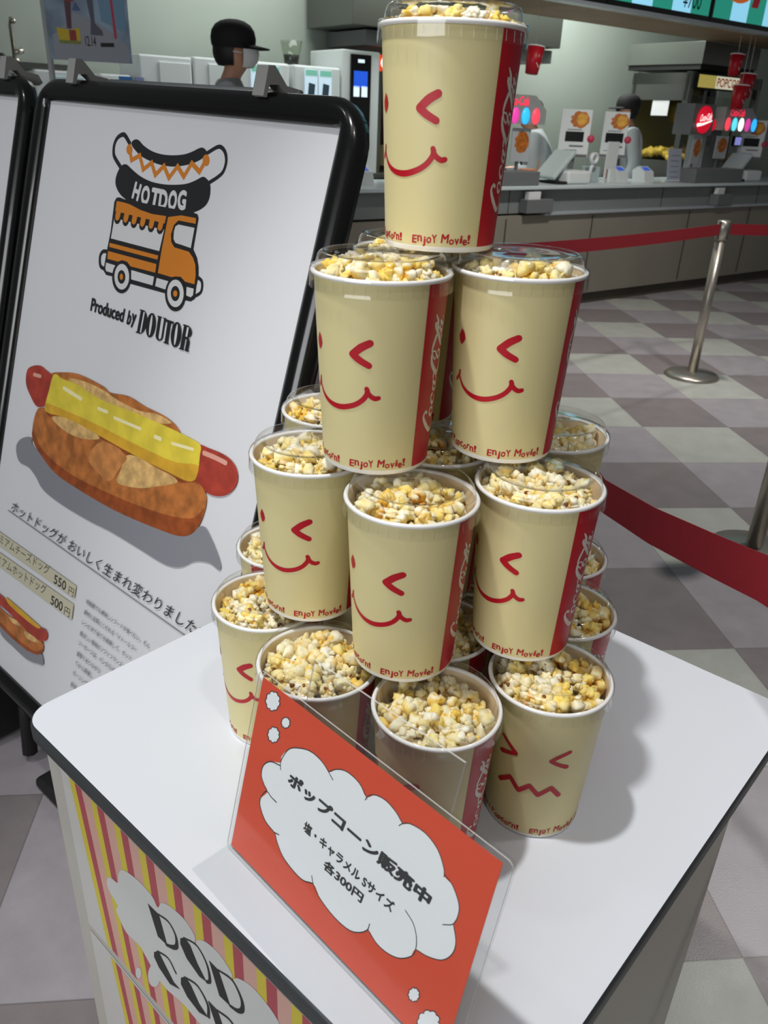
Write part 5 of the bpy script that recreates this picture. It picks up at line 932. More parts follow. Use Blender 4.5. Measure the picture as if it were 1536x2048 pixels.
b.box((8.19, 5.7, 1.86), (1.24, 0.70, 0.10), M_DSTEEL, KMAT)
b.box((7.585, 5.7, 1.79), (0.03, 0.66, 0.24), M_STEEL, KMAT)
b.build('frame', r, M)
b = MB()
b.box((7.60, 5.7, 1.4), (0.008, 0.58, 0.56), M_GLASS, KMAT)
b.build('side_glass', r, M)
b = MB()
b.box((8.19, 5.37, 1.4), (1.12, 0.008, 0.64), M_GLASS, KMAT)
b.build('front_glass', r, M)
b = MB()
b.box((8.06, 5.345, 1.845), (0.86, 0.03, 0.14), M_DARK, KMAT)
for x0, x1, c in ((7.66, 7.95, M_SIGNY), (7.95, 8.47, M_SIGN)):
    b.face([K(x0, 5.328, 1.79), K(x1, 5.328, 1.79), K(x1, 5.328, 1.9), K(x0, 5.328, 1.9)], c)
art(b, [('t', 'r', 'POPCORN', (7.97, 1.805), (0.46, 0), (0, 0.08), 0.02)], {'r': M_SIGNR}, lambda x, y, l: K(x, 5.326 - l, y))
b.build('lit_sign', r, M)
b = MB()
b.lathe([(0.001, 0.16), (0.12, 0.15), (0.17, 0.08), (0.17, 0.0), (0.14, -0.1), (0.001, -0.11)], mat('kettle', '#b79d3c', 0.3, 0.8), 24, KMAT @ Matrix.Translation((8.1, 5.75, 1.58)))
b.box((8.1, 5.75, 1.75), (0.03, 0.03, 0.14), M_STEEL, KMAT)
b.build('kettle', r, M)
b = MB()
n = 16
for i in range(n):
    for j in range(10):
        x, y = 7.64 + i * 0.067, 5.42 + j * 0.06
        hh = 1.12 + 0.09 * (1 - abs(j - 4.5) / 6) + 0.03 * noise.noise((x * 9, y * 9, 0))
        bm = bmesh.new()
        bmesh.ops.create_icosphere(bm, subdivisions=1, radius=0.045)
        b.bm(bm, M_KERN_FAR, KMAT @ Matrix.Translation((x + random.uniform(-.02, .02), y, hh)), True)
tag(b.build('popcorn', None, KMAT), 'heap of yellow popcorn lying inside the glass popcorn machine', 'popcorn', kind='stuff')
b = MB()
b.box((7.578, 5.66, 1.605), (0.004, 0.20, 0.15), M_PAPER, KMAT)
tag(b.build('paper_notice'), 'blank white notice stuck on the side glass of the popcorn machine', 'paper')

# ------------------------------------------------------------------ back counter, machines on it
r, M = thing('back_counter', 'stainless back counter along the rear wall behind the service counter', 'counter', K(4.0, 6.6, 0), KROT)
b = MB()
b.box((3.6, 6.58, 0.46), (6.9, 0.6, 0.92), M_DSTEEL, KMAT)
b.build('base_cabinet', r, M)
b = MB()
b.box((3.6, 6.57, 0.935), (6.94, 0.64, 0.03), M_STEEL, KMAT)
b.build('worktop', r, M)
b = MB()
b.box((1.1, 6.6, 1.62), (1.7, 0.5, 0.04), M_STEEL, KMAT)
for s_ in (0.4, 1.8):
    b.box((s_, 6.86, 1.3), (0.04, 0.04, 0.68), M_STEEL, KMAT)
shelf = tag(b.build('wall_shelf'), 'stainless shelf under the tap at the far upper left', 'shelf')
b = MB()
b.tube([K(1.66, 6.6, 1.64), K(1.66, 6.6, 1.86), K(1.66, 6.56, 1.9), K(1.66, 6.5, 1.88)], 0.014, M_CHROME)
b.tube([K(1.66, 6.6, 1.7), K(1.72, 6.6, 1.72)], 0.018, M_CHROME)
b.lathe([(0.001, 0.0), (0.035, 0.0), (0.03, 0.03), (0.001, 0.03)], M_CHROME, 20, KMAT @ Matrix.Translation((1.66, 6.6, 1.64)))
tag(b.build('tap'), 'small chrome tap standing on the shelf at the far upper left', 'tap')
b = MB()
b.box((1.36, 6.55, 1.665), (0.42, 0.2, 0.05), M_MBLACK, KMAT, 0.02)
tag(b.build('tray'), 'black tray lying on the shelf beside the chrome tap', 'tray')
whites = [(1.86, 0.34, 1.60, 'white machine with a pale blue front, leftmost on the back counter'),
          (2.24, 0.22, 1.60, 'narrow bright white cabinet behind the pole of the film poster'),
          (2.62, 0.40, 1.74, 'white cabinet behind the lower edge of the film poster'),
          (2.995, 0.32, 1.75, 'white cabinet with a pale panel, just right of the film poster')]
for i, (s_, wd, top, lb) in enumerate(whites):
    r, M = thing('storage_cabinet', lb, 'cabinet', K(s_, 6.5, 0.95), KROT, 'white units on the back counter')
    b = MB()
    b.box((s_, 6.5, (0.95 + top) / 2), (wd, 0.42, top - 0.95), M_WHITE, KMAT, 0.012)
    b.build('body', r, M)
    b = MB()
    b.box((s_ + wd * 0.16, 6.285, (0.95 + top) / 2), (wd * 0.6, 0.012, (top - 0.95) * 0.9), mat('pale_front', '#c6dadd', 0.4) if i == 0 else M_WHITE, KMAT, 0.004)
    f = b.build('door', r, M)
    b = MB()
    b.box((s_ - wd * 0.1, 6.27, (0.95 + top) / 2), (0.02, 0.02, 0.2), M_LGREY, KMAT)
    b.build('handle', f, M)
b = MB()
b.box((2.3, 6.26, 1.55), (0.09, 0.02, 0.08), mat('blue_card', '#2668a8', 0.5), KMAT)
b.box((2.40, 6.26, 1.55), (0.06, 0.02, 0.08), mat('lilac_card', '#8389b8', 0.5), KMAT)
tag(b.build('package'), 'small blue and lilac package under the film poster', 'package')
M_PIC = emis('lit_picture', '#b9cfdd', 0.9)
M_PIC2 = emis('lit_picture_dark', '#31404c', 0.4)
M_PIC3 = emis('lit_picture_green', '#6fae9a', 0.7)
for s0, lb in ((3.18, 'white coffee machine with lit drink pictures, left of the capped person'), (3.66, 'white coffee machine with lit drink pictures, right of the capped person')):
    r, M = thing('coffee_machine', lb, 'coffee machine', K(s0 + 0.2, 6.4, 0.95), KROT, 'coffee machines on the back counter')
    b = MB()
    b.box((s0 + 0.22, 6.45, 1.35), (0.44, 0.42, 0.80), M_WHITE, KMAT, 0.015)
    b.build('body', r, M)
    for k in range(2):
        b = MB()
        x0 = s0 + 0.10 + 0.135 * k
        b.box((x0 + 0.055, 6.235, 1.62), (0.115, 0.01, 0.2), M_PIC, KMAT)
        b.face([K(x0 + 0.02, 6.228, 1.54), K(x0 + 0.08, 6.228, 1.53), K(x0 + 0.09, 6.228, 1.62), K(x0 + 0.03, 6.228, 1.63)], M_PIC2)
        b.face([K(x0, 6.228, 1.68), K(x0 + 0.11, 6.228, 1.68), K(x0 + 0.11, 6.228, 1.72), K(x0, 6.228, 1.72)], M_PIC3)
        b.build('lit_picture', r, M)
    b = MB()
    b.lathe([(0.055, 0.0), (0.09, 0.17), (0.086, 0.17), (0.05, 0.004)], M_GLASS, 24, KMAT @ Matrix.Translation((s0 + 0.13, 6.5, 1.76)))
    b.lathe([(0.001, 0.0), (0.055, 0.0), (0.066, 0.07), (0.001, 0.075)], M_DARK, 24, KMAT @ Matrix.Translation((s0 + 0.13, 6.5, 1.76)))
    b.build('bean_hopper', r, M)
r, M = thing('drinks_tower', 'tall white drinks machine with a dark panel and blue lit picture', 'drinks machine', K(4.3, 6.4, 0.95), KROT)
b = MB()
b.box((4.31, 6.5, 1.42), (0.38, 0.5, 0.94), M_WHITE, KMAT, 0.01)
b.build('body', r, M)
b = MB()
b.box((4.30, 6.243, 1.5), (0.20, 0.02, 0.72), M_BLACK, KMAT)
b.face([K(4.225, 6.23, 1.62), K(4.365, 6.23, 1.62), K(4.365, 6.23, 1.74), K(4.225, 6.23, 1.74)], emis('panel_blue', '#1d4fc4', 1.0))
for k in range(2):
    b.face([K(4.225 + 0.08 * k, 6.23, 1.55), K(4.285 + 0.08 * k, 6.23, 1.55), K(4.285 + 0.08 * k, 6.23, 1.63), K(4.225 + 0.08 * k, 6.23, 1.63)], emis('panel_pale', '#d6e6f0', 1.0))
b.face([K(4.265, 6.23, 1.80), K(4.33, 6.23, 1.80), K(4.33, 6.23, 1.825), K(4.265, 6.23, 1.825)], emis('panel_pale', '#d6e6f0', 1.0))
b.build('display_panel', r, M)
r, M = thing('beer_tap', 'beer tap with a glowing red and white ball beside the tall drinks machine', 'tap', K(4.56, 6.4, 0.95), KROT)
b = MB()
b.box((4.56, 6.4, 1.36), (0.08, 0.1, 0.82), M_STEEL, KMAT)
b.build('column', r, M)
b = MB()
bm = bmesh.new()
bmesh.ops.create_uvsphere(bm, u_segments=20, v_segments=12, radius=0.065)
b.bm(bm, emis('red_ball', '#d8421c', 1.2), KMAT @ Matrix.Translation((4.572, 6.36, 1.82)), True)
b.lathe([(0.001, 0.0), (0.04, 0.0), (0.04, 0.012), (0.001, 0.014)], emis('ball_face', '#fff2ea', 1.6), 24, KMAT @ Matrix.Translation((4.585, 6.30, 1.82)) @ Matrix.Rotation(radians(90), 4, 'X'))
b.build('ball_lamp', r, M)
b = MB()
b.box((4.80, WQ - 0.01, 1.64), (0.19, 0.008, 0.22), M_PAPER, KMAT)
tag(b.build('paper_notice'), 'white notice on the rear wall between the drinks machine and top tub', 'paper')
b = MB()
b.box((4.78, 6.5, 1.09), (0.11, 0.16, 0.17), mat('cream_box', '#d9cb9a', 0.6), KMAT)
tag(b.build('carton'), 'small cream carton on the back counter beside the top tub', 'box')
b = MB()
b.box((4.91, 6.52, 1.12), (0.12, 0.16, 0.23), mat('yellow_bag', '#d9a92e', 0.7, mottle=(25, 0.25)), KMAT, 0.02)
tag(b.build('popcorn_bag'), 'yellow popcorn bag beside the small cream carton', 'bag')
b = MB()
b.box((5.01, 6.85, 1.6), (0.03, 0.06, 1.3), mat('brown_post', '#6b4a3a', 0.6), KMAT)
struct(b.build('trim_2'))

# ------------------------------------------------------------------ things on the service counter
CT = 0.975


def payment_terminal(s, q, label, turn=0.0):
    r, M = thing('payment_terminal', label, 'payment terminal', K(s, q, CT), KROT + turn, 'payment terminals on the counter')
    b = MB()
    pr = [(-0.07, 0), (0.07, 0), (0.085, 0.09), (0.03, 0.125), (-0.05, 0.085)]
    vs = [M @ Vector((sx, y, z)) for sx in (-0.065, 0.065) for y, z in pr]
    n = len(pr)
    fs = [list(range(n))[::-1], [n + k for k in range(n)]] + [[k, (k + 1) % n, n + (k + 1) % n, n + k] for k in range(n)]
    b.raw(vs, fs, M_WHITE)
    b.build('housing', r, M)
    b = MB()
    d = Vector((0, 0.08, 0.04))
    nn = Vector((0, -0.04, 0.08)).normalized() * 0.003
    c = Vector((0, -0.01, 0.105)) + nn
    b.face([M @ (c + Vector((-0.042, 0, 0)) - d * 0.32), M @ (c + Vector((0.042, 0, 0)) - d * 0.32), M @ (c + Vector((0.042, 0, 0)) + d * 0.32), M @ (c + Vector((-0.042, 0, 0)) + d * 0.32)], emis('terminal_blue', '#2956c4', 0.55))
    b.build('screen', r, M)
    return r


payment_terminal(3.42, 4.93, 'white payment terminal with blue screen beside the tall black sign frame')
payment_terminal(6.16, 4.92, 'white payment terminal with blue screen, left of the pair on the counter')
payment_terminal(6.52, 4.92, 'white payment terminal with blue screen, right of the pair on the counter')

M_CHICK = mat('chicken_print', '#b96a24', 0.5, mottle=(40, 0.35))
M_CHICKY = mat('chicken_print_yellow', '#dba13a', 0.5, mottle=(40, 0.25))


def customer_display(s, q, label, wd=0.25):
    r, M = thing('customer_display', label, 'display', K(s, q, CT), -0.16, 'register displays with chicken pictures')
    LM = M
    b = MB()
    b.box((0, 0.05, 0.1), (0.05, 0.05, 0.22), M_GREY, LM)
    b.box((0, 0.04, 0.006), (0.16, 0.14, 0.012), M_GREY, LM)
    b.build('stand', r, M)
    b = MB()
    b.box((0, 0, 0.37), (wd, 0.025, 0.36), M_WHITE, LM, 0.006)
    z0, z1 = 0.19, 0.55
    to = lambda x, y, l: LM @ Vector((x, -0.0135 - l, y))
    pts = [(0.03 + 0.075 * cos(t * pi / 10) * (1 + 0.12 * sin(3 * t)), 0.475 + 0.062 * sin(t * pi / 10) * (1 + 0.1 * cos(2 * t))) for t in range(20)]
    pts2 = [(0.045 + 0.045 * cos(t * pi / 8), 0.478 + 0.045 * sin(t * pi / 8)) for t in range(16)]
    art(b, [('p', 'c', pts), ('p', 'y', pts2), ('p', 'k', [(-0.075, 0.31), (0.075, 0.31), (0.075, 0.385), (-0.075, 0.385)]),
            ('s', 'g', [(-0.06, 0.40), (0.05, 0.40)], 0.006), ('s', 'g', [(-0.03, 0.277), (0.075, 0.277)], 0.012), ('s', 'g', [(-0.075, 0.245), (0.03, 0.245)], 0.005),
            ('p', 'd', [(-0.12, 0.192), (0.12, 0.192), (0.12, 0.215), (-0.12, 0.215)])],
        {'c': M_CHICK, 'y': M_CHICKY, 'k': M_BLACK, 'g': mat('print_mid', '#70747a', 0.5), 'd': M_GREY}, to, dz=0.0004, base=0.0008)
    b.build('printed_panel', r, M)
    b = MB()
    b.lathe([(0.001, 0), (0.03, 0), (0.03, 0.006), (0.001, 0.006)], mat('pink_sticker', '#c23a5a', 0.5), 20, LM @ Matrix.Translation((wd / 2 + 0.01, -0.008, 0.335)) @ Matrix.Rotation(radians(90), 4, 'X'))
    b.build('round_sticker', r, M)
    return r


customer_display(5.62, 5.0, 'white register display with chicken picture, nearest the left drinks dispenser')
customer_display(6.13, 5.0, 'white register display with chicken picture in front of the right-hand worker', 0.21)
customer_display(8.26, 5.0, 'white register display with chicken picture at the right edge of the photo', 0.24)


def register(s, q, label):
    r, M = thing('cash_register', label, 'register', K(s, q, CT), KROT, 'white cash registers')
    b = MB()
    b.box((0.06, 0, 0.05), (0.28, 0.24, 0.10), M_WHITE, M, 0.02)
    b.build('base', r, M)
    b = MB()
    R_ = M @ Matrix.Translation((-0.10, 0.02, 0.14)) @ Matrix.Rotation(radians(-42), 4, 'Y')
    b.box((0, 0, 0), (0.30, 0.22, 0.035), mat('register_screen_back', '#bccac9', 0.4), R_, 0.01)
    b.build('tilted_screen', r, M)
    b = MB()
    b.box((-0.03, 0.0, 0.012), (0.3, 0.22, 0.018), M_MBLACK, M)
    b.build('mat', r, M)
    return r


register(5.40, 4.86, 'white cash register with tilted screen in front of the left-hand worker')
register(7.99, 4.88, 'white cash register with tilted screen beside the right drinks dispenser')
for s_, q_, hh, lb in ((5.99, 4.88, 0.32, 'small upright card stand with a printed code panel between the displays'),):
    b = MB()
    b.box((s_, q_, CT + hh / 2), (0.14, 0.012, hh), M_WHITE, KMAT)
    b.box((s_, q_ + 0.04, CT + 0.008), (0.16, 0.1, 0.016), M_WHITE, KMAT)
    b.box((s_, q_ - 0.008, CT + 0.07), (0.1, 0.004, 0.07), mat('brown_print', '#a0613c', 0.5), KMAT)
    tag(b.build('card_stand'), lb, 'stand')
b = MB()
b.box((5.94, 4.82, CT + 0.055), (0.07, 0.03, 0.11), M_WHITE, KMAT, 0.006)
tag(b.build('scanner_cradle'), 'small white upright box left of the paired payment terminals', 'scanner')
r, M = thing('barcode_scanner', 'white handheld scanner on a stand beside the small upright box', 'scanner', K(5.74, 4.88, CT), KROT)
b = MB()
b.tube([M @ Vector((0, 0, 0)), M @ Vector((0.0, 0.0, 0.1)), M @ Vector((0.01, -0.01, 0.16))], 0.015, M_WHITE)
b.build('handle', r, M)
b = MB()
b.lathe([(0.028, -0.02), (0.045, -0.02), (0.045, 0.02), (0.028, 0.02)], M_WHITE, 24, M @ Matrix.Translation((0.01, -0.01, 0.19)) @ Matrix.Rotation(radians(90), 4, 'X'), close=True)
b.build('ring_head', r, M)
b = MB()
b.box((5.845, 4.97, CT + 0.06), (0.11, 0.12, 0.12), mat('pale_clear_box', '#b5c5c6', 0.3), KMAT, 0.006)
tag(b.build('acrylic_box'), 'pale translucent box behind the handheld scanner on the counter', 'box')
b = MB()
R_ = KMAT @ Matrix.Translation((6.86, 4.86, CT + 0.14)) @ Matrix.Rotation(radians(-8), 4, 'X')
b.box((0, 0, 0), (0.2, 0.006, 0.28), mat('menu_sheet', '#aab0bd', 0.5), R_)
for k in range(5):
    b.box((0, -0.004, 0.08 - 0.045 * k), (0.12, 0.002, 0.008), mat('sheet_lines', '#858b98', 0.5), R_)
b.box((0, 0.03, -0.13), (0.18, 0.07, 0.01), M_WHITE, R_)
tag(b.build('counter_card'), 'pale grey standing menu card right of the paired payment terminals', 'card')
for s0, s1, hh, lb in ((4.20, 4.93, 0.10, 'dark grey glass guard box on the counter just right of the top tub'), (6.95, 7.72, 0.12, 'dark grey guard box on the counter in front of the right dispenser')):
    b = MB()
    b.box(((s0 + s1) / 2, 4.78, CT + hh / 2), (s1 - s0, 0.2, hh), M_GREY, KMAT, 0.006)
    tag(b.build('guard_box'), lb, 'box')
for s0, s1, lb in ((4.76, 5.05, 'leaflet box with white slips fixed to the counter near the top tub'), (7.28, 7.52, 'leaflet box with white slips fixed to the counter above the far post')):
    r, M = thing('leaflet_box', lb, 'box', K((s0 + s1) / 2, 4.67, 0.78), KROT, 'leaflet boxes on the counter front')
    b = MB()
    b.box(((s0 + s1) / 2, 4.66, 0.83), (s1 - s0, 0.09, 0.10), M_GREY, KMAT, 0.004)
    b.build('holder', r, M)
    b = MB()
    b.box(((s0 + s1) / 2 - 0.05, 4.66, 0.905), ((s1 - s0) * 0.45, 0.04, 0.06), M_PAPER, KMAT)
    tag_o = b.build('paper_slips', r, M)
b = MB()
b.box((4.98, 5.08, CT + 0.05), (0.13, 0.1, 0.1), M_PAPER, KMAT, 0.004)
tag(b.build('carton'), 'white carton in front of the left-hand worker', 'box')

# drinks dispensers
GLOW = {'w': emis('logo_white', '#f2fff4', 2.0), 'p': emis('logo_magenta', '#d2409a', 1.3), 'b': emis('logo_blue', '#2aa2f0', 1.8),
        'r': emis('logo_red', '#ee4458', 1.4), 'c': emis('logo_cyan', '#5cd0e4', 1.6), 'coke': emis('disc_red', '#d8102c', 0.9),
        'sign': emis('sign_red', '#f0284c', 1.4), 'cw': emis('disc_white', '#ffffff', 1.3)}


def dispenser(s0, s1, zb, label, dots, leg, disc=None, cut=None):
    q0 = 4.92
    r, M = thing('drinks_dispenser', label, 'drinks dispenser', K((s0 + s1) / 2, 5.1, CT), KROT, 'soft drink dispensers with lit logos')
    b = MB()
    pr = [(s0, zb), (s1, zb), (s1, zb + 0.10), (s1 - 0.13, zb + 0.20), (s0, zb + 0.20)]
    vs = [K(x, q, z) for q in (q0, q0 + 0.32) for x, z in pr]
    n = len(pr)
    fs = [list(range(n)), [n + k for k in range(n)][::-1]] + [[k, n + k, n + (k + 1) % n, (k + 1) % n] for k in range(n)]
    b.raw(vs, fs, M_LGREY)
    b.build('valve_head', r, M)
    b = MB()
    b.box((leg, 5.14, (CT + zb) / 2), (0.24, 0.2, zb - CT), M_GREY, KMAT)
    b.build('column', r, M)
    b = MB()
    RX = Matrix.Rotation(radians(90), 4, 'X')
    k0 = s0 + 0.06
    for i, c in enumerate(dots):
        Mx = KMAT @ Matrix.Translation((k0 + 0.112 * i, q0 - 0.001, zb + 0.055)) @ RX @ Matrix.Diagonal((0.8, 1.15, 1, 1))
        b.lathe([(0.001, 0), (0.05, 0), (0.05, 0.006), (0.001, 0.006)], GLOW[c], 24, Mx)
    b.build('lit_logos', r, M)
    b = MB()
    art(b, [('t', 'r', 'Coca-Cola', (lerp(s0, s1, 0.12), zb + 0.125), (0.24, 0), (0.015, 0.065), 0.02)], {'r': GLOW['sign']}, lambda x, y, l: K(x, q0 - 0.003 - l, y))
    b.build('lit_sign', r, M)
    if disc:
        b = MB()
        ds, dz_ = disc
        b.box((ds, q0 + 0.12, dz_), (0.33, 0.2, 0.26), M_GREY, KMAT)
        b.lathe([(0.001, 0), (0.115, 0), (0.115, 0.012), (0.001, 0.012)], GLOW['coke'], 40, KMAT @ Matrix.Translation((ds, q0 + 0.015, dz_)) @ RX)
        art(b, [('s', 'w', [(ds - 0.105, dz_ - 0.045), (ds - 0.02, dz_ - 0.035), (ds + 0.105, dz_ - 0.005)], [0.03, 0.02, 0.012]),
                ('t', 'w', 'Coca-Cola', (ds - 0.088, dz_ - 0.018), (0.178, 0.02), (0.012, 0.06), 0.015)], {'w': GLOW['cw']}, lambda x, y, l: K(x, q0 - 0.001 - l, y))
        b.build('round_sign', r, M)
        b = MB()
        b.lathe([(0.001, 0), (0.05, 0), (0.05, 0.012), (0.001, 0.012)], GLOW['coke'], 24, KMAT @ Matrix.Translation((ds + 0.24, q0 + 0.08, dz_ - 0.04)) @ RX)
        b.build('side_logo', r, M)
    return r


dispenser(4.66, 5.17, 1.40, 'left soft drink dispenser with lit logos, right of the top tub', ['w', 'p', 'b', 'r'], 4.78)
dispenser(7.60, 8.16, 1.42, 'right soft drink dispenser with a big round red lit sign', ['r', 'c', 'w', 'p', 'b'], 7.66, disc=(7.29, 1.50))
for s_, q_, z_, ww, hh, lb in ((4.98, 4.99, 1.25, 0.2, 0.24, 'chicken picture card hanging under the left drinks dispenser'), (7.32, 4.99, 1.24, 0.14, 0.24, 'narrow chicken picture card below the round red sign'), (7.72, 4.99, 1.27, 0.2, 0.2, 'chicken picture card on the column of the right dispenser')):
    r, M = thing('picture_card', lb, 'card', K(s_, q_, z_), KROT, 'chicken picture cards')
    b = MB()
    b.box((s_, q_ - 0.012, z_), (ww, 0.006, hh), mat('card_grey', '#b8bcc0', 0.5), KMAT)
    pts = [(s_ + 0.01 + ww * 0.38 * cos(t * pi / 10) * (1 + 0.12 * sin(3 * t)), z_ + 0.02 + hh * 0.33 * sin(t * pi / 10)) for t in range(20)]
    art(b, [('p', 'c', pts)], {'c': M_CHICK}, lambda x, y, l: K(x, q_ - 0.0155 - l, y))
    b.build('card', r, M)
    b = MB()
    b.box((s_, q_ + 0.01, z_ - hh / 2 - 0.06), (0.02, 0.02, 0.2), M_GREY, KMAT)
    b.build('clip_post', r, M)
b = MB()
b.box((8.0, 5.0, 1.33), (0.12, 0.03, 0.09), M_BLACK, KMAT)
b.box((8.0, 4.983, 1.33), (0.10, 0.004, 0.07), emis('lilac_screen', '#8a8fd8', 0.9), KMAT)
b.box((8.0, 5.02, 1.15), (0.02, 0.02, 0.35), M_GREY, KMAT)
tag(b.build('small_screen'), 'small lilac lit screen below the right dispenser', 'screen')
r, M = thing('white_door_frame', 'white framed dark doorway at the far right behind the hanging cups', 'frame', K(9.7, 6.5, 0), KROT)
b = MB()
b.box((9.72, 6.5, 1.0), (0.05, 0.08, 2.0), M_WHITE, KMAT)
b.box((9.46, 6.5, 1.95), (0.52, 0.08, 0.05), M_WHITE, KMAT)
b.build('frame', r, M)
b = MB()
b.box((9.44, 6.52, 0.96), (0.5, 0.03, 1.92), M_DSTEEL, KMAT)
b.build('leaf', r, M)
b = MB()
b.box((9.62, 6.47, 1.6), (0.12, 0.03, 0.5), M_BLACK, KMAT)
b.build('window', r, M)
b = MB()
b.box((8.36, 5.3, 1.62), (0.12, 0.01, 0.17), mat('poster_blue', '#3b4f7a', 0.5, mottle=(20, 0.4)), KMAT)
b.box((8.36, 5.306, 1.62), (0.20, 0.008, 0.21), M_WHITE, KMAT)
b.box((8.36, 5.315, 1.25), (0.02, 0.02, 0.62), M_GREY, KMAT)
tag(b.build('picture_card_stand'), 'small blue picture card on a stand right of the lit dispenser logos', 'card')


# hanging red cups
def red_cup(name_label, s, q, z, sc=1.0, tilt=0.0):
    r, M = thing('hanging_cup', name_label, 'cup', K(s, q, z), KROT, 'red paper cups hung as a mobile')
    Mx = M @ Matrix.Rotation(tilt, 4, 'Y') @ Matrix.Scale(sc, 4)
    b = MB()
    b.lathe([(0.001, -0.09), (0.048, -0.09), (0.066, 0.09), (0.064, 0.09), (0.046, -0.085), (0.001, -0.085)], M_RED, 32, Mx)

    def cyl(x, y, l):
        rr = 0.048 + (0.066 - 0.048) * (y + 0.09) / 0.18 + 0.001 + l
        a = -pi / 2 + x / rr
        return Mx @ Vector((rr * cos(a), rr * sin(a), y))
    art(b, [('s', 'w', [(-0.02 + 0.0, -0.02), (0.005, -0.045), (0.03, -0.02)], 0.006), ('s', 'w', [(-0.012, 0.02), (-0.012, 0.035)], 0.005), ('s', 'w', [(0.022, 0.02), (0.022, 0.035)], 0.005)], {'w': M_SCRIPT}, cyl)
    b.build('cup_wall', r, M)
    b = MB()
    b.lathe([(0.064, 0.088), (0.069, 0.088), (0.069, 0.096), (0.064, 0.096)], M_RIMP, 32, Mx, close=True)
    b.build('rim', r, M)
    b = MB()
    b.tube([Mx @ Vector((0, 0, 0.09)), M @ Vector((0, 0, 2.2 - z))], 0.002, M_PAPER, 6)
    b.build('string', r, M)


red_cup('uppermost red smiling cup hanging below the menu screens at right', 7.56, 4.9, 1.96, 0.95, 0.1)
red_cup('red smiling cup hanging furthest right in the cluster of three', 7.80, 4.9, 1.80, 1.1, 0.1)
red_cup('lowest red smiling cup hanging in the cluster of three', 7.66, 4.86, 1.70, 1.1, 0.06)
red_cup('red cup hanging alone, half hidden by the right side of the top tub', 4.95, 4.9, 1.83, 1.0, 0.12)

# ------------------------------------------------------------------ people
def skin_mesh(name, verts, edges, radii, material, sub=2, M=None, parent=None, PM=None, root=0):
    me = bpy.data.meshes.new(name)
    me.from_pydata([tuple(M @ Vector(v)) if M else v for v in verts], edges, [])
    o = bpy.data.objects.new(name, me)
    COL.objects.link(o)
    o.modifiers.new('skin', 'SKIN')
    sv = me.skin_vertices[0].data
    for i, rr in enumerate(radii):
        sv[i].radius = rr if isinstance(rr, tuple) else (rr, rr)
    sv[root].use_root = True
    ss = o.modifiers.new('sub', 'SUBSURF')
    ss.levels = sub
    ss.render_levels = sub
    dg = bpy.context.evaluated_depsgraph_get()
    m2 = bpy.data.meshes.new_from_object(o.evaluated_get(dg))
    bpy.data.objects.remove(o)
    for p in m2.polygons:
        p.use_smooth = True
    m2.materials.clear()
    m2.materials.append(material)
    m2.name = name
    o = bpy.data.objects.new(name, m2)
    COL.objects.link(o)
    if PM is not None:
        m2.transform(PM.inverted())
    if parent:
        o.parent = parent
    return o


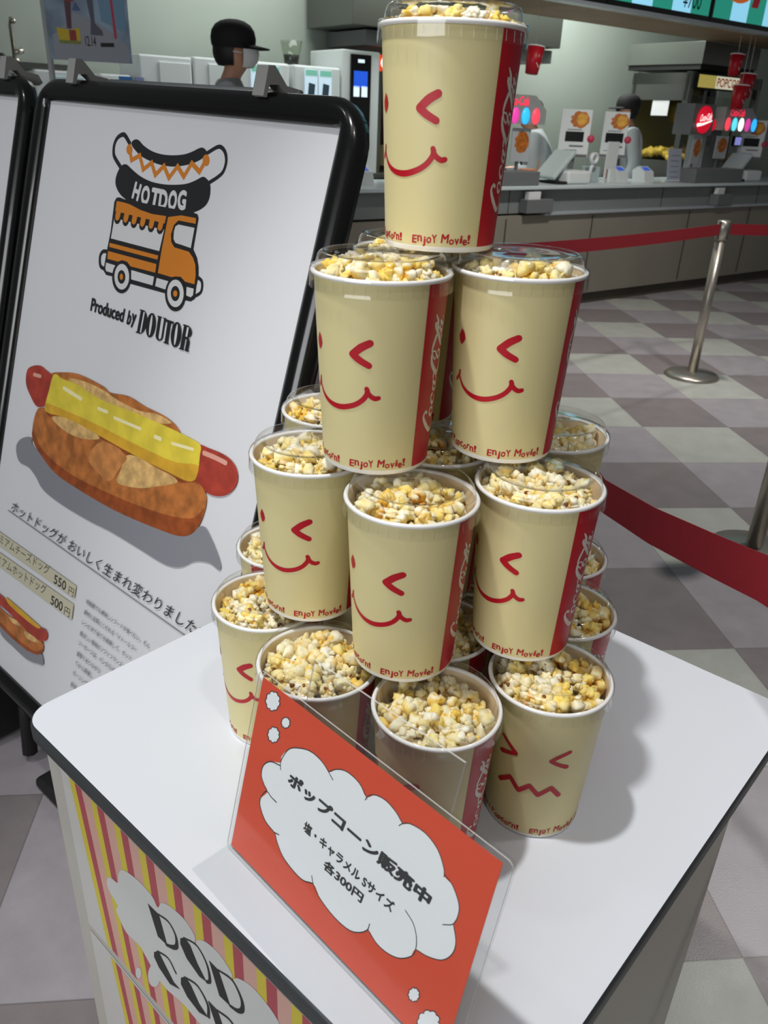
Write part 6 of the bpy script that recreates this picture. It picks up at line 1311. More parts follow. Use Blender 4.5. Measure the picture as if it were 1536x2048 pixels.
def person(label, s, q, facing, scale, arms, lean=0.0, cap='flat', mask=False, apron=True, hair_long=False, face_turn=0.0):
    """local +Y is where the body faces"""
    r, M = thing('person', label, 'person', K(s, q, 0), facing)
    SM = M @ Matrix.Scale(scale, 4)
    V, Ed, Rd = [], [], []

    def add(p, rr, prev=None):
        V.append(p)
        Rd.append(rr)
        if prev is not None:
            Ed.append((prev, len(V) - 1))
        return len(V) - 1
    ln = lambda z: lean * max(0, z - 0.95)
    pel = add((0, 0, 0.93), (0.15, 0.11))
    sp = add((0, ln(1.12), 1.12), (0.135, 0.10), pel)
    ch = add((0, ln(1.3), 1.30), (0.155, 0.11), sp)
    nb = add((0, ln(1.43), 1.43), 0.06, ch)
    nk = add((0, ln(1.47) + 0.01, 1.47), 0.053, nb)
    hy = ln(1.5) + 0.02
    jw = add((0, hy + 0.02, 1.52), (0.062, 0.075), nk)
    md = add((0, hy + 0.02, 1.585), (0.078, 0.096), jw)
    tp = add((0, hy + 0.005, 1.655), (0.07, 0.082), md)
    add((0, hy + 0.125, 1.565), 0.012, md)
    for sx in (-1, 1):
        e1 = add((sx * 0.082, hy + 0.005, 1.575), 0.018, md)
        sh = add((sx * 0.175, ln(1.39), 1.39), 0.055, ch)
        el, wr, hd = arms[0 if sx < 0 else 1]
        e = add(el, 0.043, sh)
        wv = add(wr, 0.03, e)
        pm = add(hd, (0.034, 0.02), wv)
        d = (Vector(hd) - Vector(wr)).normalized()
        side = d.cross(Vector((0, 0, 1)))
        side = side.normalized() if side.length > 0.1 else Vector((1, 0, 0))
        for k in range(4):
            b0 = Vector(hd) + d * 0.03 + side * (0.014 * (k - 1.5) * 1.1)
            f1 = add(tuple(b0 + d * (0.03 + 0.006 * (k in (1, 2)))), 0.009, pm)
            add(tuple(b0 + d * (0.052 + 0.01 * (k in (1, 2))) + Vector((0, 0, -0.018))), 0.008, f1)
        t1 = add(tuple(Vector(hd) - sx * side * 0.035 + d * 0.01), 0.01, pm)
        add(tuple(Vector(hd) - sx * side * 0.045 + d * 0.04), 0.009, t1)
        hp = add((sx * 0.09, 0, 0.84), 0.088, pel)
        kn = add((sx * 0.1, 0.015, 0.48), 0.058, hp)
        an = add((sx * 0.1, -0.015, 0.09), 0.042, kn)
        add((sx * 0.105, 0.13, 0.04), 0.038, an)
    skin_mesh('body', V, Ed, Rd, M_SKIN, 2, SM, r, M)
    # shirt
    V, Ed, Rd = [], [], []
    pel = add((0, 0, 0.84), (0.20, 0.17))
    mid_ = add((0, 0, 0.97), (0.20, 0.165), pel)
    sp = add((0, ln(1.12), 1.12), (0.18, 0.145), mid_)
    ch = add((0, ln(1.3), 1.31), (0.19, 0.14), sp)
    add((0, ln(1.45), 1.465), 0.082, ch)
    for sx in (-1, 1):
        sh = add((sx * 0.178, ln(1.39), 1.395), 0.074, ch)
        el, wr, hd = arms[0 if sx < 0 else 1]
        e = add(el, 0.056, sh)
        wv = add(tuple(Vector(el).lerp(Vector(wr), 0.9)), 0.043, e)
    skin_mesh('shirt', V, Ed, Rd, M_SHIRT, 2, SM, r, M)
    # trousers
    V, Ed, Rd = [], [], []
    pel = add((0, 0, 0.92), (0.17, 0.13))
    for sx in (-1, 1):
        hp = add((sx * 0.09, 0, 0.82), 0.105, pel)
        kn = add((sx * 0.1, 0.015, 0.48), 0.076, hp)
        add((sx * 0.1, -0.015, 0.1), 0.066, kn)
    skin_mesh('trousers', V, Ed, Rd, M_NAVY, 2, SM, r, M)
    for sx in (-1, 1):
        b = MB()
        b.box((sx * 0.103, 0.06, 0.04), (0.1, 0.28, 0.08), M_MBLACK, SM, 0.03)
        b.build('shoe', r, M)
    if apron:
        b = MB()
        rows = [(0.55, 0.20, 0.19), (0.9, 0.21, 0.20), (1.1, 0.19, 0.175), (1.28, 0.12, 0.175)]
        for i in range(len(rows) - 1):
            for k in range(10):
                def pt(row, k):
                    z, wx, dy = rows[row]
                    a = -1 + 2 * k / 10
                    return SM @ Vector((wx * a, ln(z) + dy * sqrt(max(0, 1 - 0.75 * a * a)), z))
                b.face([pt(i, k), pt(i, k + 1), pt(i + 1, k + 1), pt(i + 1, k)], M_NAVY, True)
        for sx in (-1, 1):
            b.tube([SM @ Vector((sx * 0.1, ln(1.28) + 0.14, 1.28)), SM @ Vector((sx * 0.105, ln(1.4) + 0.06, 1.445)), SM @ Vector((sx * 0.09, ln(1.42) - 0.05, 1.45)), SM @ Vector((0, ln(1.42) - 0.125, 1.36))], 0.014, M_NAVY, 8)
        b.build('apron', r, M)
    HC = Matrix.Translation((0, hy + 0.01, 1.59))
    b = MB()
    bm = bmesh.new()
    bmesh.ops.create_uvsphere(bm, u_segments=28, v_segments=18, radius=1.0)
    for v in bm.verts:
        v.co = Vector((v.co.x * 0.093, v.co.y * 0.112, v.co.z * 0.108))
    kill = [v for v in bm.verts if v.co.y > 0.02 and v.co.z < 0.035 or v.co.z < (-0.115 if hair_long else -0.075)]
    bmesh.ops.delete(bm, geom=kill, context='VERTS')
    b.bm(bm, M_HAIR, SM @ HC, True)
    if hair_long:
        b.lathe([(0.07, -0.12), (0.088, -0.05), (0.092, 0.0)], M_HAIR, 20, SM @ HC @ Matrix.Translation((0, -0.015, -0.02)), a0=pi * 0.95, a1=pi * 2.05)
    b.build('hair', r, M)
    b = MB()
    HM = SM @ HC
    b.lathe([(0.098, 0.012), (0.106, 0.03), (0.109, 0.06), (0.102, 0.095), (0.084, 0.122), (0.058, 0.138), (0.03, 0.146), (0.001, 0.148)], M_HAT, 32, HM @ Matrix.Diagonal((0.95, 1.1, 1, 1)))
    brim = []
    for k in range(13):
        a = pi * 0.14 + pi * 0.72 * k / 12
        brim.append((a, 0.108))
    for k in range(12):
        a, a2 = brim[k][0], brim[k + 1][0]
        for (z0, z1) in ((0.026, 0.012),):
            p = [Vector((0.1 * cos(a), 0.117 * sin(a), z0)), Vector((0.1 * cos(a2), 0.117 * sin(a2), z0)), Vector((0.112 * cos(a2), 0.117 * sin(a2) + 0.075 * sin(a2), z1)), Vector((0.112 * cos(a), 0.117 * sin(a) + 0.075 * sin(a), z1))]
            up = Vector((0, 0, 0.006))
            b.face([HM @ (x + up) for x in p], M_HAT, True)
            b.face([HM @ x for x in p[::-1]], M_HAT, True)
            b.face([HM @ p[2], HM @ (p[2] + up), HM @ (p[3] + up), HM @ p[3]], M_HAT)
    b.build('cap', r, M)
    if mask:
        b = MB()
        b.lathe([(0.066, -0.075), (0.089, -0.045), (0.096, -0.01), (0.092, 0.01)], M_MASK, 20, HM @ Matrix.Translation((0, 0.028, 0)) @ Matrix.Diagonal((0.92, 1.12, 1, 1)), a0=pi * 0.08, a1=pi * 0.92)
        for sx in (-1, 1):
            b.tube([HM @ Vector((sx * 0.086, 0.05, -0.01)), HM @ Vector((sx * 0.092, 0.0, -0.005))], 0.003, M_MASK, 6)
        b.build('mask', r, M)
    for sx in (-1, 1):
        b = MB()
        bm = bmesh.new()
        bmesh.ops.create_uvsphere(bm, u_segments=10, v_segments=8, radius=0.011)
        b.bm(bm, M_HAIR, SM @ Matrix.Translation((sx * 0.032, hy + 0.108, 1.592)), True)
        b.build('eye', r, M)
    if not mask:
        b = MB()
        b.box((0, hy + 0.098, 1.527), (0.04, 0.012, 0.008), mat('lips', '#8e5047', 0.5), SM, 0.003)
        b.build('mouth', r, M)
    return r


work = [((-0.24, 0.10, 1.12), (-0.15, 0.32, 1.10), (-0.11, 0.39, 1.09)), ((0.24, 0.10, 1.12), (0.15, 0.32, 1.10), (0.11, 0.39, 1.09))]
rest = [((-0.23, -0.03, 1.12), (-0.23, 0.06, 0.88), (-0.23, 0.09, 0.80)), ((0.23, -0.03, 1.12), (0.23, 0.06, 0.88), (0.23, 0.09, 0.80))]
FL_ = radians(78)
person('person in black cap and grey shirt working with both hands behind the left dispenser', 5.83, 5.5, FL_, 0.925, work, lean=0.28, hair_long=False)
person('person in a black cap and grey shirt standing before the popcorn machine', 6.88, 5.45, radians(92), 0.975, rest, lean=0.02)
person('person in a black cap and white mask in profile above the sign frame', 2.38, 4.8, radians(-82), 1.075, rest, lean=0.0, mask=True, apron=False)
b = MB()
b.lathe([(0.001, 0), (0.05, 0), (0.062, 0.06), (0.058, 0.06), (0.046, 0.006), (0.001, 0.006)], mat('fried_food', '#b06a35', 0.7, mottle=(40, 0.3)), 24, KMAT @ Matrix.Translation((5.33, 5.22, CT)) @ Matrix.Diagonal((1.5, 1, 1.4, 1)))
tag(b.build('food_basket'), 'brown food basket under the hands of the left-hand worker', 'basket')

# ------------------------------------------------------------------ barrier posts and belts
def stanchion(x, y, label):
    r, M = thing('barrier_post', label, 'barrier post', (x, y, 0), 0.3, 'queue barrier posts')
    b = MB()
    b.lathe([(0.001, 0), (0.165, 0), (0.168, 0.008), (0.155, 0.022), (0.09, 0.032), (0.03, 0.036), (0.001, 0.036)], M_CHROME, 48, M)
    b.build('base', r, M)
    b = MB()
    b.tube([M @ Vector((0, 0, 0.034)), M @ Vector((0, 0, 0.84))], 0.03, M_CHROME, 24)
    b.build('pole', r, M)
    b = MB()
    b.lathe([(0.001, 0.94), (0.03, 0.94), (0.038, 0.932), (0.038, 0.83), (0.03, 0.83)], M_CHROME, 24, M)
    for k in range(4):
        a = k * pi / 2 + 0.4
        b.box((0.038 * cos(a), 0.038 * sin(a), 0.885), (0.012, 0.012, 0.1), M_DSTEEL, M)
    b.build('belt_head', r, M)
    return r


stanchion(1.92, 4.99, 'steel barrier post with round base standing alone before the counter')
stanchion(1.372, 2.62, 'steel barrier post cut off by the right edge of the photo')


def belt(pts, label, width=0.062):
    b = MB()
    n = len(pts)
    for i in range(n - 1):
        a, c = Vector(pts[i]), Vector(pts[i + 1])
        d = (c - a)
        nn = Vector((-d.y, d.x, 0)).normalized() * 0.0008
        up = Vector((0, 0, width))
        b.raw([a - nn, c - nn, c - nn + up, a - nn + up, a + nn, c + nn, c + nn + up, a + nn + up], [[0, 1, 2, 3], [7, 6, 5, 4], [3, 2, 6, 7], [0, 4, 5, 1]], M_BELT, False)
    return tag(b.build('barrier_belt'), label, 'belt', 'red barrier belts')


def sag(a, c, z0, z1, drop, n=14):
    out = []
    for i in range(n + 1):
        t = i / n
        out.append((lerp(a[0], c[0], t), lerp(a[1], c[1], t), lerp(z0, z1, t) - drop * 4 * t * (1 - t)))
    return out


belt(sag((0.395, 3.62), (1.893, 4.962), 0.86, 0.86, 0.012), 'red belt running left from the lone steel post towards the tubs')
belt(sag((1.957, 5.003), (3.9, 5.9), 0.86, 0.86, 0.02), 'red belt running right from the lone steel post to the photo edge')
belt([(0.365, 3.565, 0.86), (0.38, 2.9, 0.78), (0.40, 2.3, 0.72), (0.42, 1.88, 0.69), (0.445, 1.49, 0.69), (0.475, 1.27, 0.735), (0.505, 1.06, 0.79), (0.52, 0.945, 0.823), (0.55, 0.75, 0.86), (0.62, 0.27, 0.88)], 'dark red belt close to the table, sloping down to the right edge', 0.07)
stanchion(0.36, 3.6, 'steel barrier post hidden behind the stacked tubs')
stanchion(0.635, 0.236, 'steel barrier post beside the table, just outside the photo')

# ------------------------------------------------------------------ film poster on a stand
FA = radians(-20.5)
FN = Vector((sin(FA), cos(FA), 0))
FE = Vector((cos(FA), -sin(FA), 0))
FD = 4.6
FMAT = Matrix(((FE.x, FN.x, 0, 0), (FE.y, FN.y, 0, 0), (0, 0, 1, 0), (0, 0, 0, 1)))


def P3(x, y, l=0.0):
    return FE * x + FN * (FD - l) + Vector((0, 0, y))


r, M = thing('film_poster_stand', 'hanging film poster dated 12.14 on a grey pole at the upper left', 'poster', tuple(P3(0, 0)), math.atan2(FE.y, FE.x))
pL, pR, pB = -0.034, 0.305, 1.587
b = MB()
b.tube([P3(-0.058, 0.02, -0.03), P3(-0.058, 2.4, -0.03)], 0.014, M_LGREY)
b.build('pole', r, M)
b = MB()
b.lathe([(0.001, 0), (0.17, 0), (0.17, 0.02), (0.001, 0.025)], M_LGREY, 32, FMAT @ Matrix.Translation((-0.058, FD + 0.03, 0)))
b.build('base', r, M)
b = MB()
b.box(((pL + pR) / 2 - 0.005, FD + 0.004, (pB + 2.3) / 2), (pR - pL + 0.03, 0.006, 2.3 - pB), mat('film_poster_blue', '#7f92a4', 0.45, mottle=(7, 0.35)), FMAT)
wd = pR - pL
fx = lambda u: pL + wd * u
M_FP = {'grey': mat('fp_grey', '#9297a0', 0.5), 'red': mat('fp_red', '#b53a4c', 0.5), 'yel': mat('fp_yellow', '#c7ac2a', 0.5), 'dred': mat('fp_darkred', '#8e3a34', 0.5),
        'leg': mat('fp_leg', '#5b3a44', 0.5), 'leg2': mat('fp_leg_grey', '#565867', 0.5), 'ora': mat('fp_orange', '#b3702e', 0.5), 'ink': M_INK, 'pale': mat('fp_pale', '#a9abaa', 0.5), 'grn': mat('fp_green', '#7a8540', 0.5), 'blu': mat('fp_blue', '#51618c', 0.5), 'sky': mat('fp_sky', '#6f93ad', 0.5)}
art(b, [('p', 'grey', [(fx(0), pB), (fx(1), pB), (fx(1), pB + 0.07), (fx(.8), pB + 0.12), (fx(.55), pB + 0.17), (fx(.3), pB + 0.2), (fx(.1), pB + 0.12), (fx(0), pB + 0.1)]),
        ('p', 'sky', [(fx(.66), pB + .17), (fx(.98), pB + .13), (fx(.98), pB + .4), (fx(.6), pB + .4)]),
        ('p', 'leg', [(fx(.20), pB + .13), (fx(.26), pB + .13), (fx(.29), pB + .29), (fx(.2), pB + .29)]),
        ('p', 'leg2', [(fx(.50), pB + .11), (fx(.67), pB + .11), (fx(.66), pB + .13), (fx(.57), pB + .16), (fx(.57), pB + .29), (fx(.48), pB + .29), (fx(.52), pB + .17)]),
        ('p', 'ora', [(fx(.45), pB + .26), (fx(.58), pB + .26), (fx(.59), pB + .42), (fx(.45), pB + .42)]),
        ('p', 'dred', [(fx(.19), pB + .24), (fx(.32), pB + .24), (fx(.33), pB + .30), (fx(.19), pB + .30)]),
        ('p', 'pale', [(fx(-.03), pB + .285), (fx(.48), pB + .285), (fx(.48), pB + .33), (fx(-.03), pB + .33)]),
        ('s', 'red', [(fx(.83), pB + .105), (fx(.80), pB + .4)], 0.011),
        ('p', 'grn', [(fx(.08), pB + .068), (fx(.36), pB + .068), (fx(.36), pB + .085), (fx(.08), pB + .085)]),
        ('p', 'yel', [(fx(.08), pB + .082), (fx(.36), pB + .082), (fx(.36), pB + .135), (fx(.22), pB + .125), (fx(.06), pB + .132)]),
        ('p', 'dred', [(fx(.22), pB + .082), (fx(.31), pB + .082), (fx(.31), pB + .125), (fx(.22), pB + .125)]),
        ('p', 'blu', [(fx(.29), pB + .205), (fx(.4), pB + .205), (fx(.34), pB + .24)]),
        ('t', 'ink', '12.14', (fx(.42), pB + .063), (wd * .14, 0), (0, .042), .012),
        ('p', 'ink', [(fx(.62), pB + .063), (fx(.80), pB + .066), (fx(.80), pB + .083), (fx(.62), pB + .08)])], M_FP, lambda x, y, l: P3(x, y, l))
b.build('poster', r, M)
b = MB()
b.tube([P3(-0.058, 2.29, -0.02), P3(pR + .01, 2.29, -0.02)], 0.006, M_LGREY, 8)
b.build('hanger_bar', r, M)

# ------------------------------------------------------------------ A-board signs
BTL = Vector((-0.7000204, 1.76633502, 0.00566009 + CAM_H))
BH = Vector((0.75994374, -0.64951411, -0.02483818)).normalized()
BD = Vector((-0.20700922, -0.20562756, -0.95648549)).normalized()
BN = BH.cross(-BD).normalized()
if BN.y > 0:
    BN = -BN
BW, BHT = 0.812, 1.193
BROT = math.atan2(BH.y, BH.x)


def bp(u, v, n=0.0):
    return BTL + BH * u + BD * v + BN * n


def rounded(u0, v0, u1, v1, rad, seg=7):
    pts = []
    for (cx, cy, a0) in ((u1 - rad, v0 + rad, -pi / 2), (u1 - rad, v1 - rad, 0), (u0 + rad, v1 - rad, pi / 2), (u0 + rad, v0 + rad, pi)):
        for k in range(seg + 1):
            a = a0 + pi / 2 * k / seg
            pts.append((cx + rad * cos(a), cy + rad * sin(a)))
    return pts


def sign_board(name, label, du, items, clips):
    base = bp(du + BW / 2, BHT)
    r, M = thing(name, label, 'sign', (base.x, base.y, 0), BROT, 'tall black framed poster stands')
    e = 0.043
    b = MB()
    outer = rounded(du - e, -e, du + BW + e, BHT + e, 0.075)
    # frame profile from the outer back round to the inner lip
    prof = [(1.0, -0.02), (1.0, -0.008), (0.9, 0.004), (0.65, 0.010), (0.35, 0.010), (0.1, 0.006), (0.0, 0.0015), (0.0, -0.02)]
    inner = []
    for (x, y) in outer:
        inner.append((min(max(x, du), du + BW), min(max(y, 0), BHT)))
    rings = []
    for t, n_ in prof:
        rings.append([bp(lerp(i[0], o[0], t), lerp(i[1], o[1], t), n_) for i, o in zip(inner, outer)])
    nn = len(outer)
    vs = [p for rg in rings for p in rg]
    fs = []
    for i in range(len(rings)):
        j = (i + 1) % len(rings)
        for k in range(nn):
            k2 = (k + 1) % nn
            fs.append([i * nn + k, i * nn + k2, j * nn + k2, j * nn + k])
    b.raw(vs, fs, M_BLACK, True)
    b.build('frame', r, M, merge=0.0002)
    b = MB()
    b.face([bp(du, 0, -0.006), bp(du, BHT, -0.006), bp(du + BW, BHT, -0.006), bp(du + BW, 0, -0.006)], mat('poster_paper', '#d9dadd', 0.5))
    b.face([bp(du, 0, -0.03), bp(du + BW, 0, -0.03), bp(du + BW, BHT, -0.03), bp(du, BHT, -0.03)], M_MBLACK)
    if items:
        art(b, items, PRINT, lambda x, y, l: bp(x, y, -0.006 + l), dz=0.00003, base=0.0002)
    b.build('poster', r, M)
    b = MB()
    b.face([bp(du, 0, -0.0005), bp(du, BHT, -0.0005), bp(du + BW, BHT, -0.0005), bp(du + BW, 0, -0.0005)], M_COVER)
    b.build('clear_cover', r, M)
    # rear leg panel and feet
    b = MB()
    back = -Vector((BN.x, BN.y, 0)).normalized()
    for uu in (du + 0.16, du + BW - 0.26):
        top = bp(uu, 0.1, -0.04)
        foot = bp(uu, BHT, -0.04)
        b.tube([top, Vector((top.x + back.x * 0.16, top.y + back.y * 0.16, 0.03))], 0.016, M_MBLACK, 8)
        b.tube([foot, Vector((foot.x - back.x * 0.02, foot.y - back.y * 0.02, 0.02))], 0.018, M_MBLACK, 8)
    b.build('rear_legs', r, M)
    b = MB()
    hz = Vector((BH.x, BH.y, 0)).normalized()
    f0 = bp(du, BHT, 0)
    Mf = Matrix(((hz.x, back.x, 0, f0.x), (hz.y, back.y, 0, f0.y), (0, 0, 1, 0), (0, 0, 0, 1)))
    b.box((0.005, 0.12, 0.12), (0.12, 0.36, 0.22), M_MBLACK, Mf, 0.02)
    b.build('weight_box', r, M)
    b = MB()
    b.box((0.50, 0.18, 0.014), (0.5, 0.40, 0.028), M_MBLACK, Mf, 0.012)
    b.build('foot_plate', r, M)
    if clips:
        b = MB()
        b.tube([bp(du + 0.13, -e - 0.012, -0.05), bp(du + 0.66, -e - 0.012, -0.05)], 0.006, M_GREY, 10)
        b.build('hanger_rod', r, M)
    for uu in (clips or []):
        b = MB()
        pr = [(-e + 0.014, 0.012), (-e + 0.014, 0.019), (-e - 0.028, 0.020), (-e - 0.032, 0.008), (-e - 0.014, -0.022), (-e - 0.018, -0.05), (-e - 0.006, -0.062), (-e + 0.002, -0.055), (-e + 0.0, -0.03), (-e - 0.010, -0.006), (-e - 0.004, 0.011)]
        vs = [bp(uu + sx, v_, n_) for sx in (-0.013, 0.013) for v_, n_ in pr]
        n = len(pr)
        fs = [list(range(n)), [n + k for k in range(n)][::-1]] + [[k, n + k, n + (k + 1) % n, (k + 1) % n] for k in range(n)]
        b.raw(vs, fs, mat('clip_grey', '#8f8f8c', 0.45))
        b.build('clip', r, M)
    return r


sign_board('poster_stand', 'tall black framed hot dog poster stand behind the table', 0.0, DATA['board'], [0.105, 0.645])
sign_board('poster_stand', 'black framed poster stand cut off at the left edge, beside the hot dog poster', -(BW + 0.046 * 2 + 0.022), None, [0.105 - 0.926, 0.76 - 0.926])

# ------------------------------------------------------------------ table
TU0, TU1, TV0, TV1 = 0.279, 0.950, 0.127, 0.794
r, M = thing('display_table', 'white topped square display cabinet with black edge carrying the popcorn tubs', 'table', tuple(T((TV0 + TV1) / 2, (TU0 + TU1) / 2, 0)), TROT)
b = MB()
out = rounded(TV0, TU0, TV1, TU1, 0.032, 8)
for (ins, z, m_) in ((0, TABLE_Z, M_TABLE),):
    b.face([T(x, y, z) for x, y in out], m_)
b.build('table_top', r, M)
b = MB()
cx, cy = (TV0 + TV1) / 2, (TU0 + TU1) / 2
prof = [(-0.0008, 0.0), (0.0015, -0.002), (0.0022, -0.006), (0.0022, -0.022), (0.0, -0.026), (-0.03, -0.0262)]
rings = []
for d_, z in prof:
    rings.append([T(x + (d_ * (1 if x > cx else -1)), y + (d_ * (1 if y > cy else -1)), TABLE_Z - 0.0001 + z) for x, y in out])
nn = len(out)
b.raw([p for rg in rings for p in rg], [[i * nn + k, i * nn + (k + 1) % nn, (i + 1) * nn + (k + 1) % nn, (i + 1) * nn + k] for i in range(len(rings) - 1) for k in range(nn)], M_EDGE, True)
b.face([T(x, y, TABLE_Z - 0.026) for x, y in out], M_EDGE)
b.build('edge_band', r, M)
CX0, CX1, CU0, CU1 = 0.142, 0.777, 0.292, 0.84
CZ = TABLE_Z - 0.027
b = MB()
TM = Matrix(((TV.x, TU.x, 0, 0), (TV.y, TU.y, 0, 0), (0, 0, 1, 0), (0, 0, 0, 1)))
b.box(((CX0 + CX1) / 2, (CU0 + CU1) / 2, CZ / 2 + 0.02), (CX1 - CX0, CU1 - CU0, CZ - 0.04), M_CAB, TM)
b.build('cabinet_body', r, M)
b = MB()
b.box(((CX0 + CX1) / 2, (CU0 + CU1) / 2, 0.02), (CX1 - CX0 - 0.04, CU1 - CU0 - 0.04, 0.04), M_KICK, TM)
b.build('plinth', r, M)


def tp(x, z, l=0.0):
    return T(0.777 - x, 0.2915 - l, z)


SY = {'y': mat('stripe_yellow', '#cdbd3a', 0.45), 'r': mat('stripe_red', '#ab4852', 0.45), 'p': mat('stripe_pink', '#cfa295', 0.45), 'w': mat('sheet_white', '#c4c3c0', 0.45)}
for (z1, z0, lean0, nm, lb) in ((0.7, 0.417, 0.0, 'striped_sheet', 'striped popcorn poster sheet with a white cloud on the cabinet front'), (0.405, 0.06, 0.1, 'striped_sheet', 'lower striped poster sheet on the cabinet front, below the cloud')):
    b = MB()
    b.face([tp(0.032, z1), tp(0.632, z1), tp(0.632, z0), tp(0.032, z0)], SY['w'])
    zt, zb = min(z1 - 0.006, 0.6935), z0 + 0.003
    x = 0.0518
    k = 0
    sh_ = lambda xx, z: xx + 0.1 * (0.6935 - z) * max(0.0, 1 - (xx - 0.0518) / 0.25)
    while x < 0.60:
        wdt = (0.0138, 0.0152, 0.0196)[k % 3]
        ns = 6
        for i in range(ns):
            za, zc = lerp(zt, zb, i / ns), lerp(zt, zb, (i + 1) / ns)
            b.face([tp(sh_(x, za), za, 0.0002), tp(sh_(x + wdt, za), za, 0.0002), tp(sh_(x + wdt, zc), zc, 0.0002), tp(sh_(x, zc), zc, 0.0002)], SY['yrp'[k % 3]])
        x += wdt
        k += 1
    if z1 > 0.5:
        items = [it for it in DATA['table']]

        def clip(it):
            if it[0] in 'pc':
                return [it[0], it[1], [[min(p[0], 0.61), max(p[1], z0 + 0.002)] for p in it[2]]]
            return ['s', it[1], [[p[0], max(p[1], z0 + 0.006)] for p in it[2]], it[3]]
        art(b, [clip(it) for it in items], PRINT, lambda x, y, l: tp(x, y, l), dz=0.00005, base=0.0005)
    tag(b.build(nm), lb, 'poster', 'striped sheets on the cabinet')

# ------------------------------------------------------------------ popcorn tubs
TH, RB, RT = 0.168, 0.0480, 0.0575
PITCHZ = 0.1825


def rad(h):
    return RB + (RT - RB) * h / TH


def cone(a_deg, h, l=0.0):
    """angle in degrees counted to the right (seen from outside) from the left edge of the red band"""
    rr = rad(h) + 0.00025 + l
    a = radians(a_deg) - pi / 2
    return Vector((rr * cos(a), rr * sin(a), h))


DEG = 1 / (0.0525 * pi / 180)      # degrees per metre along the wall


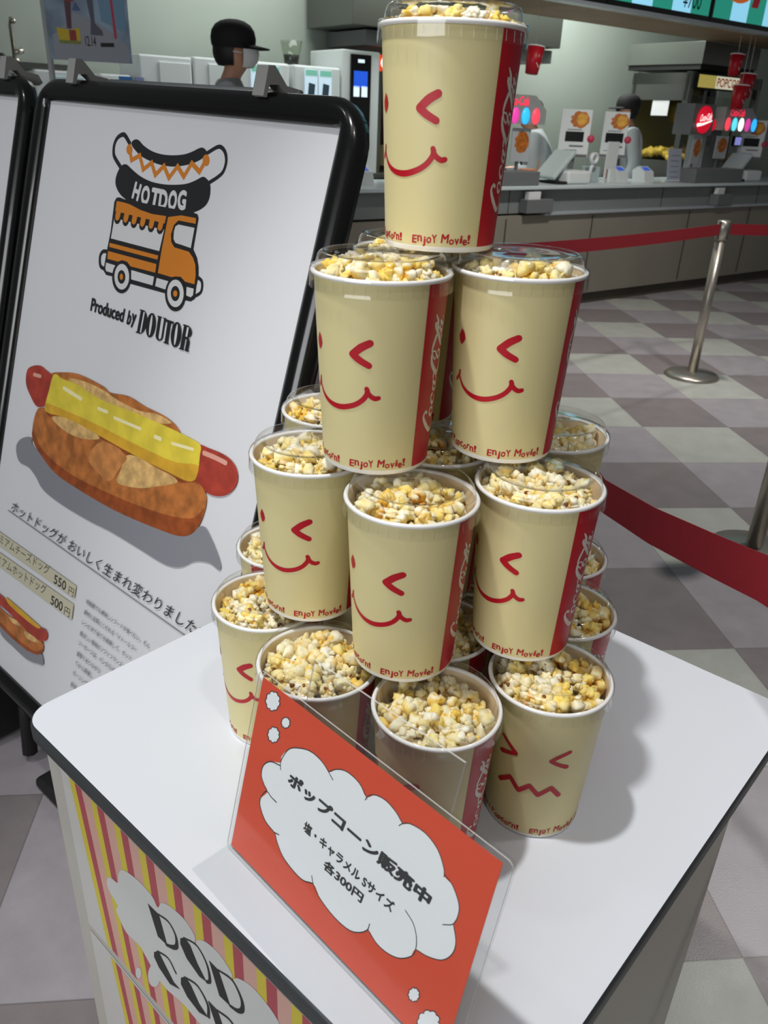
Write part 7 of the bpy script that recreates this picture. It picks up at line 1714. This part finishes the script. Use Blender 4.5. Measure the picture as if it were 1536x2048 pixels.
def tub_mesh():
    b = MB()
    # wall, white foot band, inside, bottom
    n = 96
    b.lathe([(RB - 0.0012, 0.0), (RB, 0.001), (rad(0.0045), 0.0045)], M_CUPWHITE, n)
    b.lathe([(rad(0.0045), 0.0045), (rad(TH * 0.5), TH * 0.5), (RT, TH)], M_CREAM, n)
    b.lathe([(RT - 0.0009, TH), (RT - 0.0009, TH - 0.001), (RB - 0.0006, 0.012), (0.0005, 0.012)], M_INNER, n)
    b.lathe([(RB - 0.0012, 0.0), (RB - 0.003, 0.004), (0.0005, 0.004)], M_CUPWHITE, n)
    # red band
    for i in range(20):
        a0, a1 = 50 * i / 20, 50 * (i + 1) / 20
        b.face([cone(a0, 0.0045), cone(a1, 0.0045), cone(a1, TH - 0.002), cone(a0, TH - 0.002)], M_RED, True)
    def _scaled(pts, wd_):
        # strokes are laid out in (deg, mm); widths in mm; convert degrees to mm for an even width
        kk = 0.0525 * pi / 180 * 1000
        vs, fs = stroke_poly([(p[0] * kk, p[1]) for p in pts], wd_)
        _scaled.faces = fs
        return [(v[0] / kk, v[1]) for v in vs], fs

    layer = [0]

    def put(pts, wd_, col, l=0.00010):
        vs, fs = _scaled(pts, wd_)
        layer[0] += 1
        l = l + layer[0] * 0.0000025
        b.raw([cone(v[0], v[1] / 1000, l) for v in vs], fs, col, True)

    def fill(pts, col, l=0.00012):
        b.face([cone(p[0], p[1] / 1000, l) for p in pts], col, True)
    # winking face
    put([(-109.8, 118), (-109.3, 115), (-109.5, 111), (-110.3, 107), (-110.6, 104.5)], [1.2, 6.5, 9.5, 6.5, 1.2], M_RED)
    put([(-50.5, 118.7), (-58.1, 114.6), (-65.8, 108.3)], [6.0, 6.6, 6.2], M_RED)
    put([(-65.8, 108.3), (-59.7, 104.0), (-51.0, 99.8)], [6.2, 6.0, 5.4], M_RED)
    put([(-112.3, 75), (-110.1, 71.5), (-106.1, 66.9), (-99.5, 62.9), (-90.9, 60.4), (-81.6, 59.8), (-73.3, 61.1), (-64.3, 64.2), (-57.4, 68.5), (-52.9, 73.7), (-51.8, 77.3), (-52.5, 79.7)], [2.2, 2.4, 3.0, 3.8, 4.4, 5.0, 4.8, 4.6, 4.4, 4.4, 4.4, 4.0], M_RED)
    put([(-51.8, 76.6), (-48.5, 73.3), (-44.6, 71.6), (-41.5, 72.2)], [4.2, 4.2, 4.4, 4.0], M_RED)
    put([(-111.5, 79.6), (-113.2, 75), (-117.6, 70.5)], [2.6, 3.2, 3.0], M_RED)
    # grimacing face on the other side
    c = 133 + 18.5
    put([(c - 53.6, 119.6), (c - 44, 112.5), (c - 37.2, 107.2)], [3.4, 4.6, 4.8], M_RED)
    put([(c - 37.2, 106.4), (c - 43, 103.6), (c - 54.3, 99.4)], [4.8, 4.6, 5.2], M_RED)
    put([(c + 16.8, 119), (c + 6.8, 114), (c - 0.6, 108.6)], [4.4, 4.6, 4.0], M_RED)
    put([(c - 0.6, 108.0), (c + 7.4, 103.7), (c + 16.6, 99.8)], [4.0, 4.2, 4.8], M_RED)
    wv = [(-53.8, 61.9), (-40.5, 73.2), (-29.6, 61.2), (-18.1, 72), (-8.2, 61.8), (4.6, 72.6), (14.6, 62)]
    for i in range(len(wv) - 1):
        put([(c + wv[i][0], wv[i][1]), (c + wv[i + 1][0], wv[i + 1][1])], 5.2, M_RED)
    # wavering slogan: every letter nudged like hand lettering
    adv = {'i': 0.36, 'j': 0.42, '!': 0.42, 'r': 0.5, ' ': 0.36, 'M': 1.0, 'E': 0.72, 'P': 0.7, 'm': 0.9, 'c': 0.6, 'v': 0.62}
    body = 'Enjoy Popcorn!    Enjoy Movie!'
    total = sum(adv.get(ch, 0.68) for ch in body)
    for start, stop in ((-153.0, -9.3), (58.0, 201.0)):
        x = start
        for i, ch in enumerate(body):
            wd_ = adv.get(ch, 0.68) / total * (stop - start)
            if ch != ' ':
                up = ch.upper() if ch in 'yE' and i in (4, 22) else ch
                vs, fs, x0, x1, y0, y1 = text_mesh(up, 0.022)
                bx, by, sl = 1.0 + 0.9 * sin(i * 2.4), 1.0 + 0.08 * sin(i * 3.7), 0.10 * sin(i * 1.9) + (0.06 if ch == '!' else 0.03)
                out = []
                for a, d_, c_ in vs:
                    uu = (a - x0) / max(x1 - x0, 1e-6)
                    out.append(cone(x + wd_ * (0.06 + 0.86 * uu) + sl * d_ * 8, (6.2 + bx + d_ * 9.6 * by) / 1000, 0.00012 + c_ * 0.000003))
                b.raw(out, fs, M_RED, True)
            x += wd_
    # script logo climbing the red band; x runs up the wall in mm, y in degrees towards the baseline
    W_ = M_SCRIPT
    sc = lambda pts, wd_: put([(p[1], p[0]) for p in pts], [q * 1.3 for q in wd_] if isinstance(wd_, list) else wd_ * 1.3, W_)
    sc([(52.5, 16), (54, 13.5), (51.4, 11), (47.5, 11.5), (41.2, 16.5), (35, 24), (33.2, 29), (35.5, 33), (40, 34), (44.5, 31.5)], [2.4, 1.6, 1.8, 2.4, 3.2, 3.4, 3.0, 1.6, 1.0, 0.8])
    sc([(48.5, 24), (47.5, 28), (50, 31.5), (54, 29), (55, 24), (52.5, 21.5), (48.5, 24)], [2.2, 2.2, 1.2, 1.8, 1.8, 1.2, 2.2])
    sc([(66.5, 22.5), (68.0, 24.5), (67.5, 22), (64, 21.6), (59.5, 25), (59, 29), (62, 31.5), (66, 29.5)], [1.6, 1.6, 1.2, 1.4, 2.4, 2.4, 1.2, 0.9])
    sc([(78, 23), (74, 23), (71, 27), (72, 31), (76, 30), (79.5, 24)], [1.2, 1.6, 2.4, 1.6, 1.2, 1.4])
    sc([(79.8, 22.5), (76.5, 28), (76.5, 31.5), (80.5, 31), (83, 28)], [2.4, 2.4, 1.6, 1.0, 0.8])
    sc([(83, 21.5), (87, 20.8)], 1.7)
    sc([(104.5, 32), (97.5, 34.5), (90, 33), (85.6, 28), (91, 20.5), (97, 15), (104, 12.9), (107.8, 14.5), (106.8, 19.5), (102.2, 22.3), (99.8, 20), (103.5, 15), (108.5, 12.8), (114, 14), (121, 17.8)], [0.9, 1.6, 2.8, 3.6, 3.4, 2.8, 2.0, 1.1, 1.1, 1.2, 1.1, 1.1, 1.6, 2.4, 2.8])
    sc([(102, 24.5), (99.5, 28), (102, 31.5), (106, 29.5), (107, 25.5), (104.5, 22.8), (102, 24.5)], [2.0, 2.2, 1.2, 1.8, 1.6, 1.1, 2.0])
    sc([(110, 33), (111.5, 30.5), (117, 25.5), (124, 19), (129.5, 14.2), (132, 13.6), (131, 16.5), (124, 25), (116, 32), (118, 33.5), (122, 31)], [1.0, 2.6, 3.2, 3.0, 2.2, 1.3, 1.2, 1.2, 1.4, 1.0, 0.8])
    sc([(130.5, 24.5), (126, 24.5), (123, 28), (124, 31.5), (128, 30.5), (131.5, 25.5)], [1.2, 1.6, 2.4, 1.6, 1.2, 1.4])
    sc([(132, 24), (128.8, 29), (129, 32), (133, 31.5), (136, 28)], [2.4, 2.4, 1.6, 1.0, 0.8])
    sc([(139, 13.3), (133, 17.6), (126, 19.4)], [0.9, 2.4, 2.2])
    return b


def tub_parts(root, M):
    o = tub_mesh().build('cup_wall', root, M)
    b = MB()
    rr = 0.0021
    ring = [(RT + 0.0008 + rr * cos(t * 2 * pi / 12), TH - 0.001 + rr * sin(t * 2 * pi / 12)) for t in range(12)]
    b.lathe(ring, M_RIMP, 96, None, close=True)
    b.build('rolled_rim', root, M)
    # clear lid: skirt outside the rim, bead, dome shoulder, flat recessed top
    b = MB()
    t = 0.00035
    prof = [(0.0613, TH - 0.0135), (0.0610, TH - 0.012), (0.0607, TH - 0.004), (0.0610, TH + 0.0005), (0.0603, TH + 0.0023), (0.0575, TH + 0.0018), (0.0563, TH + 0.0027), (0.0556, TH + 0.007), (0.0545, TH + 0.0112), (0.0528, TH + 0.0136), (0.0507, TH + 0.0145), (0.0490, TH + 0.0142), (0.0482, TH + 0.0132), (0.040, TH + 0.0130), (0.012, TH + 0.0130), (0.0105, TH + 0.0136), (0.0005, TH + 0.0136)]
    b.lathe(prof, M_LID, 96)
    # small flutes of the skirt
    for k in range(40):
        a = 2 * pi * k / 40
        p0 = Vector((0.0608 * cos(a), 0.0608 * sin(a), TH - 0.004))
        p1 = Vector((0.0611 * cos(a), 0.0611 * sin(a), TH - 0.012))
        b.tube([p0, p1], 0.00035, M_LID, 5, caps=False)
    b.build('clear_lid', root, M)


# name -> x, y, tier (0 bottom), angle of the red band's left edge, label bits
TUBS = [
    ('T', 0.0386, 0.7509, 3, 39.0, 'alone at the very top of the pyramid'),
    ('FL', -0.0107, 0.6937, 2, 43.5, 'left of the front two directly under the top tub'),
    ('FR', 0.1110, 0.7330, 2, 47.5, 'right of the front two directly under the top tub'),
    ('RR', 0.0190, 0.8180, 2, 44.0, 'behind the top tub, only its lid edge and red band showing'),
    ('L', -0.0740, 0.7290, 1, 54.1, 'third tier, left front, overlapping the hot dog sign'),
    ('Cc', 0.0240, 0.6380, 1, 44.3, 'third tier, front and centre above the orange sign'),
    ('R', 0.1432, 0.6777, 1, 28.0, 'third tier, right front, above the grimacing tub'),
    ('BL', -0.0600, 0.8600, 1, 60.0, 'third tier, back left, only a slice of lid showing'),
    ('BR', 0.1785, 0.8167, 1, 100.0, 'third tier, back right, plain cream side against the floor'),
    ('MM', 0.0510, 0.7660, 1, 60.0, 'third tier, dim in the middle of the stack'),
    ('BB', 0.0700, 0.8930, 1, 30.0, 'third tier, deep at the back, seen through the central gap'),
    ('A', -0.1235, 0.7419, 0, 38.0, 'bottom tier, far left on the open table'),
    ('B', -0.0580, 0.6370, 0, 49.0, 'bottom tier, behind the upper left corner of the orange sign'),
    ('C', 0.0560, 0.5790, 0, 33.0, 'bottom tier, nearest, behind the top edge of the orange sign'),
    ('D', 0.1690, 0.6305, 0, -151.5, 'bottom tier, front right, showing the grimacing face'),
    ('E', 0.2012, 0.7508, 0, 26.0, 'bottom tier, right side behind the grimacing tub'),
    ('F', 0.2194, 0.8755, 0, 27.0, 'bottom tier, farthest back on the right'),
    ('G', -0.1197, 0.8690, 0, -39.0, 'bottom tier, farthest back on the left'),
    ('H', 0.0600, 0.7040, 0, 35.0, 'bottom tier, dim in the middle between the front tubs'),
    ('I', -0.0150, 0.8030, 0, 35.0, 'bottom tier, hidden deep in the middle'),
    ('J', 0.1050, 0.8300, 0, 35.0, 'bottom tier, hidden behind the middle'),
    ('KK', 0.0120, 0.9300, 0, 35.0, 'bottom tier, hidden at the back left'),
    ('LL', 0.1350, 0.9650, 0, 35.0, 'bottom tier, hidden at the back right'),
]
rng = random.Random(11)

# popcorn -----------------------------------------------------------
M_POP = bpy.data.materials.new('popcorn')
M_POP.use_nodes = True
_nt = M_POP.node_tree
_p = _nt.nodes['Principled BSDF']
_at = _nt.nodes.new('ShaderNodeAttribute')
_at.attribute_name = 'kernel'
_nt.links.new(_at.outputs['Color'], _p.inputs['Base Color'])
_p.inputs['Roughness'].default_value = 0.62
_p.inputs['Subsurface Weight'].default_value = 0.3
_p.inputs['Subsurface Radius'].default_value = (0.006, 0.004, 0.002)
_n = _nt.nodes.new('ShaderNodeTexNoise')
_n.inputs['Scale'].default_value = 420
_tc = _nt.nodes.new('ShaderNodeTexCoord')
_nt.links.new(_tc.outputs['Object'], _n.inputs['Vector'])
_b = _nt.nodes.new('ShaderNodeBump')
_b.inputs['Strength'].default_value = 0.25
_b.inputs['Distance'].default_value = 0.001
_nt.links.new(_n.outputs['Fac'], _b.inputs['Height'])
_nt.links.new(_b.outputs['Normal'], _p.inputs['Normal'])

_bm = bmesh.new()
bmesh.ops.create_icosphere(_bm, subdivisions=2, radius=1.0)
_bm.verts.index_update()
ICO_V = [v.co.copy() for v in _bm.verts]
ICO_F = [[v.index for v in f.verts] for f in _bm.faces]
_bm.free()
PAL = [((0.93, 0.86, 0.62), 5), ((0.95, 0.91, 0.76), 4), ((0.93, 0.79, 0.36), 5), ((0.92, 0.71, 0.17), 4), ((0.90, 0.60, 0.09), 1)]
PALX = [c for c, k in PAL for _ in range(k)]


def kernel_proto(rg):
    """one popped kernel: lobes bursting from a small hull; returns verts, faces, per-vertex shade id"""
    vs, fs, kind = [], [], []
    nl = rg.randint(6, 10)
    for i in range(nl):
        d = Vector((rg.gauss(0, 1), rg.gauss(0, 1), rg.gauss(0, 0.8))).normalized()
        c = d * rg.uniform(0.0045, 0.0085)
        rr = rg.uniform(0.0034, 0.0068)
        st = Vector((rg.uniform(0.75, 1.25), rg.uniform(0.75, 1.25), rg.uniform(0.7, 1.15)))
        sd = rg.uniform(0, 50)
        k = len(vs)
        for v in ICO_V:
            dd = 1 + 0.75 * noise.noise(v * 1.5 + Vector((sd, sd, 0))) + 0.22 * noise.noise(v * 3.4 + Vector((0, sd, sd)))
            vs.append(c + Vector((v.x * st.x, v.y * st.y, v.z * st.z)) * rr * dd)
            kind.append(0 if v.dot(d) > -0.25 else 2)
        fs += [[a + k for a in f] for f in ICO_F]
    if rg.random() < 0.55:                      # hull, brown
        d = Vector((rg.gauss(0, 1), rg.gauss(0, 1), rg.gauss(0, 1))).normalized()
        k = len(vs)
        for v in ICO_V:
            vs.append(d * 0.0062 + Vector((v.x, v.y * 0.8, v.z * 0.6)) * 0.0032)
            kind.append(1)
        fs += [[a + k for a in f] for f in ICO_F]
    return vs, fs, kind


KP = [kernel_proto(random.Random(50 + i)) for i in range(14)]


def popcorn_mesh(seed, top):
    rg = random.Random(seed)
    V, F, Ccol = [], [], []
    # heap under the kernels
    spots = []
    for layer, (zz, cnt) in enumerate(((-0.014, 26), (-0.004, 38), (0.004, 28))):
        for k in range(cnt):
            best = None
            for t in range(14):
                a = rg.uniform(0, 2 * pi)
                q = 0.0485 * sqrt(rg.random()) * (1.0 if layer < 2 else 0.86)
                p = (q * cos(a), q * sin(a))
                dmin = min([((p[0] - s_[0])**2 + (p[1] - s_[1])**2) for s_ in spots if s_[3] == layer] or [1])
                if best is None or dmin > best[0]:
                    best = (dmin, p)
            p = best[1]
            rr = sqrt(p[0]**2 + p[1]**2)
            hump = 0.005 * (1 - (rr / 0.05)**2)
            spots.append((p[0], p[1], top + zz + hump + rg.uniform(-0.003, 0.003), layer))
    for (x, y, z, la) in spots:
        vs, fs, kd = KP[rg.randrange(len(KP))]
        R_ = Matrix.Rotation(rg.uniform(0, 6.28), 3, 'Z') @ Matrix.Rotation(rg.uniform(0, 6.28), 3, 'X') @ Matrix.Rotation(rg.uniform(0, 6.28), 3, 'Y')
        sc_ = rg.uniform(0.72, 1.05)
        col = rg.choice(PALX)
        col2 = rg.choice(PALX)
        so = Vector((rg.uniform(0, 90), rg.uniform(0, 90), 0))
        inner = (col[0] * 0.93, col[1] * 0.76, col[2] * 0.42)
        k = len(V)
        for v, kk in zip(vs, kd):
            q = R_ @ (v * sc_) + Vector((x, y, z))
            q.z = min(q.z, TH + 0.0118)
            rr = sqrt(q.x * q.x + q.y * q.y)
            lim = rad(min(q.z, TH)) - 0.002 if q.z < TH else 0.0535
            if rr > lim:
                q.x *= lim / rr
                q.y *= lim / rr
            V.append(q)
            mixv = min(1, max(0, 0.5 + 1.6 * noise.noise(v * 130 + so)))
            cm = tuple(lerp(c1, c2, mixv) for c1, c2 in zip(col, col2))
            Ccol.append(cm if kk == 0 else ((0.20, 0.06, 0.015) if kk == 1 else inner))
        F += [[a + k for a in f] for f in fs]
    # floor of the heap
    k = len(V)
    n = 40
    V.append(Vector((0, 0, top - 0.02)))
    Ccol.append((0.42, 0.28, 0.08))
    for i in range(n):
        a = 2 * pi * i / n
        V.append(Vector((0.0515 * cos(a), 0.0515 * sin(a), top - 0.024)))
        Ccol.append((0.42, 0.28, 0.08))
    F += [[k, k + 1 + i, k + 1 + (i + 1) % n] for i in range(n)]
    me = bpy.data.meshes.new('popcorn')
    me.from_pydata([tuple(v) for v in V], [], F)
    me.polygons.foreach_set('use_smooth', [True] * len(F))
    ca = me.color_attributes.new('kernel', 'FLOAT_COLOR', 'POINT')
    flat = []
    for c_ in Ccol:
        flat += [c_[0], c_[1], c_[2], 1.0]
    ca.data.foreach_set('color', flat)
    me.materials.append(M_POP)
    me.update()
    return me


POPS = [popcorn_mesh(3, TH - 0.010), popcorn_mesh(7, TH - 0.014), popcorn_mesh(21, TH - 0.006), popcorn_mesh(33, TH - 0.012)]
POP_OF = {'T': 2, 'FL': 2, 'FR': 0, 'RR': 0, 'L': 0, 'Cc': 1, 'R': 0, 'BL': 3, 'BR': 1, 'MM': 1, 'A': 3, 'B': 0, 'C': 1, 'D': 3, 'E': 3, 'F': 1, 'G': 0, 'H': 3}
first = None
for (nm, x, y, tier, ang, bits) in TUBS:
    z = TABLE_Z + 0.0003 + PITCHZ * tier
    lb = 'popcorn tub, ' + bits
    if first is None:
        first, M0 = thing('popcorn_tub', lb, 'popcorn tub', (0, 0, 0), 0.0, 'popcorn tubs stacked in a pyramid')
        tub_parts(first, M0)
        first.location = (x, y, z)
        first.rotation_euler = (0, 0, radians(ang))
    else:
        copy_thing(first, (x, y, z), radians(ang), lb)
    p = bpy.data.objects.new('popcorn', POPS[POP_OF.get(nm, rng.randrange(4))])
    COL.objects.link(p)
    p.location = (x, y, z)
    p.rotation_euler = (0, 0, rng.uniform(0, 6.28))
    tag(p, 'popcorn filling the tub ' + bits, 'popcorn', 'popcorn in the stacked tubs', 'stuff')

# ------------------------------------------------------------------ orange price sign in its acrylic holder
SBL = Vector((-0.1354, 0.55447, TABLE_Z + 0.004))
SA, ST = radians(134.435), radians(13.95)
SH = Vector((sin(SA), cos(SA), 0))
SB = Vector((-cos(SA), sin(SA), 0))
SU = SB * sin(ST) + Vector((0, 0, cos(ST)))
SN = -(SB * cos(ST) - Vector((0, 0, sin(ST))))
RHO = radians(-0.74)
SROT = math.atan2(SH.y, SH.x)
r, M = thing('sign_holder', 'clear acrylic holder standing at the front edge of the table', 'sign holder', tuple(SBL + SH * 0.14 + Vector((0, 0, -0.004))), SROT)


def sp3(x, y, l=0.0):
    return SBL + SH * x + SU * y + SN * l


def slab(b, pts, l0, l1, m):
    n = len(pts)
    vs = [sp3(x, y, l) for l in (l0, l1) for x, y in pts]
    b.raw(vs, [list(range(n))[::-1], [n + k for k in range(n)]], m)
    b.raw(vs, [[k, (k + 1) % n, n + (k + 1) % n, n + k] for k in range(n)], M_ACEDGE if m is M_ACRYL else m)


b = MB()
slab(b, rounded(-0.004, -0.003, 0.286, 0.1935, 0.006, 4), 0.0008, 0.0022, M_ACRYL)
b.build('front_pane', r, M)
b = MB()
slab(b, rounded(-0.004, -0.003, 0.286, 0.1935, 0.006, 4), -0.0026, -0.0012, M_COVER)
b.build('rear_pane', r, M)
b = MB()
slab(b, [(0.0525, 0.10), (0.2224, 0.10), (0.2224, 0.2325), (0.0525, 0.2298)], -0.0085, -0.0065, M_ACRYL)
slab(b, [(0.0525, 0.10), (0.2224, 0.10), (0.2224, 0.104), (0.0525, 0.104)], -0.0065, -0.0026, M_ACRYL)
b.build('back_plate', r, M)
b = MB()
f0 = SBL + Vector((0, 0, -0.0037))
vs = []
for dz_ in (0, 0.0022):
    for (x, y) in ((-0.004, 0.004), (0.286, 0.004), (0.286, -0.042), (-0.004, -0.042)):
        vs.append(f0 + SH * x + SB * y + Vector((0, 0, dz_)))
b.raw(vs, [[3, 2, 1, 0], [4, 5, 6, 7], [0, 1, 5, 4], [1, 2, 6, 5], [2, 3, 7, 6], [3, 0, 4, 7]], M_ACRYL)
b.build('foot_plate', r, M)
b = MB()
slab(b, [(0, 0.0), (0.2765, 0.0), (0.2765, 0.1864), (0, 0.1864)], -0.0006, 0.0, M_ORANGE)
art(b, DATA['sign'], {'ink': M_INK, 'white': mat('sign_white', '#eef0f2', 0.5)}, lambda x, y, l: sp3(x, y, l), dz=0.000008, base=0.00006)
tag(b.build('price_card'), 'orange popcorn price card with white cloud slotted in the acrylic holder', 'card')
